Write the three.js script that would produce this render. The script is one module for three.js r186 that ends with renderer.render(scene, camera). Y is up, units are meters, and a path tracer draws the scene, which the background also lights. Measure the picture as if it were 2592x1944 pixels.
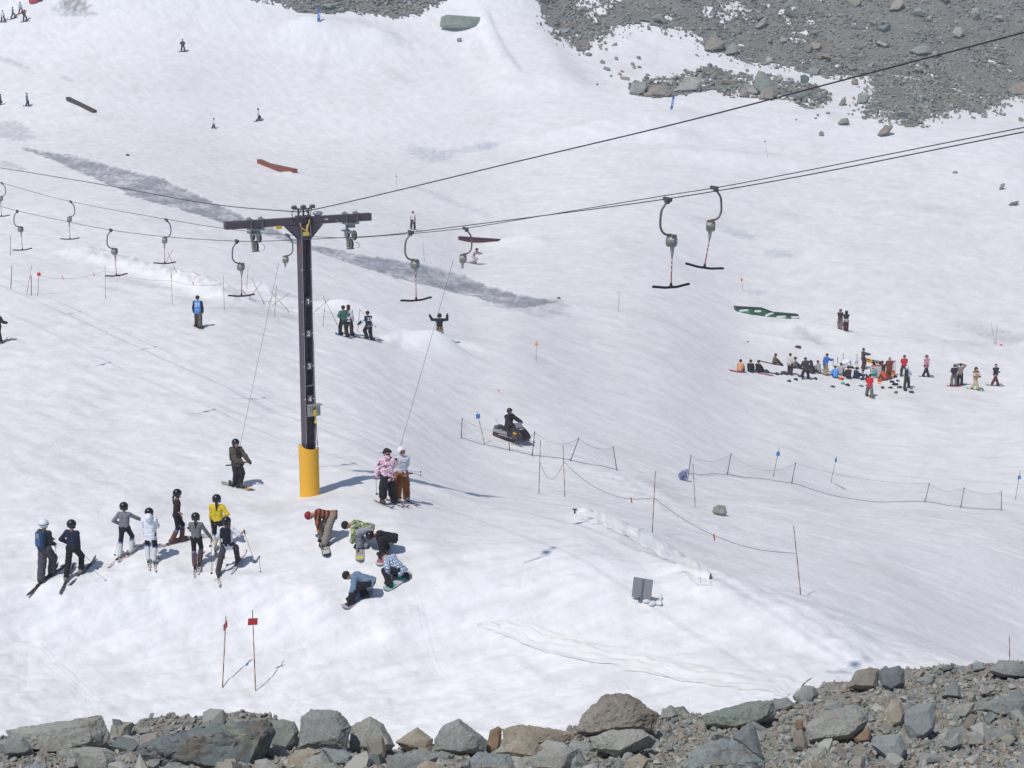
import * as THREE from 'three';
import { Sky } from 'three/addons/objects/Sky.js';
import { ImprovedNoise } from 'three/addons/math/ImprovedNoise.js';
import { ConvexHull } from 'three/addons/math/ConvexHull.js';
import { mergeGeometries, mergeVertices, toCreasedNormals } from 'three/addons/utils/BufferGeometryUtils.js';
import { RoundedBoxGeometry } from 'three/addons/geometries/RoundedBoxGeometry.js';
import { FontLoader } from 'three/addons/loaders/FontLoader.js';
import { TextGeometry } from 'three/addons/geometries/TextGeometry.js';

// ---------------------------------------------------------------- camera, sky, sun, exposure
const F = 4800, PITCH = -12 * Math.PI / 180;              // focal length in photo pixels, tilt of the camera
const scene = new THREE.Scene();
const camera = new THREE.PerspectiveCamera(2 * Math.atan(972 / F) * 180 / Math.PI, 4 / 3, 0.5, 4000);
camera.position.set(0, 0, 0);
camera.rotation.set(PITCH, 0, 0);
const SUN_EL = 57, SUN_AZ = 36;                           // the sun stands high, behind the left shoulder
const sunDir = new THREE.Vector3(-Math.sin(SUN_AZ * Math.PI / 180) * Math.cos(SUN_EL * Math.PI / 180), Math.sin(SUN_EL * Math.PI / 180), Math.cos(SUN_AZ * Math.PI / 180) * Math.cos(SUN_EL * Math.PI / 180));
const sky = new Sky(); sky.name = 'sky'; sky.userData.kind = 'structure';
sky.scale.setScalar(3000);
sky.material.uniforms.sunPosition.value.copy(sunDir);
sky.material.uniforms.turbidity.value = 2.2;
sky.material.uniforms.rayleigh.value = 0.8;
sky.material.uniforms.mieCoefficient.value = 0.004;
scene.add(sky);
scene.environmentIntensity = 0.13;
const sun = new THREE.DirectionalLight(new THREE.Color(1.0, 0.955, 0.9), 3.6);
sun.position.copy(sunDir).multiplyScalar(200).add(new THREE.Vector3(0, -20, -100));
sun.target.position.set(0, -20, -100);
sun.castShadow = true; sun.shadow.radius = 1.6; sun.shadow.mapSize.set(4096, 4096);
Object.assign(sun.shadow.camera, { left: -130, right: 130, top: 160, bottom: -160, near: 1, far: 700 });
scene.add(sun, sun.target);
const renderer = new THREE.WebGLRenderer({ antialias: true });
renderer.toneMapping = THREE.LinearToneMapping;
renderer.toneMappingExposure = 0.9;
renderer.shadowMap.enabled = true;
renderer.shadowMap.type = THREE.PCFSoftShadowMap;

// ---------------------------------------------------------------- helpers
const V = (x, y, z) => new THREE.Vector3(x, y, z);
let seed = 20240711;
function rnd() { seed = (seed * 1664525 + 1013904223) >>> 0; return seed / 4294967296; }
const rr = (a, b) => a + (b - a) * rnd();
const lerp = (a, b, t) => a + (b - a) * t, clamp = (x, a, b) => Math.min(b, Math.max(a, x));
const smooth = (a, b, x) => { const t = clamp((x - a) / (b - a), 0, 1); return t * t * (3 - 2 * t); };
const NZ = new ImprovedNoise();
const noise = (x, y, z = 0) => NZ.noise(x, y, z);
const fbm = (x, y, z = 0, o = 4) => { let s = 0, a = 0.5; for (let i = 0; i < o; i++) { s += a * NZ.noise(x, y, z + i * 7.3); x *= 2.03; y *= 2.03; z *= 2.03; a *= 0.5; } return s; };
const CP = Math.cos(PITCH), SP = Math.sin(PITCH);
function rayDir(u, v) { const x = (u - 1296) / F, y = (972 - v) / F; return V(x, y * CP + SP, y * SP - CP); }  // per metre of depth
const at = (u, v, s) => rayDir(u, v).multiplyScalar(F / s);          // a measured point: where it lies and how many pixels a metre takes there
const names = {};
function numbered(n) { const k = names[n] = (names[n] ?? -1) + 1; return k ? n + '_' + String(k).padStart(3, '0') : n; }
function tag(o, label, category, group) { o.userData.label = label; o.userData.category = category; if (group) o.userData.group = group; return o; }
function thing(name, label, category, pos, group) { const o = new THREE.Group(); o.name = numbered(name); if (pos) o.position.copy(pos); tag(o, label, category, group); scene.add(o); return o; }
function part(name, geo, mat, parent) { const m = new THREE.Mesh(geo, mat); m.name = name; m.castShadow = m.receiveShadow = true; parent.add(m); return m; }
function solo(name, geo, mat, label, category, group, pos) { const m = new THREE.Mesh(geo, mat); m.name = numbered(name); m.castShadow = m.receiveShadow = true; if (pos) m.position.copy(pos); tag(m, label, category, group); scene.add(m); return m; }
const mats = {};
function mat(hex, rough = 0.8, metal = 0, extra = {}) { const k = hex + '_' + rough + '_' + metal + JSON.stringify(extra); return mats[k] ||= new THREE.MeshStandardMaterial({ color: hex, roughness: rough, metalness: metal, ...extra }); }
const vcol = new THREE.MeshStandardMaterial({ vertexColors: true, roughness: 0.85 });
// joined geometries of one part
function join(list) { const l = list.map(g => { let h = g.index ? g.toNonIndexed() : g; for (const k of Object.keys(h.attributes)) if (k !== 'position' && k !== 'normal') h.deleteAttribute(k); return h; }); return l.length > 1 ? mergeGeometries(l) : l[0]; }
const box = (w, h, d, x = 0, y = 0, z = 0) => new THREE.BoxGeometry(w, h, d).translate(x, y, z);
const rbox = (w, h, d, r, x = 0, y = 0, z = 0) => new RoundedBoxGeometry(w, h, d, 2, r).translate(x, y, z);
function rod(a, b, r0, r1 = r0, n = 8) { const d = b.clone().sub(a), L = d.length(); const g = new THREE.CylinderGeometry(r1, r0, L, n); g.translate(0, L / 2, 0); g.applyQuaternion(new THREE.Quaternion().setFromUnitVectors(V(0, 1, 0), d.normalize())); g.translate(a.x, a.y, a.z); return g; }
const tube = (pts, r, n = 24, k = 6) => new THREE.TubeGeometry(new THREE.CatmullRomCurve3(pts), n, r, k);
function paint(g, c) { const col = new THREE.Color(c), n = g.attributes.position.count, a = new Float32Array(n * 3); for (let i = 0; i < n; i++) { a[3 * i] = col.r; a[3 * i + 1] = col.g; a[3 * i + 2] = col.b; } g.setAttribute('color', new THREE.BufferAttribute(a, 3)); return g; }
function joinPainted(list) { return mergeGeometries(list.map(([g, c]) => { const h = g.index ? g.toNonIndexed() : g; for (const k of Object.keys(h.attributes)) if (k !== 'position' && k !== 'normal') h.deleteAttribute(k); return paint(h, c); })); }

// ---------------------------------------------------------------- the lie of the land
// measured places on the snow: photo position and pixels per metre there
const CTRL = [
 [100,1490,82.7],[300,1410,80.8],[500,1465,82.2],[800,1390,80.2],[1000,1470,82.2],[640,1750,88.8],[100,1700,87.5],[1300,1720,88.2],[640,1580,84.4],[1300,1600,85],[1300,1500,82.8],[1650,1520,83.2],[2000,1660,86.4],[0,1380,80],[1300,1400,80],
 [600,1240,72.5],[780,1255,75],[860,1282,77],[1010,1280,76.5],[120,1260,73.5],[350,1275,75],[1300,1300,74],[1480,1340,77],[1800,1480,82],[2250,1650,84],
 [0,870,45],[505,832,44],[880,858,43.5],[950,862,43],[1110,860,41],[300,1050,56.5],[700,1050,55.5],[1000,1000,49],[1300,1000,45.5],[1700,950,36.3],[1700,1075,42],[1500,1100,47],[1900,1100,38.5],[1700,750,28.5],[1300,650,26.2],[1100,650,28],[1300,900,40],[1000,900,43.5],
 [1290,1118,49.5],[1180,1112,50.5],[1290,1143,52],[1365,1250,61],[1427,1260,62.5],[1657,1347,70],[2015,1505,79],[1757,1285,57.5],[1820,1300,58],
 [1557,1194,52],[1745,1202,48.5],[2010,1226,46.5],[2340,1272,46],[2535,1293,46],[2592,1450,57],[2592,1640,70],[2200,1420,64],
 [2190,1010,32],[2100,970,31.4],[1900,945,32],[2410,975,30.6],[2530,975,30.2],[2135,838,28.3],[1600,1000,40],[2592,1130,36.5],[1500,860,34.3],
 [270,752,40],[565,785,42.5],[600,575,29],[250,460,24.5],[450,670,35.5],[1300,790,34.3],[20,700,37],
 [1045,582,25],[1197,668,26.4],[1860,805,28],[2592,820,26],[880,520,23.8],[100,400,21.5],[1700,560,23.3],[2300,560,22],
 [650,300,18.3],[540,325,18.7],[463,132,17],[30,50,16.2],[70,268,18.3],[1000,200,17.3],[1400,150,16.8],[1700,285,18.3],[0,0,15.9],[1000,0,15.9],[1400,0,15.7],
 [2000,250,17.8],[2592,0,15.2],[2000,0,15.3],[2592,300,17.8],[2300,340,18.6],[2592,420,19.6],
 // ground out of sight behind the near ridge and past the top and the sides of the frame
 [1296,2050,100],[0,2050,100],[2592,2050,100],[-700,1750,86],[-700,1250,73],[-700,870,45],[-700,400,21],[-700,0,15.6],[3300,1700,76],[3300,1300,42],[3300,970,29],[3300,600,21.5],[3300,250,16.6],[3300,0,14.6],
 [0,-450,13.6],[1296,-450,13.4],[2592,-450,13],[3300,-450,12.8],[-700,-450,13.4]
];
// even out the steps: a smooth, monotone stretch of the distance so that near banks count as much as far slopes
const REF = [[12.5, -520], [14.2, -300], [15.7, 0], [17.2, 170], [18.3, 300], [21, 430], [25, 545], [30, 620], [37, 715], [44, 830], [50, 930], [58, 1050], [66, 1150], [72.5, 1240], [77, 1300], [80, 1390], [82.5, 1490], [86, 1720], [90, 1850], [100, 2050], [140, 2500], [400, 4500]].map(([s, v]) => [Math.log(s), v / 600]);
const REFM = REF.map((p, i) => { const d = k => (REF[k + 1][1] - REF[k][1]) / (REF[k + 1][0] - REF[k][0]); if (!i) return d(0); if (i === REF.length - 1) return d(i - 1); const a = d(i - 1), b = d(i); return 2 * a * b / (a + b); });
function tz(z) { const l = clamp(Math.log(F / (-z * 1.05)), REF[0][0], REF[REF.length - 1][0]); let i = 0; while (i < REF.length - 2 && l > REF[i + 1][0]) i++; const h = REF[i + 1][0] - REF[i][0], t = (l - REF[i][0]) / h, t2 = t * t, t3 = t2 * t; return (2 * t3 - 3 * t2 + 1) * REF[i][1] + (t3 - 2 * t2 + t) * h * REFM[i] + (-2 * t3 + 3 * t2) * REF[i + 1][1] + (t3 - t2) * h * REFM[i + 1]; }
const tx = (x, z) => 8 * x / -z;
const TP = CTRL.map(([u, v, s]) => { const p = at(u, v, s); return [tx(p.x, p.z), tz(p.z), p.y]; });
const kern = r2 => r2 < 1e-12 ? 0 : 0.5 * r2 * Math.log(r2);
const TW = (() => {
  const n = TP.length, N = n + 3, A = [];
  for (let i = 0; i < n; i++) { const r = new Float64Array(N + 1); for (let j = 0; j < n; j++) r[j] = kern((TP[i][0] - TP[j][0]) ** 2 + (TP[i][1] - TP[j][1]) ** 2); r[i] += 0.04; r[n] = 1; r[n + 1] = TP[i][0]; r[n + 2] = TP[i][1]; r[N] = TP[i][2]; A.push(r); }
  for (let k = 0; k < 3; k++) { const r = new Float64Array(N + 1); for (let j = 0; j < n; j++) r[j] = k ? TP[j][k - 1] : 1; A.push(r); }
  for (let c = 0; c < N; c++) { let p = c; for (let i = c; i < N; i++) if (Math.abs(A[i][c]) > Math.abs(A[p][c])) p = i; [A[c], A[p]] = [A[p], A[c]]; for (let i = 0; i < N; i++) if (i !== c) { const f = A[i][c] / A[c][c]; if (f) for (let j = c; j <= N; j++) A[i][j] -= f * A[c][j]; } }
  return A.map((r, i) => r[N] / r[i]);
})();
function landBase(x, z) { const a = tx(x, z), b = tz(z), n = TP.length; let y = TW[n] + TW[n + 1] * a + TW[n + 2] * b; for (let j = 0; j < n; j++) y += TW[j] * kern((a - TP[j][0]) ** 2 + (b - TP[j][1]) ** 2); return y; }
const BUMPS = [];                                       // snow piles, jumps and lips built on the land
function land(x, z) { let y = landBase(x, z); for (const b of BUMPS) y += b(x, z); return y; }
function ground(u, v, fn = land) {                      // where a line of sight meets the snow
  const d = rayDir(u, v); let t0 = 30, t1 = 0;
  for (let t = 30; t < 480; t *= 1.006) { if (d.y * t < fn(d.x * t, d.z * t)) { t1 = t; break; } t0 = t; }
  if (!t1) t1 = 480;
  for (let i = 0; i < 26; i++) { const m = (t0 + t1) / 2; if (d.y * m < fn(d.x * m, d.z * m)) t1 = m; else t0 = m; }
  const p = d.multiplyScalar(t1); p.y = fn(p.x, p.z); return p;
}
const scaleAt = p => F / (-p.z * CP + p.y * SP * 1);    // pixels per metre
function normalAt(x, z, e = 0.4) { return V(land(x - e, z) - land(x + e, z), 2 * e, land(x, z - e) - land(x, z + e)).normalize(); }
// ---------------------------------------------------------------- the snow field
const plan = (u, v) => { const p = ground(u, v, landBase); return [p.x, p.z]; };
function mound(u, v, rx, rz, h, yaw = 0, pw = 1) { const [cx, cz] = plan(u, v), c = Math.cos(yaw), s = Math.sin(yaw); BUMPS.push((x, z) => { const dx = x - cx, dz = z - cz; if (Math.abs(dx) + Math.abs(dz) > 3.2 * (rx + rz)) return 0; const a = (dx * c + dz * s) / rx, b = (-dx * s + dz * c) / rz, q = Math.pow(a * a + b * b, pw); return q > 9 ? 0 : h * Math.exp(-q); }); }
function ridge(pts, w, h, rough = 0) { const P = pts.map(([u, v]) => plan(u, v)); const lo = [1e9, 1e9], hi = [-1e9, -1e9]; for (const p of P) for (const k of [0, 1]) { lo[k] = Math.min(lo[k], p[k] - 4 * w); hi[k] = Math.max(hi[k], p[k] + 4 * w); }
  BUMPS.push((x, z) => { if (x < lo[0] || x > hi[0] || z < lo[1] || z > hi[1]) return 0; let best = 1e9, bt = 0; for (let i = 0; i + 1 < P.length; i++) { const ax = P[i][0], az = P[i][1], bx = P[i + 1][0] - ax, bz = P[i + 1][1] - az; const t = clamp(((x - ax) * bx + (z - az) * bz) / (bx * bx + bz * bz), 0, 1); const d = (x - ax - bx * t) ** 2 + (z - az - bz * t) ** 2; if (d < best) { best = d; bt = (i + t) / (P.length - 1); } } const q = best / (w * w); if (q > 9) return 0; const e = smooth(0, 0.12, bt) * smooth(1, 0.88, bt); return h * e * Math.exp(-q * q) * (1 + rough * fbm(x * 1.3, z * 1.3, 3)); }); }
// jumps, rolls and snow ramps of the park, far to near
mound(850, 105, 9, 5, 2.6); mound(775, 100, 3.5, 2.2, 1.3); mound(965, 120, 3, 2, 1.2);
ridge([[1250, -80], [1285, 60], [1325, 150], [1390, 250]], 6.5, 1.5); ridge([[1215, 40], [1250, 130], [1310, 220]], 1.1, 0.5, 0.6);
mound(1640, 318, 9, 3.2, 1.9, -0.25); mound(1480, 345, 8, 2.5, 0.9); mound(1830, 400, 10, 3, 0.9); mound(1700, 350, 3.4, 2, 0.8);
mound(745, 447, 2.6, 1.6, 0.6); mound(215, 300, 2.8, 1.5, 0.4); mound(1310, 616, 3.2, 1.8, 0.75); mound(2045, 838, 3.4, 1.9, 0.75); mound(2000, 870, 4, 1.6, 0.35);
mound(2300, 880, 10, 3, 0.5); mound(1500, 790, 12, 2.5, 0.4);
// snow pushed up beside the lift track
ridge([[150, 628], [260, 655], [390, 690], [470, 712], [560, 745], [620, 770]], 1.3, 0.5, 1.3);
mound(668, 745, 1.4, 1.2, 0.75); mound(735, 770, 2.2, 1.2, 0.4); mound(872, 795, 1.7, 1.2, 0.8); mound(960, 815, 2.6, 1.4, 0.4); mound(800, 800, 1.4, 1, 0.5);
mound(1116, 886, 1.8, 1.0, 0.85); mound(1070, 880, 1.6, 1.0, 0.5); mound(1012, 868, 0.8, 0.6, 0.5); mound(1180, 880, 2.2, 0.9, 0.4);
ridge([[1560, 1195], [1600, 1230], [1660, 1270], [1790, 1330], [1960, 1390]], 1.6, 0.12, 1.6);
mound(770, 1232, 3.4, 2.2, -0.33); mound(775, 1262, 0.5, 0.4, 0.1); mound(1110, 1250, 0.9, 0.4, 0.22);
ridge([[1460, 1300], [1600, 1375], [1800, 1475], [2000, 1560], [2250, 1660]], 1.3, 0.28, 0.3);
ridge([[40, 1535], [250, 1520], [420, 1490], [640, 1500], [900, 1560], [1150, 1590]], 0.9, 0.16, 0.5);
function cups(x, z) {                                   // sun cups and wind ripples
  const d = -z, t = smooth(-66, -58, z), m = 0.5 + 1.0 * clamp(0.5 + fbm(x * 0.06, z * 0.04, 21, 3), 0, 1);
  const a1 = x * 0.53 + z * 0.85, b1 = -x * 0.85 + z * 0.53, a2 = x * 0.92 - z * 0.39, b2 = x * 0.39 + z * 0.92;
  const w = smooth(-0.1, 0.06, x / d), a3 = x * 0.93 + z * 0.36, b3 = -x * 0.36 + z * 0.93; const fl = t < 1 && w < 1 ? 0.09 * fbm(a1 * 0.3, b1 * 1.1, 31, 4) + 0.11 * fbm(a1 * 0.06, b1 * 0.21, 41, 3) : 0, fr = t < 1 && w > 0 ? 0.10 * fbm(a3 * 0.26, b3 * 0.8, 35, 4) + 0.09 * fbm(a3 * 0.05, b3 * 0.17, 45, 3) : 0, f1 = lerp(fl, fr, w), f2 = t > 0 ? 0.05 * fbm(a2 * 0.8, b2 * 3.6, 37, 3) + 0.14 * fbm(a2 * 0.36, b2 * 1.3, 33, 4) + 0.22 * fbm(a2 * 0.08, b2 * 0.33, 43, 3) : 0;
  return m * (lerp(f1, f2, t) + 0.05 * fbm(x * 1.5, z * 1.5, 61, 3) * smooth(200, 60, d) + 0.06 * smooth(58, 54, d) * fbm(x * 1.9, z * 2.6, 67, 3)) + 0.2 * fbm(x * 0.045, z * 0.09, 51, 3) * smooth(70, 140, d);
}
BUMPS.push(cups);
// melted, dirty and icy places: position, half size, tilt in the picture, how dirty, tint
const DIRT = [], STRIP = [];
function patch(u, v, ru, rv, tilt, amount, tint = 0, fr = 1) {
  const c = plan(u, v), a = plan(u + ru * Math.cos(tilt), v + ru * Math.sin(tilt)), b = plan(u - rv * Math.sin(tilt), v + rv * Math.cos(tilt));
  const A = [a[0] - c[0], a[1] - c[1]], B = [b[0] - c[0], b[1] - c[1]], det = A[0] * B[1] - A[1] * B[0];
  const ext = 1.6 * (Math.hypot(...A) + Math.hypot(...B));
  DIRT.push({ c, ext, f: (x, z) => { const dx = x - c[0], dz = z - c[1]; const p = (dx * B[1] - dz * B[0]) / det, q = (A[0] * dz - A[1] * dx) / det; const r = Math.sqrt(p * p + q * q); if (r > 1.6) return 0; const k = r + 0.9 * fbm(p * 2.2 * fr + u, q * 2.2 * fr, v, 5) + 0.3 * noise(p * 11 * fr, q * 11 * fr, u); return amount * smooth(1.05, 0.6, k) * clamp(0.75 + 1.1 * fbm(x * 1.4, z * 0.7, 23, 4) + 0.4 * noise(x * 4.5, z * 2.2, 29), 0.1, 1.1); }, tint });
}
patch(190, 12, 42, 22, 0.1, 0.95, 1, 2); patch(195, 36, 60, 8, 0, 0.6, 0, 2); patch(150, 24, 28, 7, 0, 0.5, 0, 2);
patch(30, 335, 75, 24, 0.2, 0.55); patch(25, 420, 45, 10, 0.25, 0.5); patch(30, 158, 60, 8, 0.3, 0.45); patch(170, 200, 22, 6, 0.4, 0.4);
patch(1090, 392, 70, 17, 0.18, 0.6, 2, 2); patch(1190, 378, 85, 9, -0.2, 0.5, 2, 2); patch(1235, 370, 32, 8, -0.1, 0.5, 2, 2);
patch(1870, 590, 60, 11, 0.2, 0.5, 2, 2); patch(1975, 645, 45, 12, 0.1, 0.5, 2, 2); patch(1915, 741, 34, 7, 0.1, 0.45, 2); patch(1790, 560, 60, 8, 0.25, 0.3, 2);
patch(2040, 860, 50, 14, 0.3, 0.3); patch(2520, 848, 120, 22, 0.05, 0.4); patch(2450, 870, 80, 8, 0.05, 0.3); patch(1340, 775, 110, 22, 0.18, 0.5); patch(1400, 770, 40, 6, 0.1, 0.5);
patch(340, 715, 110, 10, 0.18, 0.42, 3); patch(300, 735, 60, 6, 0.15, 0.35, 3); patch(480, 760, 90, 8, 0.2, 0.3, 3); patch(640, 790, 160, 12, 0.12, 0.35, 3);
patch(1140, 510, 150, 7, 0.3, 0.35, 2); patch(2300, 520, 200, 14, 0.1, 0.14); patch(1700, 1250, 60, 22, 0.5, 0.3, 3); patch(1640, 1220, 40, 16, 0.5, 0.3, 3); patch(1950, 1265, 180, 12, 0.12, 0.22, 3); patch(2350, 1300, 160, 10, 0.1, 0.16, 3);
patch(500, 1270, 300, 22, 0.05, 0.14, 3); patch(430, 1300, 90, 9, 0, 0.2, 3); patch(960, 1570, 120, 16, -0.1, 0.14, 3); patch(1370, 1700, 90, 12, 0.5, 0.2, 3); patch(720, 1665, 70, 10, -0.25, 0.16, 3); patch(1000, 190, 60, 14, 0.5, 0.22, 3); patch(1215, 140, 40, 18, 0.9, 0.25, 3);
patch(1000, 868, 22, 14, 0.4, 0.4, 2); patch(2050, 865, 60, 8, 0.5, 0.3);
const stripTop = [[60, 372], [110, 382], [190, 392], [300, 425], [420, 452], [520, 502], [600, 537], [760, 608], [900, 640], [1040, 664], [1180, 698], [1300, 740], [1410, 772]];
const stripLow = [[1410, 776], [1300, 778], [1200, 756], [1100, 731], [1000, 703], [900, 671], [800, 634], [680, 593], [560, 563], [450, 527], [330, 492], [250, 454], [110, 394], [60, 376]];
const stripPoly = [...stripTop, ...stripLow].map(([u, v]) => plan(u, v));
function inPoly(P, x, z) { let r = false; for (let i = 0, j = P.length - 1; i < P.length; j = i++) if ((P[i][1] > z) !== (P[j][1] > z) && x < (P[j][0] - P[i][0]) * (z - P[i][1]) / (P[j][1] - P[i][1]) + P[i][0]) r = !r; return r; }
function bounds(P) { let a = [1e9, 1e9, -1e9, -1e9]; for (const p of P) a = [Math.min(a[0], p[0]), Math.min(a[1], p[1]), Math.max(a[2], p[0]), Math.max(a[3], p[1])]; return a; }
const stripB = bounds(stripPoly);
BUMPS.push((x, z) => { if (x < stripB[0] - 2 || x > stripB[2] + 2 || z < stripB[1] - 3 || z > stripB[3] + 3) return 0; const jx = 0.5 * fbm(x * 0.8, z * 0.4, 5), jz = 1.1 * fbm(x * 0.6, z * 0.5, 11); return inPoly(stripPoly, x + jx, z + jz) ? -0.16 + 0.28 * fbm(x * 0.9, z * 0.45, 71, 4) : 0; });   // the melt channel lies a little lower and is rough
const TINT = [[0.33, 0.335, 0.36], [0.27, 0.25, 0.235], [0.42, 0.47, 0.53], [0.46, 0.42, 0.38]];
function snowColor(x, z) {
  const n1 = fbm(x * 0.09, z * 0.05, 1.7, 4), n2 = fbm(x * 0.9, z * 0.5, 4.1, 3), n3 = noise(x * 3.1, z * 1.7, 9);
  const ax = x * 0.53 + z * 0.85, bx = -x * 0.85 + z * 0.53, w4 = smooth(-0.1, 0.06, x / -z), n4 = lerp(w4 < 1 ? fbm(ax * 0.35, bx * 1.5, 14, 3) : 0, w4 > 0 ? fbm((x * 0.93 + z * 0.36) * 0.3, (-x * 0.36 + z * 0.93) * 1.0, 16, 3) : 0, w4); let k = 0.80 + 0.07 * n1 + 0.10 * n2 + 0.035 * n3 + 0.13 * n4; const tb = smooth(-62, -57, z); if (tb > 0) k += tb * (0.16 * fbm((x * 0.92 - z * 0.39) * 0.35, (x * 0.39 + z * 0.92) * 2.1, 19, 4) - 0.01);
  let c = [k * 1.02, k, k * 0.985];
  const dirty = smooth(0.05, 0.5, fbm(x * 0.23 + 3, z * 0.12, 8, 5)) * 0.16;                 // thin wind-blown dust
  c = c.map((v, i) => lerp(v, TINT[3][i], dirty));
  for (const d of DIRT) { if (Math.abs(x - d.c[0]) > d.ext || Math.abs(z - d.c[1]) > d.ext) continue; const a = d.f(x, z); if (a > 0) c = c.map((v, i) => lerp(v, TINT[d.tint][i], a)); }
  if (x > stripB[0] - 2 && x < stripB[2] + 2 && z > stripB[1] - 3 && z < stripB[3] + 3) {
    const jx = 0.5 * fbm(x * 0.8, z * 0.4, 5), jz = 1.1 * fbm(x * 0.6, z * 0.5, 11);
    if (inPoly(stripPoly, x + jx, z + jz)) { const a = clamp(0.8 + 1.2 * fbm(x * 0.33, z * 0.18, 2, 5) + 0.5 * noise(x * 2.1, z * 0.9, 6) + 0.45 * noise(x * 5.2, z * 2, 16), 0.06, 1); const w = clamp(0.5 + 1.2 * fbm(x * 0.5, z * 0.3, 15, 4), 0, 1); const t = [lerp(0.26, 0.36, w), lerp(0.265, 0.37, w), lerp(0.285, 0.41, w)]; c = c.map((v, i) => lerp(v, t[i], a)); }
  }
  return c;
}
{
  const rows = new Set();
  const addRows = (u, v0, v1, st) => { for (let v = v0; v > v1; v -= st) rows.add(-ground(u, v, landBase).z); };
  addRows(620, 1930, -40, 3.2); addRows(1900, 1400, -40, 7); addRows(1300, 1300, 0, 8);
  for (let z = 12; z < 52; z *= 1.06) rows.add(z);
  for (let z = 310; z < 900; z *= 1.03) rows.add(z);
  let zs = [...rows].sort((a, b) => a - b), zz = [zs[0]]; for (const z of zs) if (z > zz[zz.length - 1] * 1.0004) zz.push(z);
  const cols = []; for (let u = -1500; u <= 4100; u += (u > -60 && u < 2650) ? 5.2 : 60) cols.push((u - 1296) / F);
  const R = zz.length, Cn = cols.length, pos = new Float32Array(R * Cn * 3), col = new Float32Array(R * Cn * 3), uv = new Float32Array(R * Cn * 2);
  let k = 0;
  for (let r = 0; r < R; r++) for (let c = 0; c < Cn; c++, k++) {
    const z = -zz[r], x = cols[c] * zz[r] * 1.06, zc = Math.max(z, -480);
    let y = land(x * zc / z, zc); if (z < -480) y += (zc - z) * 0.3;
    pos[3 * k] = x; pos[3 * k + 1] = y; pos[3 * k + 2] = z; uv[2 * k] = x / 36; uv[2 * k + 1] = z / 36;
    const q = snowColor(x, z); col[3 * k] = q[0]; col[3 * k + 1] = q[1]; col[3 * k + 2] = q[2];
  }
  const idx = new Uint32Array((R - 1) * (Cn - 1) * 6); k = 0;
  for (let r = 0; r + 1 < R; r++) for (let c = 0; c + 1 < Cn; c++) { const a = r * Cn + c, b = a + 1, d = a + Cn, e = d + 1; idx[k++] = a; idx[k++] = b; idx[k++] = e; idx[k++] = a; idx[k++] = e; idx[k++] = d; }
  const g = new THREE.BufferGeometry(); g.setAttribute('position', new THREE.BufferAttribute(pos, 3)); g.setAttribute('color', new THREE.BufferAttribute(col, 3)); g.setAttribute('uv', new THREE.BufferAttribute(uv, 2)); g.setIndex(new THREE.BufferAttribute(idx, 1)); g.computeVertexNormals();
  // grain of old summer snow, crossed by ski and board tracks
  const S = 2048, hgt = new Float32Array(S * S);
  for (const [n, amp] of [[40, 0.2], [110, 0.16], [260, 0.1], [560, 0.05]]) { const G = new Float32Array(n * n); for (let i = 0; i < n * n; i++) G[i] = rnd() - 0.5; for (let j = 0; j < S; j++) { const y = j / S * n, j0 = Math.floor(y), fy = y - j0, sy = fy * fy * (3 - 2 * fy), r0 = j0 % n * n, r1 = (j0 + 1) % n * n; for (let i = 0; i < S; i++) { const x = i / S * n, i0 = Math.floor(x), fx = x - i0, sx = fx * fx * (3 - 2 * fx), c0 = i0 % n, c1 = (i0 + 1) % n; hgt[j * S + i] += amp * 2 * ((G[r0 + c0] * (1 - sx) + G[r0 + c1] * sx) * (1 - sy) + (G[r1 + c0] * (1 - sx) + G[r1 + c1] * sx) * sy); } } }
  for (let t = 0; t < 210; t++) { let x = rnd() * S, y = rnd() * S, a = (rnd() < 0.7 ? 0.95 : 0.2) + rr(-0.5, 0.5) + (rnd() < 0.5 ? Math.PI : 0); const cv = rr(-0.004, 0.004), w = rnd() < 0.4 ? rr(5, 9) : rr(2, 3.5), dp = rr(0.3, 0.8), n = Math.floor(rr(200, 900)), twin = w < 4 ? rr(8, 14) : 0; for (let i = 0; i < n; i++) { a += cv + 0.004 * Math.sin(i * 0.02); x += Math.cos(a); y += Math.sin(a); for (const o of twin ? [0, twin] : [0]) { const cx = x - Math.sin(a) * o, cy = y + Math.cos(a) * o, R = Math.ceil(w * 1.6); for (let q = -R; q <= R; q++) { const px = Math.round(cx - Math.sin(a) * q), py = Math.round(cy + Math.cos(a) * q), id = ((py % S + S) % S) * S + (px % S + S) % S, e = Math.abs(q) / w; const v = e < 1 ? -dp * (1 - e * e) * 0.5 : dp * 0.3 * (1.6 - e) / 0.6; if (v < 0) hgt[id] = Math.min(hgt[id] + 0.12 * v, 0.3) + 0.25 * v; else hgt[id] += 0.12 * v; hgt[id] = clamp(hgt[id], -1, 1); } } } }
  const data = new Uint8Array(S * S * 4); for (let i = 0; i < S * S; i++) { const v = clamp(128 + 110 * hgt[i], 0, 255); data[4 * i] = data[4 * i + 1] = data[4 * i + 2] = v; data[4 * i + 3] = 255; }
  const bt = new THREE.DataTexture(data, S, S); bt.wrapS = bt.wrapT = THREE.RepeatWrapping; bt.magFilter = THREE.LinearFilter; bt.minFilter = THREE.LinearMipmapLinearFilter; bt.generateMipmaps = true; bt.needsUpdate = true;
  const m = new THREE.Mesh(g, new THREE.MeshStandardMaterial({ vertexColors: true, roughness: 0.78, bumpMap: bt, bumpScale: 0.075 }));
  m.name = 'snow_field'; m.receiveShadow = m.castShadow = true; m.userData.kind = 'structure'; scene.add(m);
  console.log('snow', R, Cn, idx.length / 3);
}
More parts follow.
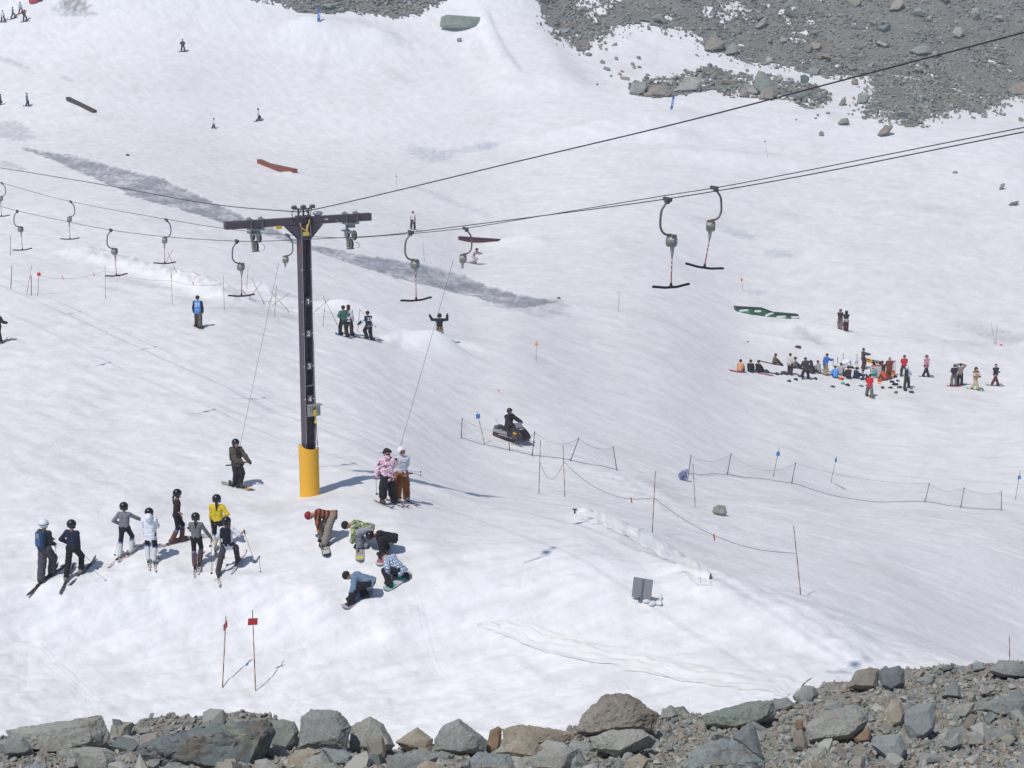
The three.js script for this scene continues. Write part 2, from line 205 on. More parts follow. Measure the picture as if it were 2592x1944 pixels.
// ---------------------------------------------------------------- rock
const speck = (() => { const S = 256, d = new Uint8Array(S * S * 4); for (let j = 0; j < S; j++) for (let i = 0; i < S; i++) { let v = 226 + 22 * noise(i / 6, j / 6, 2) + 30 * noise(i / 2.3, j / 2.3, 8) + (rnd() - 0.5) * 50; if (rnd() < 0.02) v += 60; if (rnd() < 0.05) v -= 80; const w = 8 * noise(i / 30, j / 30, 4); d.set([clamp(v + w, 0, 255), clamp(v, 0, 255), clamp(v - w, 0, 255), 255], 4 * (j * S + i)); } const t = new THREE.DataTexture(d, S, S); t.colorSpace = THREE.SRGBColorSpace; t.wrapS = t.wrapT = THREE.RepeatWrapping; t.magFilter = THREE.LinearFilter; t.minFilter = THREE.LinearMipmapLinearFilter; t.generateMipmaps = true; t.needsUpdate = true; return t; })();
const speckB = speck.clone(); speckB.colorSpace = THREE.NoColorSpace; speckB.needsUpdate = true;
const rockMat = new THREE.MeshStandardMaterial({ vertexColors: true, roughness: 0.9, map: speck, bumpMap: speckB, bumpScale: 0.02 });
const stoneMats = ['#a8aaa3', '#979a95', '#b3b4ab', '#a29e8f', '#aca08e', '#8a908c', '#bdbbb1', '#a39a92'].map(c => new THREE.MeshStandardMaterial({ color: c, roughness: 0.92, map: speck }));
function hullGeo(pts) { const h = new ConvexHull().setFromPoints(pts), P = []; for (const f of h.faces) { let e = f.edge; const a = []; do { a.push(e.head().point); e = e.next; } while (e !== f.edge); for (let i = 1; i + 1 < a.length; i++) for (const p of [a[0], a[i], a[i + 1]]) P.push(p.x, p.y, p.z); } const g = new THREE.BufferGeometry(); g.setAttribute('position', new THREE.Float32BufferAttribute(P, 3)); g.computeVertexNormals(); return g; }
function boxUV(g, k) { const p = g.attributes.position, n = g.attributes.normal, uv = new Float32Array(p.count * 2); for (let i = 0; i < p.count; i++) { const ax = Math.abs(n.getX(i)), ay = Math.abs(n.getY(i)), az = Math.abs(n.getZ(i)); let a, b; if (ay >= ax && ay >= az) { a = p.getX(i); b = p.getZ(i); } else if (ax >= az) { a = p.getZ(i); b = p.getY(i); } else { a = p.getX(i); b = p.getY(i); } uv[2 * i] = a * k; uv[2 * i + 1] = b * k; } g.setAttribute('uv', new THREE.BufferAttribute(uv, 2)); return g; }
const STONES = []; for (let k = 0; k < 14; k++) { const P = []; const sx = rr(0.75, 1.35), sy = rr(0.5, 0.95), sz = rr(0.75, 1.2); for (let i = 0; i < 13; i++) { const v = V(rr(-1, 1), rr(-1, 1), rr(-1, 1)).normalize(); P.push(V(v.x * sx, v.y * sy, v.z * sz).multiplyScalar(rr(0.8, 1) * 0.5)); } STONES.push(boxUV(hullGeo(P), 1.5)); }
// split the faces of a hull, roughen them and colour them
function tess(g, maxEdge) { let T = Array.from(g.attributes.position.array), out = []; for (let it = 0; it < 7; it++) { out = []; let any = false; for (let i = 0; i < T.length; i += 9) { const a = T.slice(i, i + 3), b = T.slice(i + 3, i + 6), c = T.slice(i + 6, i + 9); const L = (p, q) => Math.hypot(p[0] - q[0], p[1] - q[1], p[2] - q[2]); const e = [L(a, b), L(b, c), L(c, a)], m = Math.max(...e); if (m < maxEdge) { out.push(...a, ...b, ...c); continue; } any = true; const md = (p, q) => [(p[0] + q[0]) / 2, (p[1] + q[1]) / 2, (p[2] + q[2]) / 2]; if (m === e[0]) { const q = md(a, b); out.push(...a, ...q, ...c, ...q, ...b, ...c); } else if (m === e[1]) { const q = md(b, c); out.push(...a, ...b, ...q, ...a, ...q, ...c); } else { const q = md(c, a); out.push(...a, ...b, ...q, ...q, ...b, ...c); } } T = out; if (!any) break; } const r = new THREE.BufferGeometry(); r.setAttribute('position', new THREE.Float32BufferAttribute(T, 3)); return r; }
const ROCKTONE = { grey: ['#b4b7af', '#979b95'], green: ['#a4ada0', '#8a9388'], dark: ['#8f9796', '#757d7b'], pale: ['#c4c3b8', '#adaca2'], tan: ['#c6bca8', '#b0a38e'], rust: ['#b39b80', '#947a61'], brown: ['#b3aa9b', '#988f80'], blue: ['#b2b9b7', '#9ba2a0'] };
function finishRock(g, tone, seedK, rough, vein) {
  let q = mergeVertices(g, 1e-4); const p = q.attributes.position, n = p.count; q.computeVertexNormals(); const nn = q.attributes.normal;
  const col = new Float32Array(n * 3), A = new THREE.Color(ROCKTONE[tone][0]), B = new THREE.Color(ROCKTONE[tone][1]), R = new THREE.Color('#8a6f4c'), L = new THREE.Color('#a7ad93'), c = new THREE.Color();
  for (let i = 0; i < n; i++) {
    const x = p.getX(i), y = p.getY(i), z = p.getZ(i);
    const fk = 0.9 / Math.max(rough * 12, 0.25); const d = rough * (fbm(x * 3 * fk + seedK, y * 3 * fk, z * 3 * fk, 5) * 1.2 - 0.75 * Math.pow(1 - Math.abs(noise(x * 4 * fk, y * 6 * fk + seedK, z * 4 * fk)), 6) + 0.2);
    p.setXYZ(i, x + nn.getX(i) * d, y + nn.getY(i) * d, z + nn.getZ(i) * d);
    c.copy(A).lerp(B, clamp(0.5 + 1.2 * fbm(x * 1.8 + seedK, y * 2.6, z * 1.8, 4) + 0.7 * fbm(x * 9, y * 11 + seedK, z * 9, 3), 0, 1));
    c.lerp(R, 0.45 * smooth(0.16, 0.42, fbm(x * 1.3, y * 1.3 + seedK * 2, z * 1.3, 4)));
    if (vein) c.lerp(L, vein * smooth(0.09, 0.02, Math.abs((x * 0.75 + y * 1.0 - z * 0.3) % 0.62 - 0.31 + 0.25 * fbm(x * 2, y * 2, z * 2))));
    col[3 * i] = c.r; col[3 * i + 1] = c.g; col[3 * i + 2] = c.b;
  }
  q.setAttribute('color', new THREE.BufferAttribute(col, 3)); q.deleteAttribute('normal'); q = q.toNonIndexed(); q.computeVertexNormals(); const r = toCreasedNormals(q, 0.5); return boxUV(r, 2.2);
}
// a boulder with the outline seen in the photograph, its own distance and a body as deep as it is wide
function boulder(poly, depth, tone, label, opt = {}, parent = null) {
  const cu = poly.reduce((a, p) => a + p[0], 0) / poly.length, cv = poly.reduce((a, p) => a + p[1], 0) / poly.length, s = F / depth;
  const w = (Math.max(...poly.map(p => p[0])) - Math.min(...poly.map(p => p[0]))) / s, h = (Math.max(...poly.map(p => p[1])) - Math.min(...poly.map(p => p[1]))) / s;
  const th = opt.thick ?? clamp(0.45 * Math.min(w, 2 * h), 0.1, 1.2), c = rayDir(cu, cv).multiplyScalar(depth), P = [], fw = V(0, 0, 1), up = V(0, 1, 0);
  const lean = opt.lean ?? 0.5;                           // upper edges lie farther back than lower ones
  for (const [u, v] of poly) { const du = (u - cu), dv = (v - cv); const k = rr(-0.1, 0.1) * th; const back = -dv / s * lean;   // positive: away
    P.push(rayDir(u, v).multiplyScalar(depth + back + k).sub(c));
    const f = rr(0.5, 0.78); P.push(rayDir(cu + du * f, cv + dv * f + (opt.belly ?? 0.1) * h * s * 0.5).multiplyScalar(depth + back * f - th * rr(0.4, 0.6)).sub(c));
    const b = rr(0.6, 0.95); P.push(rayDir(cu + du * b, cv + dv * b + 0.2 * h * s).multiplyScalar(depth + back * b + th * rr(0.6, 1)).sub(c)); }
  let g = tess(hullGeo(P), clamp(w / 34, 0.02, 0.25)); g = finishRock(g, tone, cu * 0.37 + cv, opt.rough ?? clamp(w * 0.022, 0.006, 0.12), opt.vein ?? 0);
  if (parent) { const m = part('stone', g, rockMat, parent); m.position.copy(c); return m; }
  return solo('boulder', g, rockMat, label, 'boulder', opt.group, c);
}
function stoneField(parent, n300, nRest, place, name) {  // the larger stones one by one, the small ones as one mass
  const all = []; for (let i = 0; i < n300 + nRest; i++) { const q = place(i < n300); if (q) all.push(q); }
  all.sort((a, b) => b.r - a.r);
  const big = all.slice(0, n300), rest = all.slice(n300), e = new THREE.Euler(), m4 = new THREE.Matrix4(), qt = new THREE.Quaternion();
  let i = 0; for (const q of big) { const m = part(i ? 'stone_' + String(i).padStart(3, '0') : 'stone', STONES[Math.floor(rnd() * STONES.length)], stoneMats[Math.floor(rnd() * stoneMats.length)], parent); m.position.copy(q.p); m.rotation.set(rr(-0.5, 0.5), rr(0, 6.28), rr(-0.5, 0.5)); m.scale.setScalar(q.r * 2); i++; }
  const K = 6, buckets = Array.from({ length: K }, () => []); for (const q of rest) buckets[Math.floor(rnd() * K)].push(q);
  const grp = new THREE.Group(); 
  buckets.forEach((L, k) => { if (!L.length) return; const im = new THREE.InstancedMesh(STONES[(k * 5) % STONES.length], new THREE.MeshStandardMaterial({ roughness: 0.92, map: speck }), L.length); im.name = name; im.castShadow = im.receiveShadow = true; im.userData.kind = 'stuff'; L.forEach((q, j) => { m4.compose(q.p, qt.setFromEuler(e.set(rr(-1, 1), rr(0, 6.28), rr(-1, 1))), V(q.r * 2, q.r * 2, q.r * 2)); im.setMatrixAt(j, m4); im.setColorAt(j, stoneMats[Math.floor(rnd() * stoneMats.length)].color); }); parent.add(im); });
}
// ---- the stony slope beyond, with snow lying in its hollows
const screeMain = [[1355, -60], [1358, 0], [1372, 45], [1390, 75], [1410, 100], [1440, 98], [1452, 128], [1480, 133], [1500, 105], [1530, 85], [1560, 66], [1600, 62], [1700, 66], [1740, 76], [1786, 96], [1784, 126], [1840, 136], [1900, 158], [1960, 162], [2010, 176], [2060, 184], [2084, 196], [2150, 188], [2206, 198], [2216, 240], [2196, 268], [2184, 300], [2232, 282], [2250, 312], [2300, 322], [2360, 300], [2420, 270], [2480, 288], [2540, 252], [2592, 236], [2800, 215], [3300, 150], [3300, -260], [1500, -260]];
const screeTongue = [[1590, 213], [1600, 240], [1660, 246], [1730, 240], [1800, 226], [1850, 246], [1950, 251], [2010, 262], [2050, 282], [2084, 262], [2102, 240], [2082, 225], [2000, 205], [1980, 190], [1900, 196], [1890, 180], [1860, 190], [1800, 166], [1760, 180], [1700, 199], [1650, 200]];
const screeTop = [[610, -80], [640, 0], [700, 6], [735, 16], [752, 30], [775, 42], [830, 48], [872, 26], [930, 38], [1000, 43], [1060, 34], [1098, 12], [1150, -10], [1180, -80]];
const polys = [screeMain, screeTongue, screeTop].map(P => P.map(([u, v]) => plan(u, v)));
function gravelSheet(name, P, lift, label) {
  const [x0, z0, x1, z1] = bounds(P), st = 0.75, pos = [], col = [], uv = [], idx = [], id = new Map();
  const nx = Math.ceil((x1 - x0) / st), nz = Math.ceil((z1 - z0) / st);
  const vert = (i, j) => { const k = i * 5000 + j; if (id.has(k)) return id.get(k); const x = x0 + i * st + 0.3 * noise(i * 1.7, j * 1.7, 3), z = z0 + j * st + 0.3 * noise(i * 1.7, j * 1.7, 13); const y = land(x, z) + lift + 0.35 * fbm(x * 0.5, z * 0.5, 5, 3) + 0.5 * fbm(x * 0.12, z * 0.12, 9, 3); const t = 0.5 + 0.9 * fbm(x * 0.3, z * 0.3, 7, 5), q = [lerp(0.2, 0.34, t), lerp(0.197, 0.332, t), lerp(0.178, 0.295, t)]; pos.push(x, y, z); col.push(...q); uv.push(x * 0.5, z * 0.5); const n = pos.length / 3 - 1; id.set(k, n); return n; };
  for (let i = 0; i < nx; i++) for (let j = 0; j < nz; j++) { const x = x0 + (i + 0.5) * st, z = z0 + (j + 0.5) * st, jx = 1.6 * fbm(x * 0.35, z * 0.35, 3), jz = 2.4 * fbm(x * 0.35, z * 0.35, 17); if (!inPoly(P, x + jx, z + jz)) continue; const a = vert(i, j), b = vert(i + 1, j), c = vert(i + 1, j + 1), d = vert(i, j + 1); idx.push(a, d, c, a, c, b); }
  const g = new THREE.BufferGeometry(); g.setAttribute('position', new THREE.Float32BufferAttribute(pos, 3)); g.setAttribute('color', new THREE.Float32BufferAttribute(col, 3)); g.setAttribute('uv', new THREE.Float32BufferAttribute(uv, 2)); g.setIndex(idx); g.computeVertexNormals();
  const m = new THREE.Mesh(g, rockMat); m.name = name; m.userData.kind = 'structure'; m.castShadow = m.receiveShadow = true; scene.add(m); return m;
}
const scree = gravelSheet('scree_slope', polys[0], 0.12);
const tongue = gravelSheet('scree_tongue', polys[1], 0.05);
const screeBand = gravelSheet('rock_band', polys[2], 0.12);
function placeIn(P, rBig, rSmall, margin, edge) { const B = bounds(P); return big => { for (let t = 0; t < 60; t++) { const x = rr(B[0], B[2]), z = rr(Math.max(B[1], -345), B[3]); if (Math.abs(x / z) > 0.31) continue; if (!inPoly(P, x + rr(-edge, edge), z + rr(-edge, edge) * 1.4)) continue; const q = rnd(), r = big ? lerp(rBig[0], rBig[1], q * q * q) : lerp(rSmall[0], rSmall[1], q * q); return { p: V(x, land(x, z) + r * rr(0.15, 0.6) + 0.1, z), r }; } return null; }; }
stoneField(scree, 280, 24000, placeIn(polys[0], [0.4, 1.35], [0.12, 0.4], 1, 2.6), 'rubble');
stoneField(tongue, 70, 700, placeIn(polys[1], [0.45, 1.2], [0.15, 0.5], 1, 0.8), 'rubble');
stoneField(screeBand, 60, 2500, placeIn(polys[2], [0.45, 1.5], [0.12, 0.5], 1, 0.9), 'rubble');
// ---- boulders that stand alone on the far slope
const far = (poly, tone, label, opt) => { const b = ground((poly[0][0] + poly[2][0]) / 2, Math.max(...poly.map(p => p[1])) - 3); return boulder(poly, F / scaleAt(b) - 0.5, tone, label, { rough: 0.07, ...opt }); };
far([[1113, 68], [1116, 44], [1130, 37], [1170, 40], [1182, 46], [1215, 43], [1222, 52], [1214, 66], [1180, 73], [1140, 72]], 'green', 'long low boulder beside the snow ramp at the top edge');
far([[1156, 97], [1168, 95], [1168, 104], [1157, 104]], 'grey', 'small dark rock below the long low boulder');
far([[1592, 235], [1600, 208], [1640, 205], [1644, 218], [1630, 236], [1610, 240]], 'grey', 'squarish boulder at the left end of the rock tongue');
far([[1630, 243], [1648, 220], [1680, 212], [1700, 232], [1692, 244]], 'brown', 'humped boulder touching the squarish one in the rock tongue');
far([[1700, 232], [1728, 208], [1765, 195], [1780, 205], [1770, 225], [1730, 232]], 'pale', 'pale flat-topped boulder in the rock tongue left of the lift cable');
far([[1910, 200], [1920, 178], [1935, 182], [1962, 210], [1966, 232], [1930, 240], [1912, 222]], 'green', 'tall greenish boulder in the middle of the rock tongue');
far([[1920, 250], [1930, 222], [1958, 222], [1966, 240], [1950, 252]], 'brown', 'brown boulder at the lower edge of the rock tongue');
far([[1782, 125], [1792, 100], [1812, 92], [1838, 108], [1830, 122], [1800, 128]], 'brown', 'boulder at the lower left edge of the scree');
far([[1836, 138], [1842, 118], [1858, 106], [1872, 118], [1866, 134]], 'grey', 'rounded boulder at the snow edge of the scree');
far([[1910, 70], [1928, 48], [1940, 42], [1938, 60], [1916, 72]], 'pale', 'thin pale slab tilted in the scree');
far([[2410, 84], [2418, 68], [2436, 68], [2440, 82], [2430, 95], [2414, 92]], 'pale', 'pale round boulder alone high in the scree', {});
far([[2215, 106], [2226, 102], [2250, 112], [2244, 120]], 'pale', 'bright flat stone in the scree above the cable');
far([[2550, 230], [2570, 210], [2600, 205], [2600, 238], [2560, 242]], 'brown', 'big brown boulder at the right edge of the scree');
far([[2300, 130], [2330, 112], [2350, 116], [2352, 134], [2320, 138]], 'grey', 'wide grey boulder in the scree near the cable');
far([[2040, 124], [2056, 106], [2080, 110], [2076, 122], [2050, 128]], 'tan', 'tan boulder in the middle of the scree');
far([[2250, 26], [2262, 2], [2282, -6], [2290, 8], [2276, 24]], 'tan', 'tilted tan boulder at the top of the scree');
far([[2046, 174], [2060, 168], [2076, 176], [2070, 190], [2050, 188]], 'grey', 'grey boulder on the scree edge above the snow hollow');
far([[2154, 208], [2160, 196], [2172, 200], [2172, 214], [2158, 215]], 'brown', 'brown boulder alone in the snow left of the scree');
far([[2168, 262], [2172, 240], [2190, 238], [2206, 240], [2194, 262]], 'grey', 'grey rock cluster in the snow at the scree corner');
far([[2122, 268], [2130, 252], [2140, 244], [2142, 258], [2128, 268]], 'brown', 'leaning brown rock in the snow hollow');
far([[2072, 338], [2078, 331], [2086, 335], [2084, 343], [2074, 343]], 'brown', 'small round rock alone below the scree');
far([[2120, 312], [2130, 300], [2146, 298], [2150, 308], [2128, 316]], 'grey', 'low rock pair in the snow below the tongue');
far([[2220, 340], [2240, 316], [2262, 318], [2250, 336], [2226, 344]], 'brown', 'ragged brown rock at the lowest tip of the scree');
far([[2410, 436], [2416, 432], [2424, 434], [2424, 438], [2412, 439]], 'grey', 'small dark rock alone on snow at the right');
far([[2528, 480], [2534, 466], [2544, 464], [2540, 474]], 'grey', 'thin dark rock sticking out of snow at the right');
far([[2552, 519], [2560, 512], [2580, 508], [2574, 517]], 'dark', 'low dark stone in snow at the right edge');
[[1527, 156, 9], [1536, 172, 11], [1560, 148, 8], [1582, 196, 12], [1570, 186, 8], [1546, 191, 5], [1606, 170, 7], [1616, 145, 8], [1600, 162, 9], [1575, 180, 6], [1618, 168, 7], [1636, 196, 8], [1640, 188, 7], [1512, 213, 5], [1555, 110, 9], [1490, 136, 10], [1488, 120, 9], [1410, 60, 12], [1425, 76, 9], [1408, 95, 9], [1470, 20, 14], [1850, 180, 7], [1884, 190, 6], [2070, 290, 6], [2096, 285, 7], [2065, 298, 5], [2015, 302, 4], [2100, 250, 10], [2020, 179, 5], [2300, 305, 8], [2490, 292, 10], [2465, 296, 8], [2540, 288, 9], [2585, 302, 10]].forEach(([u, v, r], i) => { const p = ground(u, v + r * 0.5), k = r / scaleAt(p); const m = part('stone', STONES[i % STONES.length], stoneMats[i % 6], tongue); m.position.copy(p); m.scale.set(k * 2.2, k * 2, k * 2); m.rotation.set(0, i * 2.1, 0.25 * ((i % 3) - 1)); m.position.y += k * 0.35; });
boulder([[1802, 1296], [1806, 1284], [1818, 1277], [1836, 1280], [1841, 1298], [1832, 1306], [1812, 1301]], F / scaleAt(ground(1822, 1303)) - 0.2, 'grey', 'lone grey boulder in the snow beyond the rope line', { rough: 0.03 });
// ---------------------------------------------------------------- the near ridge of broken rock
const RIDGE = [[-900, 1900, 25], [-300, 1890, 25], [0, 1872, 25], [280, 1858, 25.5], [420, 1822, 26.5], [600, 1802, 27], [680, 1818, 26.5], [800, 1862, 25.5], [1000, 1898, 25], [1200, 1896, 25], [1400, 1872, 25], [1480, 1832, 25.5], [1560, 1800, 26], [1700, 1812, 26.5], [1880, 1806, 26.5], [2000, 1778, 27], [2130, 1726, 28], [2250, 1698, 28.5], [2420, 1684, 29], [2592, 1676, 29.5], [3000, 1650, 30], [3600, 1630, 30]].map(([u, v, d]) => { const p = rayDir(u, v).multiplyScalar(d); return [p.x / -p.z, p.z, p.y]; });
function ridgeAt(a) { let i = 0; while (i < RIDGE.length - 2 && a > RIDGE[i + 1][0]) i++; const t = clamp((a - RIDGE[i][0]) / (RIDGE[i + 1][0] - RIDGE[i][0]), 0, 1), e = t * t * (3 - 2 * t); return [lerp(RIDGE[i][1], RIDGE[i + 1][1], e), lerp(RIDGE[i][2], RIDGE[i + 1][2], e)]; }
const FRONT = rayDir(1296, 1950).multiplyScalar(21.5);
function morY(x, z) {
  const [rz, ry] = ridgeAt(x / -Math.min(z, -8)); let y;
  if (z > rz) { const t = (z - rz) / (FRONT.z - rz); y = t < 1 ? lerp(ry, FRONT.y, t) : FRONT.y + (z - FRONT.z) * 0.36; }
  else y = ry - 1.05 * (rz - z) - 0.0 ;
  return y + 0.16 * fbm(x * 0.9, z * 0.9, 3, 3) + 0.07 * fbm(x * 3, z * 3, 5, 3);
}
const moraine = (() => {
  const zs = []; for (let z = -4; z > -42; z -= (z < -20 && z > -31) ? 0.09 : 0.4) zs.push(z);
  const as = []; for (let a = -0.42; a <= 0.42; a += 0.0032) as.push(a);
  const pos = [], col = [], uv = [], idx = [], R = zs.length, C = as.length;
  for (const z of zs) for (const a of as) { const x = a * -z; pos.push(x, morY(x, z), z); const t = clamp(0.5 + 1.1 * fbm(x * 1.1, z * 1.1, 2, 5), 0, 1), w = clamp(0.45 + 1.2 * fbm(x * 0.4, z * 0.4, 8, 4), 0, 1); col.push(lerp(0.30, 0.48, t) * lerp(1, 1.06, w), lerp(0.285, 0.45, t) * lerp(1, 1.0, w), lerp(0.25, 0.40, t) * lerp(1, 0.85, w)); uv.push(x * 1.4, z * 1.4); }
  for (let r = 0; r + 1 < R; r++) for (let c = 0; c + 1 < C; c++) { const a = r * C + c; idx.push(a, a + 1, a + C + 1, a, a + C + 1, a + C); }
  const g = new THREE.BufferGeometry(); g.setAttribute('position', new THREE.Float32BufferAttribute(pos, 3)); g.setAttribute('color', new THREE.Float32BufferAttribute(col, 3)); g.setAttribute('uv', new THREE.Float32BufferAttribute(uv, 2)); g.setIndex(idx); g.computeVertexNormals();
  const m = new THREE.Mesh(g, rockMat); m.name = 'rock_moraine'; m.userData.kind = 'structure'; m.castShadow = m.receiveShadow = true; scene.add(m); return m;
})();
function onMoraine(u, v) { const d = rayDir(u, v); let t0 = 14, t1 = 0; for (let t = 14; t < 40; t += 0.05) { if (d.y * t < morY(d.x * t, d.z * t)) { t1 = t; break; } t0 = t; } return t1 ? (t0 + t1) / 2 : null; }
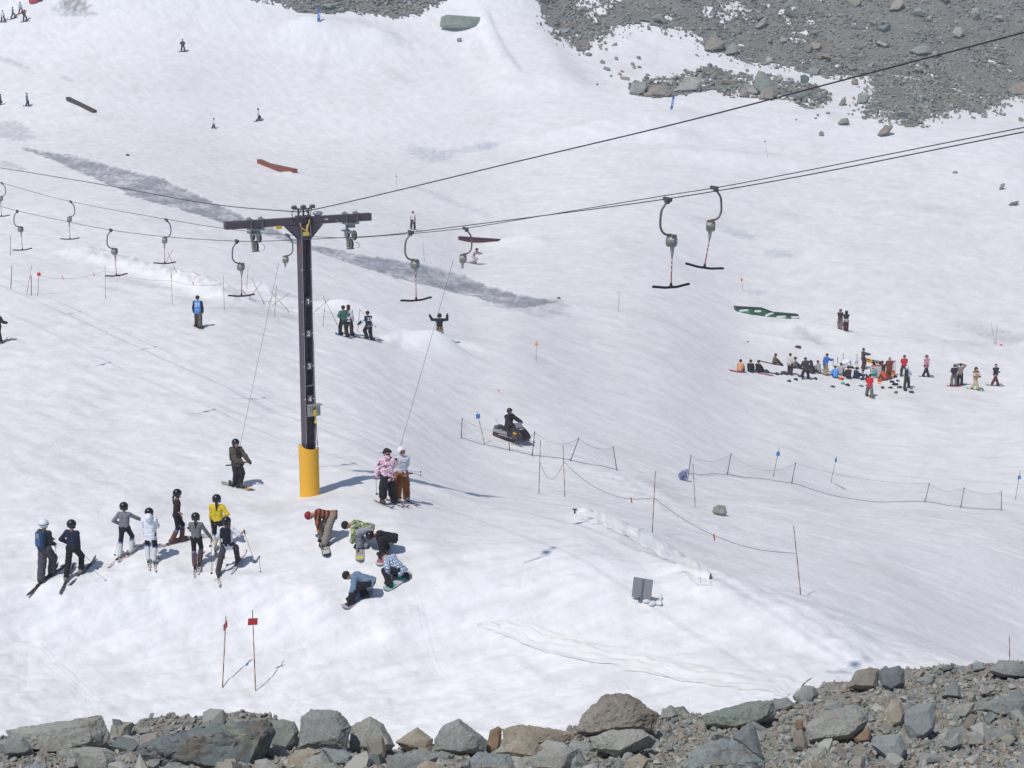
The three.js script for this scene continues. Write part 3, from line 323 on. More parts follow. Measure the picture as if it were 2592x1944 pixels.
// every large boulder of the ridge: tone, label, outline in the photograph, and a distance where its foot is hidden
const NEAR = [
 ['pale', 'long pale slab with a straight top at the left end of the rock ridge', [[14,1849],[82,1849],[141,1828],[249,1811],[261,1816],[277,1854],[280,1882],[254,1892],[188,1892],[118,1910],[70,1901],[24,1892]], 24.2],
 ['grey', 'grey block at the lower left corner of the picture', [[-10,1878],[10,1870],[60,1866],[86,1896],[78,1910],[10,1912]], 22.9],
 ['pale', 'pale rounded boulder cut by the bottom edge left of the big dark slab', [[183,1899],[212,1889],[266,1892],[291,1906],[291,1925],[280,1955],[205,1955],[207,1922]], 22.5],
 ['dark', 'small dark pointed stone right of the long pale slab', [[284,1819],[303,1821],[329,1845],[334,1863],[289,1863]], 24.8],
 ['green', 'small greenish stone beside the pale rounded boulder', [[284,1885],[313,1873],[331,1887],[320,1899],[294,1899]], 23.2],
 ['pale', 'small pale stone above the left tip of the big dark slab', [[338,1840],[381,1842],[385,1854],[348,1859]], 24.8],
 ['dark', 'biggest dark slab with green veins rising to the right', [[345,1912],[343,1894],[385,1868],[480,1849],[550,1835],[621,1828],[680,1819],[689,1828],[693,1854],[682,1894],[659,1925],[649,1960],[400,1960]], 22.9, { vein: 0.55, rough: 0.05, thick: 0.7 }],
 ['green', 'grey green block between the big dark slab and the two-tiered block', [[684,1823],[715,1820],[746,1826],[757,1849],[748,1882],[720,1906],[687,1885]], 24.2],
 ['grey', 'large two-tiered blue grey block on the skyline', [[762,1814],[788,1795],[854,1798],[875,1816],[889,1838],[880,1870],[877,1901],[786,1900],[755,1892],[760,1854]], 23.9],
 ['pale', 'pale peaked boulder right of the two-tiered block', [[887,1838],[915,1828],[937,1813],[969,1831],[985,1859],[1000,1887],[974,1900],[884,1906]], 24.2],
 ['brown', 'dark brown upright slab in front of the pale peaked boulder', [[924,1870],[969,1863],[977,1892],[976,1935],[945,1932],[934,1900]], 22.6],
 ['tan', 'tan boulder with an orange top at the bottom edge', [[729,1913],[781,1892],[802,1899],[814,1901],[774,1920],[762,1955],[727,1955]], 22.6],
 ['pale', 'small pale boulder leaning on the tan one at the bottom edge', [[774,1920],[814,1906],[840,1934],[832,1955],[762,1955]], 22.2],
 ['blue', 'smooth blue grey rock below the two-tiered block', [[811,1892],[877,1899],[891,1913],[889,1934],[842,1938]], 22.7],
 ['pale', 'low pale stone under the tip of the big dark slab', [[645,1925],[675,1920],[710,1943],[700,1960],[645,1960]], 22],
 ['tan', 'tan triangular stone with snow beside it on the ridge', [[1000,1878],[1056,1840],[1096,1870],[1094,1900],[1030,1900]], 24.3],
 ['grey', 'knobbly grey boulder with a rounded top in the dip of the ridge', [[1099,1870],[1122,1835],[1162,1818],[1183,1840],[1207,1854],[1207,1866],[1235,1875],[1230,1902],[1162,1912],[1099,1900]], 24],
 ['rust', 'rusty brown block at the left end of the long tan boulder', [[1237,1870],[1240,1849],[1261,1838],[1271,1845],[1268,1878],[1263,1903],[1228,1903]], 23.7],
 ['tan', 'long low tan boulder on the skyline', [[1271,1845],[1313,1833],[1360,1843],[1418,1847],[1454,1856],[1450,1882],[1301,1890],[1273,1890]], 24.4],
 ['tan', 'tan peaked boulder in front of the long low one', [[1254,1906],[1301,1873],[1317,1862],[1346,1870],[1383,1899],[1360,1915],[1300,1922]], 23.2],
 ['pale', 'pale granite block with a dark right face at the bottom edge', [[1315,1920],[1390,1899],[1437,1890],[1461,1896],[1454,1925],[1430,1955],[1315,1955]], 22.3],
 ['dark', 'flat dark stone lying above the pale granite block', [[1371,1882],[1402,1872],[1440,1880],[1418,1898],[1383,1901]], 23.4],
 ['blue', 'wide blue grey boulder at the bottom edge below the rusty block', [[1181,1925],[1209,1903],[1289,1910],[1308,1934],[1308,1955],[1179,1955]], 22.4],
 ['grey', 'flat grey boulder at the bottom edge right of the brown slab', [[979,1912],[1054,1901],[1110,1915],[1090,1938],[1054,1955],[976,1955]], 22.4],
 ['brown', 'big brown dome of rock and gravel right of the dip', [[1458,1850],[1474,1807],[1527,1759],[1555,1757],[1595,1755],[1621,1778],[1645,1796],[1665,1806],[1658,1850],[1545,1856],[1479,1862]], 24.6, { rough: 0.028 }],
 ['pale', 'tilted pale slab with a dark shaded underside', [[1495,1867],[1542,1848],[1624,1846],[1658,1867],[1663,1877],[1603,1890],[1566,1917],[1500,1893]], 22.9, { belly: -0.2 }],
 ['green', 'long grey green slab pointing up to the right on the skyline', [[1778,1809],[1833,1791],[1907,1775],[1954,1772],[1964,1804],[1959,1817],[1907,1835],[1873,1843],[1841,1848],[1781,1833]], 24.6],
 ['dark', 'dark triangular slab standing on end', [[1896,1827],[1912,1838],[1934,1922],[1912,1915],[1854,1867]], 23, { thick: 0.14 }],
 ['blue', 'large blue grey boulder at the bottom edge below the dark triangle', [[1747,1904],[1773,1888],[1828,1869],[1865,1875],[1938,1927],[1936,1955],[1728,1955]], 22.3],
 ['pale', 'small light stone on the skyline between the dome and the long slab', [[1676,1793],[1702,1793],[1715,1809],[1700,1820],[1671,1818]], 25.2],
 ['grey', 'grey stone at the high end of the long grey green slab', [[1954,1772],[1993,1765],[2012,1782],[1990,1800],[1962,1800]], 25.4],
 ['tan', 'tan stone with an orange edge under the tilted pale slab', [[1584,1925],[1618,1906],[1645,1922],[1629,1950],[1587,1950]], 22.2],
 ['grey', 'rounded grey stone where the ridge starts to climb', [[2006,1762],[2034,1734],[2060,1737],[2074,1757],[2060,1780],[2020,1780]], 26],
 ['brown', 'brown sloping block on the skyline left of the dark cube', [[2143,1742],[2166,1697],[2203,1689],[2226,1694],[2223,1745]], 26.8],
 ['dark', 'dark cube-like block high on the right part of the ridge', [[2223,1697],[2277,1684],[2289,1697],[2291,1729],[2274,1740],[2254,1750],[2231,1734]], 26.2],
 ['pale', 'biggest pale rounded boulder in the middle of the right slope', [[2040,1837],[2080,1800],[2160,1783],[2197,1800],[2200,1823],[2183,1846],[2160,1869],[2120,1866],[2069,1877],[2046,1874]], 23.9],
 ['rust', 'rusty chunk at the right foot of the biggest pale boulder', [[2160,1869],[2197,1837],[2206,1851],[2203,1874],[2169,1879]], 23.4],
 ['tan', 'tan and grey block wedged beside the round grey boulder', [[2237,1800],[2260,1769],[2280,1774],[2291,1806],[2283,1830],[2249,1840]], 24],
 ['blue', 'round grey boulder with a dark hollow under its right side', [[2291,1800],[2320,1783],[2360,1777],[2369,1811],[2366,1843],[2340,1869],[2306,1869],[2289,1834]], 23.7],
 ['grey', 'grey pointed stone in the gravel of the upper right slope', [[2383,1762],[2414,1714],[2429,1737],[2434,1768]], 25.6],
 ['pale', 'whitish stone lying in the gravel near the right edge', [[2474,1746],[2489,1737],[2520,1746],[2503,1759],[2483,1757]], 25.7],
 ['grey', 'large grey boulder at the top right end of the ridge', [[2503,1697],[2529,1670],[2566,1671],[2610,1691],[2610,1718],[2531,1714]], 27.6],
 ['blue', 'small blue grey stone left of the top right boulder', [[2457,1680],[2489,1676],[2497,1691],[2480,1698],[2463,1698]], 28],
 ['dark', 'small flat dark stone on the skyline of the right slope', [[2374,1691],[2414,1681],[2417,1693],[2383,1700]], 28],
 ['pale', 'pale square block low on the right slope', [[2443,1857],[2471,1849],[2494,1863],[2497,1888],[2451,1886]], 22.9],
 ['grey', 'long flat block with a shadowed gap below at the right edge', [[2497,1863],[2497,1851],[2569,1840],[2574,1863],[2554,1877],[2503,1877]], 23.1],
 ['blue', 'wide blue grey boulder below the wedged tan block', [[2209,1863],[2280,1857],[2297,1897],[2283,1926],[2246,1923],[2203,1885]], 22.7],
 ['brown', 'stone pillar like a little cairn left of the biggest pale boulder', [[2009,1849],[2031,1846],[2046,1877],[2040,1900],[2006,1896]], 23],
 ['rust', 'small rusty cap stone on the little cairn', [[2014,1823],[2031,1820],[2034,1843],[2028,1850],[2014,1848]], 23.15],
 ['grey', 'grey wedge left of the pale square block', [[2383,1888],[2431,1849],[2437,1883],[2403,1900]], 22.8],
 ['grey', 'big grey slab at the right edge below the gravel', [[2497,1777],[2534,1763],[2610,1763],[2610,1809],[2531,1812],[2469,1796]], 24.7],
 ['pale', 'light slanting stone left of the right-edge slab', [[2400,1800],[2429,1783],[2469,1777],[2463,1800],[2446,1816],[2410,1815]], 24.2],
 ['brown', 'purplish brown wedge above the pale square block', [[2431,1840],[2457,1806],[2477,1811],[2463,1846],[2440,1850]], 23.5]
];
for (const [tone, label, poly, depth, opt] of NEAR) { const cu = poly.reduce((a, p) => a + p[0], 0) / poly.length, vb = Math.max(...poly.map(p => p[1])); const d0 = onMoraine(cu, Math.min(vb, 1950)); boulder(poly, d0 ? clamp(d0 - 0.05, depth - 0.8, depth + 0.8) : depth, tone, label, { lean: 0.35, ...opt }); }
{ // angular blocks packed between the large ones
  const tones = ['grey', 'pale', 'green', 'tan', 'blue', 'grey', 'brown', 'pale', 'dark'];
  for (let i = 0; i < 80; i++) { const left = i < 58, u = left ? rr(-30, 1480) : rr(1480, 2620), v = left ? rr(1882, 1958) : rr(1760, 1955), d = onMoraine(u, v); if (!d) continue; const s = F / d, R = left ? rr(16, 44) : rr(13, 30), n = 5 + Math.floor(rnd() * 3), a0 = rr(0, 6), fl = rr(0.45, 0.85), poly = []; for (let k = 0; k < n; k++) { const a = a0 + k / n * 6.283 + rr(-0.3, 0.3); poly.push([u + Math.cos(a) * R * rr(0.8, 1.15), v + Math.sin(a) * R * fl * rr(0.8, 1.15) - R * 0.15]); } boulder(poly, d + 0.12, tones[Math.floor(rnd() * tones.length)], '', { lean: 0.5, thick: rr(0.6, 1) * R / s }, moraine); }
}
{
  const place = big => { for (let t = 0; t < 40; t++) { const u = rr(-60, 2650), v = rr(1660, 1960), d = onMoraine(u, v); if (!d || d > 31) continue; const right = u > 1450 ? 1 : big ? 1.35 : 0.9; const q = rnd(), r = big ? lerp(0.055, 0.2, q * q) : lerp(0.01, 0.065, q * q); const p = rayDir(u, v).multiplyScalar(d); p.y = morY(p.x, p.z) + r * rr(0.1, 0.5); return { p, r: r * right }; } return null; };
  stoneField(moraine, 215, 13000, place, 'gravel');
}
// ---------------------------------------------------------------- the T-bar lift
const font = await new FontLoader().loadAsync('fonts/droid/droid_sans_bold.typeface.json');
function text(s, size, depth = 0.004) { const g = new TextGeometry(s, { font, size, depth, curveSegments: 4, bevelEnabled: false }); g.computeBoundingBox(); const b = g.boundingBox; g.translate(-(b.min.x + b.max.x) / 2, -(b.min.y + b.max.y) / 2, 0); g.deleteAttribute('uv'); return g; }
const yOf = (v, z) => { const m = (972 - v) / F; return -z * (SP + m * CP) / (CP - m * SP); };
const A0 = at(1690, 505, 117.5), A1 = at(55, 537, 52.5);
const eL = V(A0.x - A1.x, 0, A0.z - A1.z).normalize();            // along the ropes, uphill, towards the camera
const eC = V(-eL.z * -1, 0, -eL.x).normalize(); if (eC.x < 0) eC.negate();   // along the crossbar, to the right
const YAW = Math.atan2(-eC.z, eC.x);
function onRope(u, v, off) { const d = rayDir(u, v), n = eC; const P = A0.clone().addScaledVector(eC, off); const t = P.dot(V(n.x, 0, n.z)) / (d.x * n.x + d.z * n.z); return d.multiplyScalar(t); }
const fs = onRope(648, 611, 0), TB = fs.clone().addScaledVector(eC, 1.72);
TB.y = land(TB.x, TB.z);
const steel = new THREE.MeshStandardMaterial({ color: '#5a4c54', roughness: 0.6, metalness: 0.15 });
const galv = mat('#8e8c88', 0.5, 0.5), galvDark = mat('#5c5a58', 0.55, 0.5), rubber = mat('#1e1b1e', 0.7), yellow = mat('#d9a62e', 0.6), whiteP = mat('#e2e2e0', 0.6);
const tower = thing('lift_tower', 'dark steel lift tower with a wide crossbar and yellow padded foot', 'lift tower', TB); tower.rotation.y = YAW;
const hT = v => yOf(v, TB.z) - TB.y;                               // height above the foot
const yBarTop = hT(549), yBar = yBarTop - 0.13, topY = yBarTop;
{ // column: an I-beam, its open side towards the riders
  const col = part('column', join([box(0.03, topY + 0.6, 0.43, -0.165, topY / 2 - 0.3, 0), box(0.03, topY + 0.6, 0.43, 0.165, topY / 2 - 0.3, 0), box(0.30, topY + 0.6, 0.03, 0, topY / 2 - 0.3, 0)]), steel, tower);
  for (const s of [-1, 1]) part('paint_line', box(0.006, topY - 2.2, 0.012, s * 0.165, (topY + 1.6) / 2, 0.2215), mat('#d8d5d2', 0.7), col);
  let i = 0; for (let y = 1.9; y < topY - 0.6; y += 0.34) part('rung', rod(V(-0.14, y, 0.13), V(0.14, y, 0.13), 0.009), galvDark, tower);
  [['', 680], ['1', 761], ['2', 842], ['3', 924], ['4', 1007]].forEach(([n, v]) => { const y = hT(v); part('depth_tick', box(0.08, 0.02, 0.008, -0.19, y, 0.226), whiteP, tower); part('depth_tick', box(0.07, 0.02, 0.008, 0.145, y, 0.226), whiteP, tower); if (n) { const m = part('mark_plate', box(0.2, 0.26, 0.006, 0, y, 0.219), steel, tower); part('number', text(n, 0.17).translate(0, y, 0.225), whiteP, m); } });
  part('conduit', join([tube([V(0.05, 3.2, 0.06), V(0.05, 5, 0.06), V(0.06, topY - 1.2, 0.06), V(0.06, topY - 0.5, 0.08)], 0.012), tube([V(0.19, 2.0, 0.2), V(0.2, 3.0, 0.22), V(0.19, 3.9, 0.2), V(0.18, 5.5, 0.21)], 0.014), tube([V(0.2, 2.9, 0.22), V(0.22, 2.2, 0.24), V(0.24, 1.75, 0.24), V(0.2, 2.0, 0.22)], 0.009)]), rubber, tower);
  for (const v of [974, 1050]) part('strap', box(0.345, 0.02, 0.45, 0, hT(v), 0), galv, tower);
  part('rust_patch', box(0.006, 0.3, 0.13, -0.183, hT(627), 0.12), mat('#8a4a26', 0.95), tower);
}
{ // crossbar with gusset plates
  const L = 5.62, s = new THREE.Shape(); s.moveTo(-0.7, 0); s.lineTo(0.66, 0); s.lineTo(0.19, -0.5); s.lineTo(-0.19, -0.5);
  const bar = part('crossbar', new RoundedBoxGeometry(L - 0.34, 0.26, 0.24, 2, 0.025).translate(-0.17, yBar, 0), steel, tower);
  part('gusset', join([0.126, -0.156].map(z => new THREE.ExtrudeGeometry(s, { depth: 0.03, bevelEnabled: false }).translate(0, yBar - 0.13, z))), steel, tower);
  part('top_plate', box(0.5, 0.03, 0.4, 0, yBar + 0.15, 0), steel, tower);
  part('label_plate', box(0.12, 0.05, 0.006, 0.78, yBar + 0.02, 0.126), mat('#cfc9a8', 0.7), tower);
  for (const x of [-0.33, 0, 0.33]) { const c = part('line_clamp', join([box(0.16, 0.09, 0.14, x, yBar + 0.46, 0), box(0.05, 0.26, 0.06, x * 0.55, yBar + 0.3, 0)]), galvDark, tower); part('bolt', join([-0.05, 0, 0.05].map(k => rod(V(x + k, yBar + 0.5, 0.03), V(x + k, yBar + 0.55, 0.03), 0.014))), mat('#7a3f3a', 0.8), c); }
  part('frame', join([rod(V(-0.25, yBar + 0.13, 0), V(-0.02, yBar + 0.45, 0), 0.022), rod(V(0.25, yBar + 0.13, 0), V(0.02, yBar + 0.45, 0), 0.022), rod(V(-0.3, yBar + 0.4, 0), V(0.3, yBar + 0.4, 0), 0.025)]), galv, tower);
  part('lamp_housing', new THREE.SphereGeometry(0.14, 16, 10).scale(1.3, 0.62, 0.8).translate(0.52, yBar + 0.22, 0), mat('#9aa0ab', 0.35, 0.3), tower);
  for (const q of [tube([V(-0.3, yBar + 0.45, 0.05), V(-0.45, yBar + 0.3, 0.1), V(-0.42, yBar + 0.1, 0.14), V(-0.3, yBar + 0.05, 0.15)], 0.013), tube([V(0.3, yBar + 0.45, 0.05), V(0.2, yBar + 0.2, 0.14), V(0.24, yBar - 0.1, 0.2), V(0.18, yBar - 0.5, 0.24)], 0.013)]) part('cable_loop', q, rubber, tower);
  const pl = part('rescue_rope', join([box(0.2, 0.13, 0.1, -0.02, yBar - 0.42, 0.2), tube([V(-0.2, yBar - 0.05, 0.16), V(-0.14, yBar - 0.22, 0.2), V(0.02, yBar - 0.3, 0.22), V(0.1, yBar - 0.1, 0.2), V(0.14, yBar + 0.06, 0.18)], 0.02), tube([V(0.06, yBar - 0.1, 0.2), V(0.02, yBar - 0.3, 0.25), V(0.1, yBar - 0.45, 0.25)], 0.026)]), mat('#e0bb62', 0.75), tower);
  part('yellow_bracket', rbox(0.2, 0.1, 0.08, 0.02, -0.95, yBar - 0.16, 0.14), yellow, tower);
  for (const q of [rod(V(-1.5, yBar - 0.22, 0.16), V(-1.08, yBar - 0.1, 0.16), 0.009), rod(V(1.1, yBar + 0.0, 0.16), V(1.3, yBar - 0.18, 0.16), 0.007)]) part('stick', q, mat('#cdbf96', 0.8), tower);
}
const ropeY = off => (off < 0 ? onRope(648, 610.8, 0) : onRope(878, 602, 3.44)).y - TB.y;
for (const s of [-1, 1]) { // sheaves: two wheels above and one below each rope
  const x = s * 1.72, yr = ropeY(s), g = new THREE.Group(); g.name = 'sheave_assembly'; g.position.set(x, 0, 0); tower.add(g);
  const yb = yBar - 0.13;
  part('clamp', join([-0.2, 0.2].flatMap(k => [box(0.1, 0.03, 0.34, k, yb - 0.015, 0), box(0.1, 0.05, 0.34, k, yb + 0.29, 0), box(0.03, 0.09, 0.04, k - 0.03, yb + 0.34, 0.1), rod(V(k, yb - 0.06, 0.145), V(k, yb + 0.3, 0.145), 0.014), rod(V(k, yb - 0.06, -0.145), V(k, yb + 0.3, -0.145), 0.014)])), galv, g);
  part('bracket', join([box(0.5, 0.05, 0.36, 0, yb - 0.055, 0), box(0.24, 0.12, 0.06, 0, yb - 0.14, 0.1), box(0.06, yb - yr - 0.02, 0.1, -0.14, (yb - 0.06 + yr) / 2, 0), box(0.2, 0.05, 0.9, -0.06, yr + 0.26, 0), box(0.03, 0.3, 0.16, -0.12, yr - 0.1, 0), box(0.25, 0.04, 0.12, -0.02, yr - 0.33, 0)]), galv, g);
  for (const [z, y] of [[0.3, yr + 0.16], [-0.3, yr + 0.16], [0, yr - 0.17]]) { const w = part('sheave', new THREE.LatheGeometry([[0.02, -0.05], [0.1, -0.05], [0.12, -0.03], [0.15, -0.045], [0.16, -0.04], [0.15, 0], [0.16, 0.04], [0.15, 0.045], [0.12, 0.03], [0.1, 0.05], [0.02, 0.05]].map(p => new THREE.Vector2(p[0], p[1])), 22).rotateZ(Math.PI / 2).translate(0, y, z), mat('#8f8c80', 0.5, 0.4), g); part('tyre', new THREE.TorusGeometry(0.148, 0.03, 6, 22).rotateY(Math.PI / 2).translate(0, y, z), rubber, w); }
  part('guard', box(0.16, 0.3, 0.05, 0.02, yr - 0.16, -0.2), galvDark, g); part('wire_loop', tube([V(0.16, yr - 0.1, 0.1), V(0.26, yr - 0.16, 0.1), V(0.26, yr - 0.28, 0.1), V(0.17, yr - 0.3, 0.1)], 0.008, 12, 5), galvDark, g);
}
{ // control box with a little roof, and the yellow pad
  const y = hT(1036);
  const b = part('control_box', join([box(0.44, 0.36, 0.12, 0.1, y, 0.3), box(0.5, 0.03, 0.26, 0.12, y + 0.21, 0.32).rotateX(0)]), mat('#a3a29c', 0.45, 0.35), tower);
  part('switch', join([box(0.1, 0.2, 0.06, 0.1, y - 0.04, 0.39), box(0.03, 0.24, 0.04, 0.13, y - 0.28, 0.36), new THREE.SphereGeometry(0.05, 10, 8).translate(0.13, y - 0.4, 0.36)]), mat('#e3c13a', 0.55), b);
  part('red_button', box(0.05, 0.04, 0.03, 0.1, y + 0.09, 0.39), mat('#a8322a', 0.5), b);
  // pad: a bent sheet of foam open at the back
  const n = 28, H0 = -0.12, H1 = hT(1130), pos = [], idx = [];
  const ring = (a, y, r) => [r * 1.0 * Math.sin(a), y, r * Math.cos(a) * 0.92 + 0.02];
  for (let k = 0; k < 2; k++) for (let j = 0; j <= 16; j++) for (let i = 0; i <= n; i++) { const a = lerp(-2.05, 2.05, i / n) + 0.1, t = j / 16, r = 0.345 - k * 0.035 + 0.012 * noise(i * 0.25, j * 0.4, 3); const topv = H1 + 0.07 * -Math.sin(a) + 0.03 * Math.cos(a * 2.2) * -1 + 0.02 * noise(i * 0.5, 1, 7); pos.push(...ring(a, lerp(H0, topv, t), r)); }
  const W = n + 1, N = W * 17, q = (a, b, c, d) => idx.push(a, b, c, a, c, d);
  for (let j = 0; j < 16; j++) for (let i = 0; i < n; i++) { const a = j * W + i; q(a, a + 1, a + W + 1, a + W); q(N + a, N + a + W, N + a + W + 1, N + a + 1); }
  for (let i = 0; i < n; i++) { const a = 16 * W + i; q(a, a + 1, N + a + 1, N + a); q(i, N + i, N + i + 1, i + 1); }
  for (let j = 0; j < 16; j++) for (const i of [0, n]) { const a = j * W + i; if (i) q(a, N + a, N + a + W, a + W); else q(a, a + W, N + a + W, N + a); }
  const g = new THREE.BufferGeometry(); g.setAttribute('position', new THREE.Float32BufferAttribute(pos, 3)); g.setIndex(idx); g.computeVertexNormals();
  const pad = part('pad', toCreasedNormals(g, 0.8), mat('#eeb132', 0.75, 0, { side: THREE.DoubleSide }), tower); pad.rotation.y = -YAW * 0.9;
}
// ---- ropes
const frontPx = [[-260, 462], [0, 522], [41, 533], [160, 559], [285, 583], [440, 601], [592, 610], [648, 611], [740, 607.5], [836, 603], [960, 596.5], [1040, 588], [1350, 549], [1690, 503], [2000, 451], [2592, 334], [3000, 255]];
const backPx = [[-260, 395], [0, 462], [165, 507], [410, 553], [540, 574.5], [661, 589], [760, 597], [878, 602], [960, 597.5], [1175, 578], [1350, 550], [1690, 494], [1830, 472], [2592, 322.5], [3000, 243]];
const linePx = [[-260, 388], [0, 425], [280, 471], [540, 517.5], [735, 535], [762, 536], [791, 531], [930, 500], [1300, 411], [1728, 309], [2160, 196], [2592, 82], [3000, -28]];
const ropeMat = mat('#3a3338', 0.55, 0.5);
function rope(px, off, r, name, label) { const P = px.map(([u, v]) => onRope(u, v, off)), n = P.length; P.unshift(P[0].clone().addScaledVector(P[0].clone().sub(P[1]).normalize(), 60)); P.push(P[n].clone().addScaledVector(P[n].clone().sub(P[n - 1]).normalize(), 40)); return solo(name, new THREE.TubeGeometry(new THREE.CatmullRomCurve3(P, false, 'centripetal'), 480, r, 6), ropeMat, label, 'cable'); }
rope(frontPx, 0, 0.0108, 'haul_rope', 'lift rope over the left sheaves, lowest of the three cables at the left');
rope(backPx, 3.44, 0.0108, 'haul_rope', 'lift rope over the right sheaves, middle one of the cables at the left edge');
rope(linePx, 1.72, 0.0165, 'overhead_line', 'thick overhead cable over the top of the lift tower');
// ---- hangers
const armM = mat('#77726d', 0.5, 0.45), drumM = mat('#8c877e', 0.48, 0.25), wingM = mat('#1d1822', 0.6), stickM = mat('#2f6fc0', 0.5);
function hanger(u, v, off, label, opt = {}) {
  const p = onRope(u, v, off), m = off ? -1 : 1, g = thing('t_bar_hanger', label, 'T-bar', p, 'T-bars hanging from the lift ropes'); g.rotation.y = YAW;
  part('grip', join([rbox(0.07, 0.09, 0.3, 0.02, 0, 0.005, 0), rbox(0.09, 0.12, 0.12, 0.02, -m * 0.03, -0.03, 0.03)]), galvDark, g);
  part('arm', tube([V(-m * 0.02, -0.02, 0.03), V(-m * 0.07, -0.09, 0.03), V(-m * 0.165, -0.22, 0.03), V(-m * 0.195, -0.42, 0.03), V(-m * 0.19, -0.58, 0.03), V(-m * 0.13, -0.70, 0.03), V(-m * 0.02, -0.76, 0.03), V(m * 0.08, -0.76, 0.03)], 0.026, 30, 8), armM, g);
  const bx = m * 0.1, by = -0.91, dir = V(0.63, 0, 0.78 * m * (m > 0 ? 1 : -1) * -1); const yaw = m > 0 ? Math.atan2(0.78, 0.63) : Math.atan2(0.5, 0.86);
  const d = new THREE.Group(); d.position.set(bx, by, 0.03); d.rotation.y = -yaw; d.name = 'spring_box'; g.add(d);   // axis of the drum: local x
  part('drum', new THREE.LatheGeometry([[0, -0.105], [0.1, -0.105], [0.122, -0.085], [0.13, 0], [0.122, 0.085], [0.1, 0.105], [0, 0.105]].map(q => new THREE.Vector2(q[0], q[1])), 24).rotateZ(-Math.PI / 2), drumM, d);
  part('cover', join([rbox(0.17, 0.05, 0.12, 0.012, 0, 0.125, 0), rbox(0.06, 0.07, 0.2, 0.01, 0.06, 0.1, 0)]), mat('#6d5c55', 0.55, 0.3), d);
  part('sticker', box(0.004, 0.085, 0.11, 0.1075, 0.01, 0), stickM, d);
  if (opt.num) part('number', text(opt.num, 0.055, 0.002).rotateY(Math.PI / 2).translate(0.1097, 0.01, 0), whiteP, d);
  part('nozzle', new THREE.CylinderGeometry(0.05, 0.035, 0.17, 12).translate(bx + m * 0.02, by - 0.2, 0.03), mat('#b3b0a8', 0.5, 0.3), g);
  if (opt.tow) return g;
  const t = new THREE.Group(); t.name = 't_bar'; t.position.set(bx + m * 0.02, by - 0.27, 0.03); t.rotation.set(0, opt.yaw ?? 0, opt.swing ?? 0.03); g.add(t);
  part('ferrule', new THREE.CylinderGeometry(0.022, 0.016, 0.1, 8).translate(0, -0.03, 0), mat('#4a4243', 0.6), t);
  const red = mat('#b0363f', 0.55), wht = mat('#d9cfcb', 0.55); part('stem', new THREE.CylinderGeometry(0.014, 0.014, 0.62, 8).translate(0, -0.38, 0), red, t);
  for (const y of [-0.14, -0.24, -0.36]) part('white_band', new THREE.CylinderGeometry(0.0152, 0.0152, 0.035, 8).translate(0, y, 0), wht, t);
  part('seat_bar', join([tube([V(-0.46, -0.70, 0), V(-0.4, -0.705, 0), V(-0.15, -0.735, 0), V(0, -0.735, 0), V(0.15, -0.735, 0), V(0.4, -0.695, 0), V(0.46, -0.69, 0)], 0.029, 30, 8), new THREE.SphereGeometry(0.029, 8, 6).translate(-0.46, -0.70, 0), new THREE.SphereGeometry(0.029, 8, 6).translate(0.46, -0.69, 0), new THREE.CylinderGeometry(0.02, 0.045, 0.09, 8).translate(0, -0.68, 0)]), wingM, t);
  return g;
}
hanger(1690, 505, 0, 'nearest T-bar, on the front rope right of the tower', { num: '55', swing: -0.02 });
hanger(1040, 588, 0, 'T-bar hanging just right of the tower, front rope', { num: '54', swing: 0.01 });
hanger(600, 610, 0, 'T-bar hanging left of the tower close to its column', { num: '53', swing: -0.04 });
hanger(281, 582, 0, 'T-bar on the lower rope above the rope fence, second from left on that rope', { swing: 0.02 });
hanger(44, 534, 0, 'leftmost T-bar on the lower rope', { swing: 0.02 });
hanger(1808, 476, 3.44, 'T-bar behind the nearest one, its stem swung to the left', { swing: -0.16, yaw: -0.35 });
hanger(1178, 579, 3.44, 'spring box towing the two skiers in pink and white', { tow: true });
hanger(727, 595, 3.44, 'spring box half behind the column towing the lone snowboarder', { tow: true });
hanger(420, 556, 3.44, 'T-bar on the upper rope left of the tower', { swing: -0.02, yaw: -0.2 });
hanger(178, 510, 3.44, 'T-bar on the upper rope near the left edge', { swing: 0, yaw: -0.2 });
hanger(4, 463, 3.44, 'T-bar arm cut by the left edge on the upper rope', { swing: 0, yaw: -0.2 });
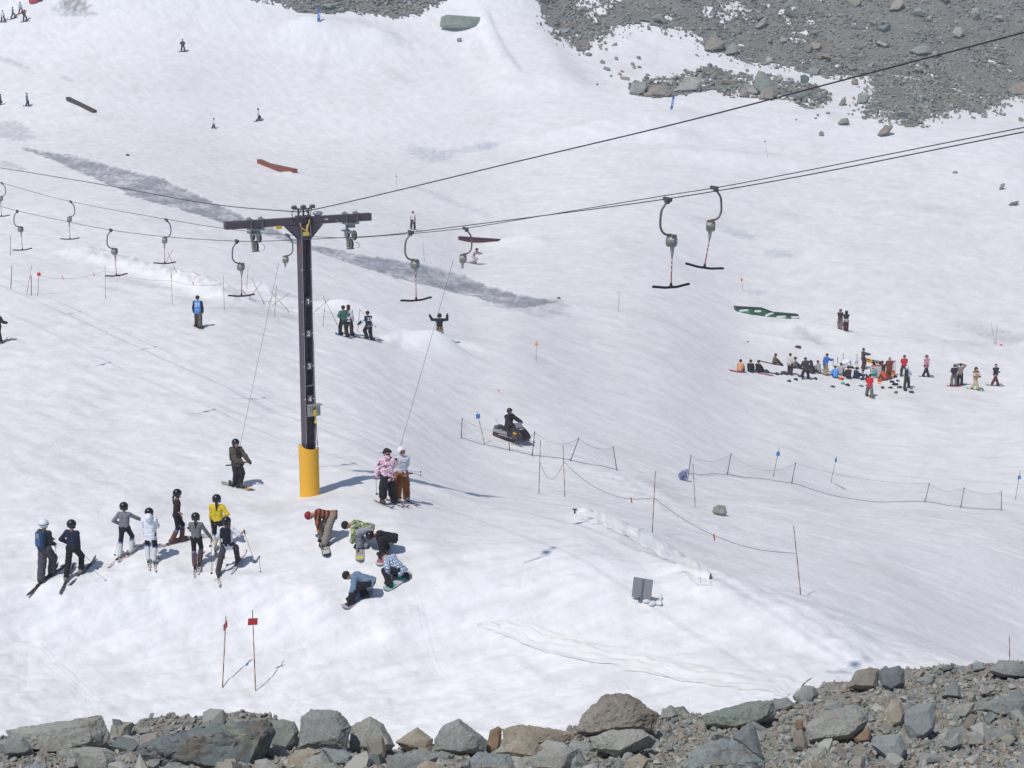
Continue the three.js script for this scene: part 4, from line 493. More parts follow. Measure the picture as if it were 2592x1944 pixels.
// tow lines down to the riders are built with the riders
// ---------------------------------------------------------------- people: a skin drawn over posed bones
function mesher(fill, lo, hi, cell) {                     // surface nets over a grid of distances
  const nx = Math.ceil((hi.x - lo.x) / cell) + 1, ny = Math.ceil((hi.y - lo.y) / cell) + 1, nz = Math.ceil((hi.z - lo.z) / cell) + 1;
  const D = new Float32Array(nx * ny * nz).fill(1e3); fill(D, nx, ny, nz, lo, cell);
  const at3 = (i, j, k) => (k * ny + j) * nx + i, vid = new Int32Array(nx * ny * nz).fill(-1), pos = [], idx = [];
  for (let k = 0; k < nz - 1; k++) for (let j = 0; j < ny - 1; j++) for (let i = 0; i < nx - 1; i++) {
    let m = 0; for (let c = 0; c < 8; c++) if (D[at3(i + (c & 1), j + (c >> 1 & 1), k + (c >> 2))] < 0) m |= 1 << c;
    if (m === 0 || m === 255) continue; let x = 0, y = 0, z = 0, n = 0;
    for (let c = 0; c < 8; c++) for (let b = 1; b < 8; b <<= 1) { if (c & b) continue; const e = c | b; if (!(m >> c & 1) === !(m >> e & 1)) continue; const d0 = D[at3(i + (c & 1), j + (c >> 1 & 1), k + (c >> 2))], d1 = D[at3(i + (e & 1), j + (e >> 1 & 1), k + (e >> 2))], t = d0 / (d0 - d1); x += (c & 1) + (b === 1 ? t : 0); y += (c >> 1 & 1) + (b === 2 ? t : 0); z += (c >> 2) + (b === 4 ? t : 0); n++; }
    vid[at3(i, j, k)] = pos.length / 3; pos.push(lo.x + (i + x / n) * cell, lo.y + (j + y / n) * cell, lo.z + (k + z / n) * cell);
  }
  for (let k = 1; k < nz - 1; k++) for (let j = 1; j < ny - 1; j++) for (let i = 1; i < nx - 1; i++) {
    const a = D[at3(i, j, k)] < 0, q = (A, B, C, E, f) => { if (A < 0 || B < 0 || C < 0 || E < 0) return; f ? idx.push(A, B, C, A, C, E) : idx.push(A, C, B, A, E, C); };
    if (a !== D[at3(i + 1, j, k)] < 0) q(vid[at3(i, j - 1, k - 1)], vid[at3(i, j, k - 1)], vid[at3(i, j, k)], vid[at3(i, j - 1, k)], a);
    if (a !== D[at3(i, j + 1, k)] < 0) q(vid[at3(i - 1, j, k - 1)], vid[at3(i - 1, j, k)], vid[at3(i, j, k)], vid[at3(i, j, k - 1)], a);
    if (a !== D[at3(i, j, k + 1)] < 0) q(vid[at3(i - 1, j - 1, k)], vid[at3(i, j - 1, k)], vid[at3(i, j, k)], vid[at3(i - 1, j, k)], a);
  }
  const g = new THREE.BufferGeometry(); g.setAttribute('position', new THREE.Float32BufferAttribute(pos, 3)); g.setIndex(idx); g.computeVertexNormals(); return g;
}
// bones: [from, to, radius, radius, squash in depth]; k is how softly they join
function skin(bones, cell, k = 0.03, grow = 0, cut) {
  const lo = V(1e9, 1e9, 1e9), hi = V(-1e9, -1e9, -1e9); for (const [a, b, ra, rb] of bones) { const r = Math.max(ra, rb) + grow + 3 * cell; for (const p of [a, b]) { lo.min(V(p.x - r, p.y - r, p.z - r)); hi.max(V(p.x + r, p.y + r, p.z + r)); } }
  return mesher((D, nx, ny, nz, o, c) => {
    for (const [a, b, ra, rb] of bones) {
      const R = Math.max(ra, rb) + grow + k * 1.2 + 2 * c, q = (v0, v1, og, n) => [Math.max(0, Math.floor((Math.min(v0, v1) - R - og) / c)), Math.min(n - 1, Math.ceil((Math.max(v0, v1) + R - og) / c))];
      const [i0, i1] = q(a.x, b.x, o.x, nx), [j0, j1] = q(a.y, b.y, o.y, ny), [k0, k1] = q(a.z, b.z, o.z, nz); const bx = b.x - a.x, by = b.y - a.y, bz = b.z - a.z, L = bx * bx + by * by + bz * bz + 1e-9;
      for (let kk = k0; kk <= k1; kk++) for (let j = j0; j <= j1; j++) for (let i = i0; i <= i1; i++) { const px = o.x + i * c - a.x, py = o.y + j * c - a.y, pz = o.z + kk * c - a.z; const t = clamp((px * bx + py * by + pz * bz) / L, 0, 1); const dx = px - t * bx, dy = py - t * by, dz = pz - t * bz; const d = Math.sqrt(dx * dx + dy * dy + dz * dz) - lerp(ra, rb, t) - grow; const id = (kk * ny + j) * nx + i, e = D[id]; const h = clamp(0.5 + 0.5 * (e - d) / k, 0, 1); D[id] = e > 100 ? d : lerp(e, d, h) - k * h * (1 - h); }
    }
    if (cut) for (let kk = 0; kk < nz; kk++) for (let j = 0; j < ny; j++) for (let i = 0; i < nx; i++) { const id = (kk * ny + j) * nx + i; D[id] = Math.max(D[id], cut(o.x + i * c, o.y + j * c, o.z + kk * c)); }
  }, lo, hi, cell);
}
function ik(a, c, l1, l2, hint) { const d = c.clone().sub(a); let L = d.length(); const mx = (l1 + l2) * 0.998; if (L > mx) { d.multiplyScalar(mx / L); L = mx; c = a.clone().add(d); } const u = d.clone().normalize(); const x = (l1 * l1 - l2 * l2 + L * L) / (2 * L), h = Math.sqrt(Math.max(0, l1 * l1 - x * x)); const n = hint.clone().addScaledVector(u, -hint.dot(u)).normalize(); return [a.clone().addScaledVector(u, x).addScaledVector(n, h), c]; }
const ARM = { down: [0.12, -0.97, 0.08], hip: [0.02, -0.66, 0.1], crossed: [-0.62, -0.42, 0.5], front: [-0.1, -0.55, 0.72], fwd: [0, -0.25, 0.92], up: [0.25, 0.75, 0.1], out: [0.98, -0.1, 0.05], lap: [-0.2, -0.6, 0.55], back: [0.1, -0.8, -0.35], head: [-0.1, 0.5, 0.25], reach: [0, -0.95, 0.25], pole: [0.3, -0.55, 0.55] };
const skinTone = { a: '#c89478', b: '#a9745a', c: '#d8a68a' };
function patterned(g, fn) { const p = g.attributes.position, c = new Float32Array(p.count * 3), k = new THREE.Color(); for (let i = 0; i < p.count; i++) { k.set(fn(p.getX(i), p.getY(i), p.getZ(i))); c[3 * i] = k.r; c[3 * i + 1] = k.g; c[3 * i + 2] = k.b; } g.setAttribute('color', new THREE.BufferAttribute(c, 3)); return g; }
const cloth = hex => mat(hex, 0.9);
const vcloth = new THREE.MeshStandardMaterial({ vertexColors: true, roughness: 0.9 });
function plank(L, w, th, tipUp, tailUp, round, n = 20) {  // a ski or board along z, tip at +z
  const pos = [], idx = [], up = t => tipUp * smooth(0.84, 1.05, t) * 1.3 + tailUp * smooth(0.16, -0.05, t) * 1.3;
  for (let i = 0; i <= n; i++) { const t = i / n, e = Math.min(t, 1 - t) / round, ww = w / 2 * (e < 1 ? Math.sqrt(Math.max(0.05, 1 - (1 - e) ** 2)) : 1) * (1 - 0.1 * Math.sin(Math.PI * t)); const y = up(t), z = (t - 0.5) * L; pos.push(-ww, y, z, ww, y, z, ww, y + th, z, -ww, y + th, z); }
  for (let i = 0; i < n; i++) for (let k = 0; k < 4; k++) { const a = i * 4 + k, b = i * 4 + (k + 1) % 4; idx.push(a, a + 4, b + 4, a, b + 4, b); }
  idx.push(0, 1, 2, 0, 2, 3); const m = n * 4; idx.push(m, m + 2, m + 1, m, m + 3, m + 2);
  const g = new THREE.BufferGeometry(); g.setAttribute('position', new THREE.Float32BufferAttribute(pos, 3)); g.setIndex(idx); return toCreasedNormals(g, 0.6);
}
const SKI = plank(1.62, 0.092, 0.016, 0.10, 0.02, 0.1), BOARD = plank(1.5, 0.29, 0.014, 0.075, 0.06, 0.14);
function layOn(x, z, yaw, half, wide) {                   // a frame lying on the snow: centre, and a quaternion with +z along yaw
  const dx = Math.sin(yaw), dz = Math.cos(yaw), f = V(x + dx * half, 0, z + dz * half), b = V(x - dx * half, 0, z - dz * half); f.y = land(f.x, f.z); b.y = land(b.x, b.z);
  const c = V(x, Math.max((f.y + b.y) / 2, land(x, z) - 0.02) + 0.008, z), fw = f.clone().sub(b).normalize(); let up = normalAt(x, z, wide); const rt = new THREE.Vector3().crossVectors(up, fw).normalize(); up = new THREE.Vector3().crossVectors(fw, rt); return { c, q: new THREE.Quaternion().setFromRotationMatrix(new THREE.Matrix4().makeBasis(rt, up, fw)), up, fw, rt };
}
function person(S) {
  const fpx = S.footPx?.map(([u, v]) => ground(u, v)), p0 = S.p ?? (fpx ? fpx[0].clone().add(fpx[1]).multiplyScalar(0.5) : ground(S.u, S.v)); if (fpx) p0.y = land(p0.x, p0.z);
  const s = scaleAt(p0), H = S.H ?? 1.75, near = s > 60, cell = S.cell ?? (near ? 0.017 : s > 38 ? 0.026 : 0.034), yaw = (S.yaw ?? 180) * Math.PI / 180;
  const root = thing('person', S.label, 'person', p0, S.group); root.rotation.y = yaw;
  const cy = Math.cos(yaw), sy = Math.sin(yaw), toW = (x, z) => [p0.x + x * cy + z * sy, p0.z - x * sy + z * cy];
  const gy = (x, z) => { const [X, Z] = toW(x, z); return land(X, Z) - p0.y; };
  const dep = F / s, local = ([u, v, t = 0]) => rayDir(u, v).multiplyScalar(dep - t).sub(p0).applyAxisAngle(V(0, 1, 0), -yaw);   // a measured joint: photo position and metres towards the camera
  // what the feet stand on
  const F2 = fpx ? fpx.map(f => { const l = f.clone().sub(p0).applyAxisAngle(V(0, 1, 0), -yaw); return [l.x, l.z]; }) : S.feet ?? [[0.11, 0], [-0.11, 0]]; let foot = [], fdir = [V(0.12, 0, 1).normalize(), V(-0.12, 0, 1).normalize()], lift = 0.0;
  const gear = []; const lc = v => v.clone().sub(p0).applyAxisAngle(V(0, 1, 0), -yaw), unq = q => new THREE.Quaternion().setFromAxisAngle(V(0, 1, 0), -yaw).multiply(q);
  if (S.board) {
    const B = S.board, m = [(F2[0][0] + F2[1][0]) / 2, (F2[0][1] + F2[1][1]) / 2], [X, Z] = toW(...m), dv = [F2[0][0] - F2[1][0], F2[0][1] - F2[1][1]]; const by = B.yaw !== undefined ? B.yaw * Math.PI / 180 : yaw + Math.atan2(dv[0], dv[1]);
    const L = layOn(X, Z, by, 0.55, 0.3), n = thing('snowboard', B.label ?? ('snowboard under the ' + S.short), 'snowboard', L.c); n.quaternion.copy(L.q); n.scale.z = B.k ?? 1;
    const bm = part('deck', BOARD, cloth(B.c), n); if (B.c2) part('graphic', new THREE.BoxGeometry(0.22, 0.004, 0.42).translate(0, 0.0165, B.at ?? 0.35), cloth(B.c2), n); if (B.c3) part('nose', new THREE.BoxGeometry(0.25, 0.004, 0.2).translate(0, 0.018, B.at3 ?? 0.5), cloth(B.c3), n);
    const sp = B.sp ?? 0.26; for (const k of [1, -1]) { const bd = part('binding', join([box(0.15, 0.03, 0.2, 0, 0.03, k * sp), box(0.14, 0.16, 0.03, 0, 0.1, k * sp - 0.0).rotateY(0)].slice(0, 1)), mat(B.bind ?? '#2a2a2c', 0.6), n); part('highback', box(0.03, 0.2, 0.13, -0.1, 0.12, k * sp), mat(B.bind ?? '#2a2a2c', 0.6), bd); }
    foot = F2.map((f, i) => { const [a, b] = toW(...f), t = (a - L.c.x) * L.fw.x + (b - L.c.z) * L.fw.z; const w = L.c.clone().addScaledVector(L.fw, t / (L.fw.x ** 2 + L.fw.z ** 2)); w.y += 0.045; return S.free === i ? V(f[0], gy(...f), f[1]) : lc(w); });
    const rt = L.rt.clone().applyAxisAngle(V(0, 1, 0), -yaw); if (rt.z < 0) rt.negate(); fdir = [rt.clone(), rt.clone()];
  } else if (S.skis) {
    foot = F2.map((f, i) => { const [X, Z] = toW(...f), sk = (S.skis.yaw?.[i] ?? S.skis.yaw ?? S.yaw ?? 180) * Math.PI / 180, L = layOn(X, Z, sk, 0.6, 0.25); const n = thing('ski', `${i ? 'right' : 'left'} ski of the ${S.short}`, 'ski', L.c); n.quaternion.copy(L.q); const off = S.skis.off ?? 0.1; part('deck', SKI.clone().translate(0, 0, off), cloth(S.skis.c), n); if (S.skis.c2) for (const z of [0.66, 0.36, -0.42, -0.6]) part('graphic', box(0.045, 0.003, 0.1, 0, 0.0175, z + off), cloth(S.skis.c2), n); part('binding', join([box(0.06, 0.035, 0.1, 0, 0.033, 0.17), box(0.06, 0.04, 0.1, 0, 0.036, -0.17)]), mat(S.skis.bind ?? '#3a3032', 0.5), n); const w = L.c.clone(); w.y += 0.055; fdir[i] = L.fw.clone().applyAxisAngle(V(0, 1, 0), -yaw); return lc(w); });
  } else foot = F2.map(f => V(f[0], gy(...f) + 0.0 + (f[2] ?? 0), f[1]));
  if (S.toes) fdir = S.toes.map(t => V(...t).normalize());
  // joints
  const boot = S.skis ? 0.07 : 0.06, ank = foot.map(f => f.clone().add(V(0, 0.09, 0)));
  const hipY = (S.hip ?? 0.515) * H, base = (foot[0].y + foot[1].y) / 2, P = V(S.px ?? (foot[0].x + foot[1].x) / 2, base + hipY, S.pz ?? (foot[0].z + foot[1].z) / 2);
  if (S.hipAbs) P.y = S.hipAbs * H; if (S.hipPx) P.copy(local(S.hipPx));
  const lean = S.lean ?? 0.03, side = S.side ?? 0, tw = S.twist ?? 0;
  const spine = S.chestPx ? local(S.chestPx).sub(P).normalize() : V(Math.sin(side), Math.cos(lean) * Math.cos(side), Math.sin(lean) * Math.cos(side)).normalize(), xd = V(Math.cos(tw), 0, -Math.sin(tw)), xs = xd.clone().addScaledVector(spine, -xd.dot(spine)).normalize(), fwd = new THREE.Vector3().crossVectors(xs, spine);
  const C = P.clone().addScaledVector(spine, 0.285 * H).addScaledVector(fwd, (S.hunch ?? 0) * H), M = P.clone().lerp(C, 0.5).addScaledVector(fwd, -(S.hunch ?? 0) * H * 0.6);
  const hipJ = [1, -1].map(k => P.clone().addScaledVector(V(1, 0, 0), k * 0.052 * H)), sh = [1, -1].map(k => C.clone().addScaledVector(xs, k * 0.1 * H).addScaledVector(spine, -0.012 * H));
  const kn = [0, 1].map(i => { const h = S.knee?.[i] ?? [(i ? -1 : 1) * 0.25, 0.1, 1]; const r = ik(hipJ[i], ank[i], 0.245 * H, 0.245 * H, V(...h)); return r[0]; });
  const AL = 0.315 * H, el = [], wr = [];
  [S.Lpx ? [...local(S.Lpx).toArray(), 1] : S.L ?? 'down', S.Rpx ? [...local(S.Rpx).toArray(), 1] : S.R ?? 'down'].forEach((a, i) => { const k = i ? -1 : 1, h = typeof a === 'string' ? ARM[a] : a; let t; if (h.length === 4) t = V(h[0], h[1], h[2]); else t = sh[i].clone().addScaledVector(xs, k * h[0] * AL).addScaledVector(V(0, 1, 0), h[1] * AL).addScaledVector(fwd.clone().setY(0).normalize(), h[2] * AL); const hint = a === 'hip' ? xs.clone().multiplyScalar(k).addScaledVector(fwd, -0.7) : S.elbow?.[i] ? V(...S.elbow[i]) : xs.clone().multiplyScalar(k * 0.5).addScaledVector(fwd, -0.6).add(V(0, -0.5, 0)); const [e, w] = ik(sh[i], t, 0.168 * H, 0.148 * H, hint); el.push(e); wr.push(w); });
  const nod = S.nod ?? lean * 0.6, hy = (S.look ?? 0) * Math.PI / 180, hu = V(0, Math.cos(nod), Math.sin(nod)).addScaledVector(V(1, 0, 0), side * 0.5).normalize().applyAxisAngle(V(0, 1, 0), tw * 0.7);
  const nb = C.clone().addScaledVector(spine, 0.02 * H), hc = nb.clone().addScaledVector(hu, 0.105 * H), hf = V(Math.sin(hy), -Math.sin(nod) * Math.cos(hy), Math.cos(nod) * Math.cos(hy)).addScaledVector(hu, -V(Math.sin(hy), -Math.sin(nod) * Math.cos(hy), Math.cos(nod) * Math.cos(hy)).dot(hu)).normalize(), hx = new THREE.Vector3().crossVectors(hu, hf);
  const fat = S.fat ?? 1, q = H / 1.75, hq = q * (S.hs ?? 1.1), hp = (x, y, z) => hc.clone().addScaledVector(hx, x * hq).addScaledVector(hu, y * hq).addScaledVector(hf, z * hq);
  const xo = (p, d) => p.clone().addScaledVector(xs, d * q), torso = [[xo(P, 0.055), xo(M, 0.06), 0.098 * q * fat, 0.088 * q * fat], [xo(P, -0.055), xo(M, -0.06), 0.098 * q * fat, 0.088 * q * fat], [xo(M, 0.06), xo(C, 0.075).addScaledVector(spine, -0.05 * H), 0.088 * q * fat, 0.098 * q * fat], [xo(M, -0.06), xo(C, -0.075).addScaledVector(spine, -0.05 * H), 0.088 * q * fat, 0.098 * q * fat], [sh[0], sh[1], 0.062 * q, 0.062 * q]];
  const armU = [0, 1].map(i => [sh[i], el[i], 0.054 * q, 0.042 * q]), armF = [0, 1].map(i => [el[i], wr[i], 0.041 * q, 0.03 * q]);
  const legU = [0, 1].map(i => [hipJ[i], kn[i], 0.088 * q, 0.06 * q]), legF = [0, 1].map(i => [kn[i], ank[i], 0.057 * q, 0.042 * q]);
  const fb = [0, 1].map(i => [foot[i].clone().add(V(0, 0.05, 0)).addScaledVector(fdir[i], -0.07), foot[i].clone().add(V(0, 0.045, 0)).addScaledVector(fdir[i], 0.14), 0.045, 0.04]);
  const head = [[hp(0, 0.035, -0.012), hp(0, 0.03, 0.0), 0.1 * hq, 0.098 * hq], [hp(0, -0.02, 0.018), hp(0, -0.07, 0.045), 0.075 * hq, 0.048 * hq]], face = [[hp(0, 0.012, 0.09), hp(0, -0.02, 0.112), 0.012 * q, 0.017 * q], [hp(-0.045, 0.03, 0.075), hp(0.045, 0.03, 0.075), 0.02 * q, 0.02 * q], [hp(-0.02, -0.055, 0.082), hp(0.02, -0.055, 0.082), 0.014 * q, 0.014 * q], [hp(0.095, 0.0, -0.005), hp(0.097, -0.03, 0), 0.018 * q, 0.014 * q], [hp(-0.095, 0.0, -0.005), hp(-0.097, -0.03, 0), 0.018 * q, 0.014 * q]];
  const neck = [[nb, hp(0, -0.05, -0.01), 0.058 * q, 0.055 * q]];
  const hands = [0, 1].map(i => { const d = wr[i].clone().sub(el[i]).normalize(), sd = i ? -1 : 1; let ac = V(0, 0, 1).addScaledVector(d, -d.z); if (ac.length() < 0.3) ac = V(0, 1, 0).addScaledVector(d, -d.y); ac.normalize(); const nn = new THREE.Vector3().crossVectors(d, ac).multiplyScalar(sd); const at2 = (a, b, c) => wr[i].clone().addScaledVector(d, a).addScaledVector(ac, b).addScaledVector(nn, c); const curl = S.grip?.[i] ?? (S.grip ? 0 : 0.35); const b = [[at2(0.01, -0.02, 0), at2(0.075, -0.025, 0), 0.022, 0.02], [at2(0.01, 0.02, 0), at2(0.075, 0.025, 0), 0.022, 0.02]]; [-0.033, -0.011, 0.011, 0.033].forEach((o, f) => { const l = [0.03, 0.037, 0.04, 0.035][f], k = at2(0.08 + l * (1 - 0.5 * curl), o * 1.05, -l * curl), t = at2(0.08 + l * (2 - 1.9 * curl), o * 1.05, -l * (0.6 + 1.1 * curl) * curl); b.push([at2(0.075, o, 0), k, 0.0105, 0.0095], [k, t, 0.0095, 0.0085]); }); b.push([at2(0.015, 0.03, -0.005), at2(0.05, 0.058, -0.02), 0.014, 0.011], [at2(0.05, 0.058, -0.02), at2(0.08, 0.055, -0.035), 0.011, 0.009]); return b; });
  // the body, one surface, with face and fingers on finer grids where they can be seen
  const sk = S.skin ?? 'a';
  let bodyG; if (near) { bodyG = mergeGeometries([skin([...torso, ...armU, ...armF, ...legU, ...legF, ...fb, ...neck], cell, 0.035), skin([...head, ...face, ...neck], 0.011, 0.02), ...hands.map(h => skin(h, 0.0075, 0.006))].map(g => g.toNonIndexed())); }
  else bodyG = skin([...torso, ...armU, ...armF, ...legU, ...legF, ...fb, ...neck, ...head, [face[0][0], face[0][1], 0.016, 0.02], ...[0, 1].map(i => [wr[i], wr[i].clone().add(wr[i].clone().sub(el[i]).normalize().multiplyScalar(0.12)), 0.034, 0.024])], cell, 0.03);
  part('body', bodyG, mat(skinTone[sk], 0.65), root);
  if (near) for (const k of [1, -1]) part('eye', new THREE.SphereGeometry(0.011, 8, 6).translate(...hp(k * 0.034, 0.012, 0.093).toArray()), mat('#2a2320', 0.3), root);
  // clothes: shells round the same bones
  const wear = (name, bones, grow, col, k = 0.035, cut) => { let g = skin(bones, cell, k, grow, cut); if (near && grow > 0.02) { const p = g.attributes.position, n = g.attributes.normal, am = Math.min(0.026, grow * 0.42); for (let i = 0; i < p.count; i++) { const x = p.getX(i), y = p.getY(i), z = p.getZ(i), d = am * (fbm(x * 6 + S.H * 31 + y * 4, y * 15 - x * 5, z * 6 + grow * 90, 3) * 2.2 - 0.1); p.setXYZ(i, x + n.getX(i) * d, y + n.getY(i) * d, z + n.getZ(i) * d); } g.computeVertexNormals(); } if (typeof col === 'function') { g = patterned(g, col); return part(name, g, vcloth, root); } return part(name, g, cloth(col), root); };
  const th = near ? 0.012 : 0.02;
  const T = S.top; if (T) { const puff = (T.puff ?? 0.012) + th, sl = T.sleeve ?? 1, bones = [...torso.map(b => [b[0], b[1], b[2], b[3]])]; armU.forEach((b, i) => { if (sl <= 0) return; const e = sl >= 0.5 ? 1 : sl * 2; bones.push([b[0], b[0].clone().lerp(b[1], e), b[2], lerp(b[2], b[3], e) + (sl < 0.6 ? 0.008 : 0)]); if (sl > 0.5) { const f = clamp((sl - 0.5) * 2, 0, 1); bones.push([armF[i][0], armF[i][0].clone().lerp(armF[i][1], f), armF[i][2] + 0.004, armF[i][3] + 0.006]); } });
    if (T.hem) { const dn = P.clone().addScaledVector(spine, -T.hem * H); bones.push([xo(P, 0.055), xo(dn, 0.06), 0.098 * q * fat, 0.104 * q * fat], [xo(P, -0.055), xo(dn, -0.06), 0.098 * q * fat, 0.104 * q * fat]); }
    if (T.hood) bones.push([hp(0, -0.06, -0.09), hp(0, -0.12, -0.11), 0.07, 0.085]);
    if (T.collar) bones.push([nb.clone().addScaledVector(hu, 0.01), hp(0, -0.075, 0.0), 0.075 * q, 0.07 * q]);
    const hemY = P.clone().addScaledVector(spine, -(T.hem ?? 0.015) * H - 0.02); const cut = (x, y, z) => (hemY.x - x) * spine.x + (hemY.y - y) * spine.y + (hemY.z - z) * spine.z;
    const armLow = [...armU, ...armF].some(b => b[1].clone().sub(hemY).dot(spine) < 0.06);
    wear(T.name ?? 'jacket', bones, puff, T.c, 0.03, armLow ? undefined : cut);
    if (T.band) wear('hem_band', [[xo(P, 0.06), xo(P, -0.06), 0.115, 0.115]], puff + 0.012, T.band, 0.03, (x, y, z) => Math.abs((x - P.x) * spine.x + (y - P.y) * spine.y + (z - P.z) * spine.z + 0.01) - 0.045);
  }
  if (S.bib) wear('bib', torso.concat([[xo(P, 0.05), xo(P.clone().addScaledVector(spine, -0.05 * H), 0.05), 0.1, 0.1], [xo(P, -0.05), xo(P.clone().addScaledVector(spine, -0.05 * H), -0.05), 0.1, 0.1]]), (T.puff ?? 0.012) + th + 0.012, S.bib, 0.03, (x, y, z) => { const d = V(x, y, z).sub(C); return Math.max(-d.dot(spine) - 0.37 * H, Math.abs(d.dot(xs)) - 0.095 * H - 0.07 * smooth(0, -0.2, d.dot(spine))); });
  const G = S.legs; if (G) { const puff = (G.puff ?? 0.012) + th, e = G.len ?? 1; wear('trousers', [[hipJ[0], hipJ[1], 0.1 * q * fat, 0.1 * q * fat], [P, P.clone().addScaledVector(spine, 0.04), 0.115 * q * fat, 0.1 * q * fat], ...legU.map(b => [b[0], b[1], b[2], b[3] + (G.bag ?? 0)]), ...legF.map(b => [b[0], b[0].clone().lerp(b[1], e), b[2] + (G.bag ?? 0), b[3] + (G.bag ?? 0) + 0.006])], puff, G.c, 0.03); }
  const Bt = S.boots ?? (S.skis ? { c: '#8c8c90' } : { c: '#2b282a' }); [0, 1].forEach(i => { const up = S.skis ? 0.3 : 0.16, b = [[fb[i][0], fb[i][1], 0.05, 0.048], [ank[i], ank[i].clone().lerp(kn[i], up / 0.43), S.skis ? 0.06 : 0.052, S.skis ? 0.062 : 0.056]]; const m = wear('boot', b, S.skis ? 0.018 : 0.014, Bt.c, 0.02); if (Bt.cuff) part('cuff', skin([[ank[i].clone().lerp(kn[i], 0.62), ank[i].clone().lerp(kn[i], 0.8), 0.066, 0.064]], cell, 0.01, 0.012), cloth(Bt.cuff), m); if (Bt.c2) part('buckle', box(0.05, 0.03, 0.05, ...ank[i].clone().addScaledVector(fdir[i], -0.09).toArray()), cloth(Bt.c2), m); });
  if (S.gloves) [0, 1].forEach(i => wear('glove', [[wr[i], wr[i].clone().add(wr[i].clone().sub(el[i]).normalize().multiplyScalar(0.1)), 0.036, 0.034]], 0.012, S.gloves, 0.02));
  // head wear
  const hd = S.head ?? { hair: '#2a1f1a' }, hs = [[hp(0, 0.04, -0.014), hp(0, 0.035, -0.004), 0.1 * hq, 0.1 * hq]];
  const hc2 = near ? 0.012 : cell;
  const cap = (name, col, grow, yy, slope) => { const cut = (x, y, z) => { const v = V(x, y, z).sub(hc); const a = v.dot(hf) / q, b = v.dot(hu) / q; return (yy + slope * a - b); }; const g = skin(hs, hc2, 0.02, grow, cut); return part(name, g, typeof col === 'string' ? mat(col, name === 'helmet' ? 0.28 : 0.9) : col, root); };
  if (hd.hair && !hd.bald) cap('hair', hd.hair, 0.012, 0.005, 0.62);
  if (hd.curly) part('hair', patterned(skin(hs.concat([[hp(0, 0.08, 0.02), hp(0, 0.07, -0.05), 0.1, 0.1], [hp(0.06, 0.06, 0.03), hp(-0.06, 0.06, 0.03), 0.075, 0.075]]), hc2, 0.02, 0.02, (x, y, z) => { const v = V(x, y, z).sub(hc); return 0.035 + 0.55 * v.dot(hf) - v.dot(hu) + 0.012 * noise(x * 60, y * 60, z * 60); }), () => hd.curly), vcloth, root);
  if (hd.helmet) { const h = cap('helmet', hd.helmet, 0.036, -0.03, 0.55); part('rim', skin([[hp(0.09, -0.03, -0.01), hp(0.088, -0.06, 0), 0.04, 0.034], [hp(-0.09, -0.03, -0.01), hp(-0.088, -0.06, 0), 0.04, 0.034]], hc2, 0.01), mat(hd.pad ?? '#1c1a1c', 0.7), h); if (hd.strap) part('goggle_strap', skin(hs, hc2, 0.02, 0.043, (x, y, z) => Math.abs(V(x, y, z).sub(hc).dot(hu) - 0.03) - 0.016), mat(hd.strap, 0.6), h); if (hd.vents) for (const k of [-0.05, 0, 0.05]) part('vent', new THREE.SphereGeometry(0.016, 8, 6).scale(0.7, 0.5, 1.6).translate(...hp(k, 0.155 - Math.abs(k) * 0.5, -0.03).toArray()), mat('#33363a', 0.7), h); }
  if (hd.beanie) { cap('beanie', hd.beanie, 0.02, 0.0, 0.45); }
  if (hd.cap) { const c = cap('cap', hd.cap, 0.016, 0.04, 0.1); part('peak', skin([[hp(-0.04, 0.055, 0.1), hp(-0.035, 0.045, 0.155), 0.026, 0.02], [hp(0.04, 0.055, 0.1), hp(0.035, 0.045, 0.155), 0.026, 0.02]], hc2, 0.04), mat(hd.cap, 0.9), c); }
  if (hd.hood) part('hood', skin(hs.concat([[hp(0, -0.04, -0.05), hp(0, -0.11, -0.05), 0.085, 0.09]]), hc2, 0.04, 0.035, (x, y, z) => { const v = V(x, y, z).sub(hc); return Math.min(v.dot(hf) / q - 0.045, 0.085 - Math.hypot(v.dot(hx), v.dot(hu) * 0.8)) }), cloth(hd.hood), root);
  if (hd.band) part('headband', skin(hs, hc2, 0.02, 0.018, (x, y, z) => Math.abs(V(x, y, z).sub(hc).dot(hu) - 0.045) - 0.022), cloth(hd.band), root);
  if (hd.tail) part('ponytail', skin([[hp(0, 0.0, -0.1), hp(0, -0.1, -0.13), 0.026, 0.03], [hp(0, -0.1, -0.13), hp(0, -0.3, -0.12), 0.03, 0.014]], hc2, 0.02), cloth(hd.tail), root);
  if (hd.long) part('long_hair', skin([[hp(0, 0.02, -0.06), hp(0, -0.2, -0.08), 0.085, 0.07], [hp(0.06, 0, -0.01), hp(0.09, -0.18, 0.02), 0.04, 0.03], [hp(-0.06, 0, -0.01), hp(-0.09, -0.18, 0.02), 0.04, 0.03]], hc2, 0.03), cloth(hd.long), root);
  if (hd.goggles) part('goggles', skin([[hp(-0.05, 0.018, 0.085), hp(0.05, 0.018, 0.085), 0.036, 0.036]], hc2, 0.01), mat(hd.goggles, 0.15), root);
  if (hd.shades) part('sunglasses', skin([[hp(-0.045, 0.016, 0.098), hp(-0.02, 0.014, 0.106), 0.021, 0.021], [hp(0.045, 0.016, 0.098), hp(0.02, 0.014, 0.106), 0.021, 0.021], [hp(-0.075, 0.022, 0.06), hp(0.075, 0.022, 0.06), 0.01, 0.01]], 0.008, 0.006), mat('#15100e', 0.12), root);
  if (hd.scarf) part('scarf', skin([[hp(0.03, -0.105, 0.03), hp(-0.03, -0.105, 0.03), 0.085, 0.085], [hp(0, -0.08, 0.05), hp(0, -0.1, 0.06), 0.06, 0.06]], hc2, 0.03), cloth(hd.scarf), root);
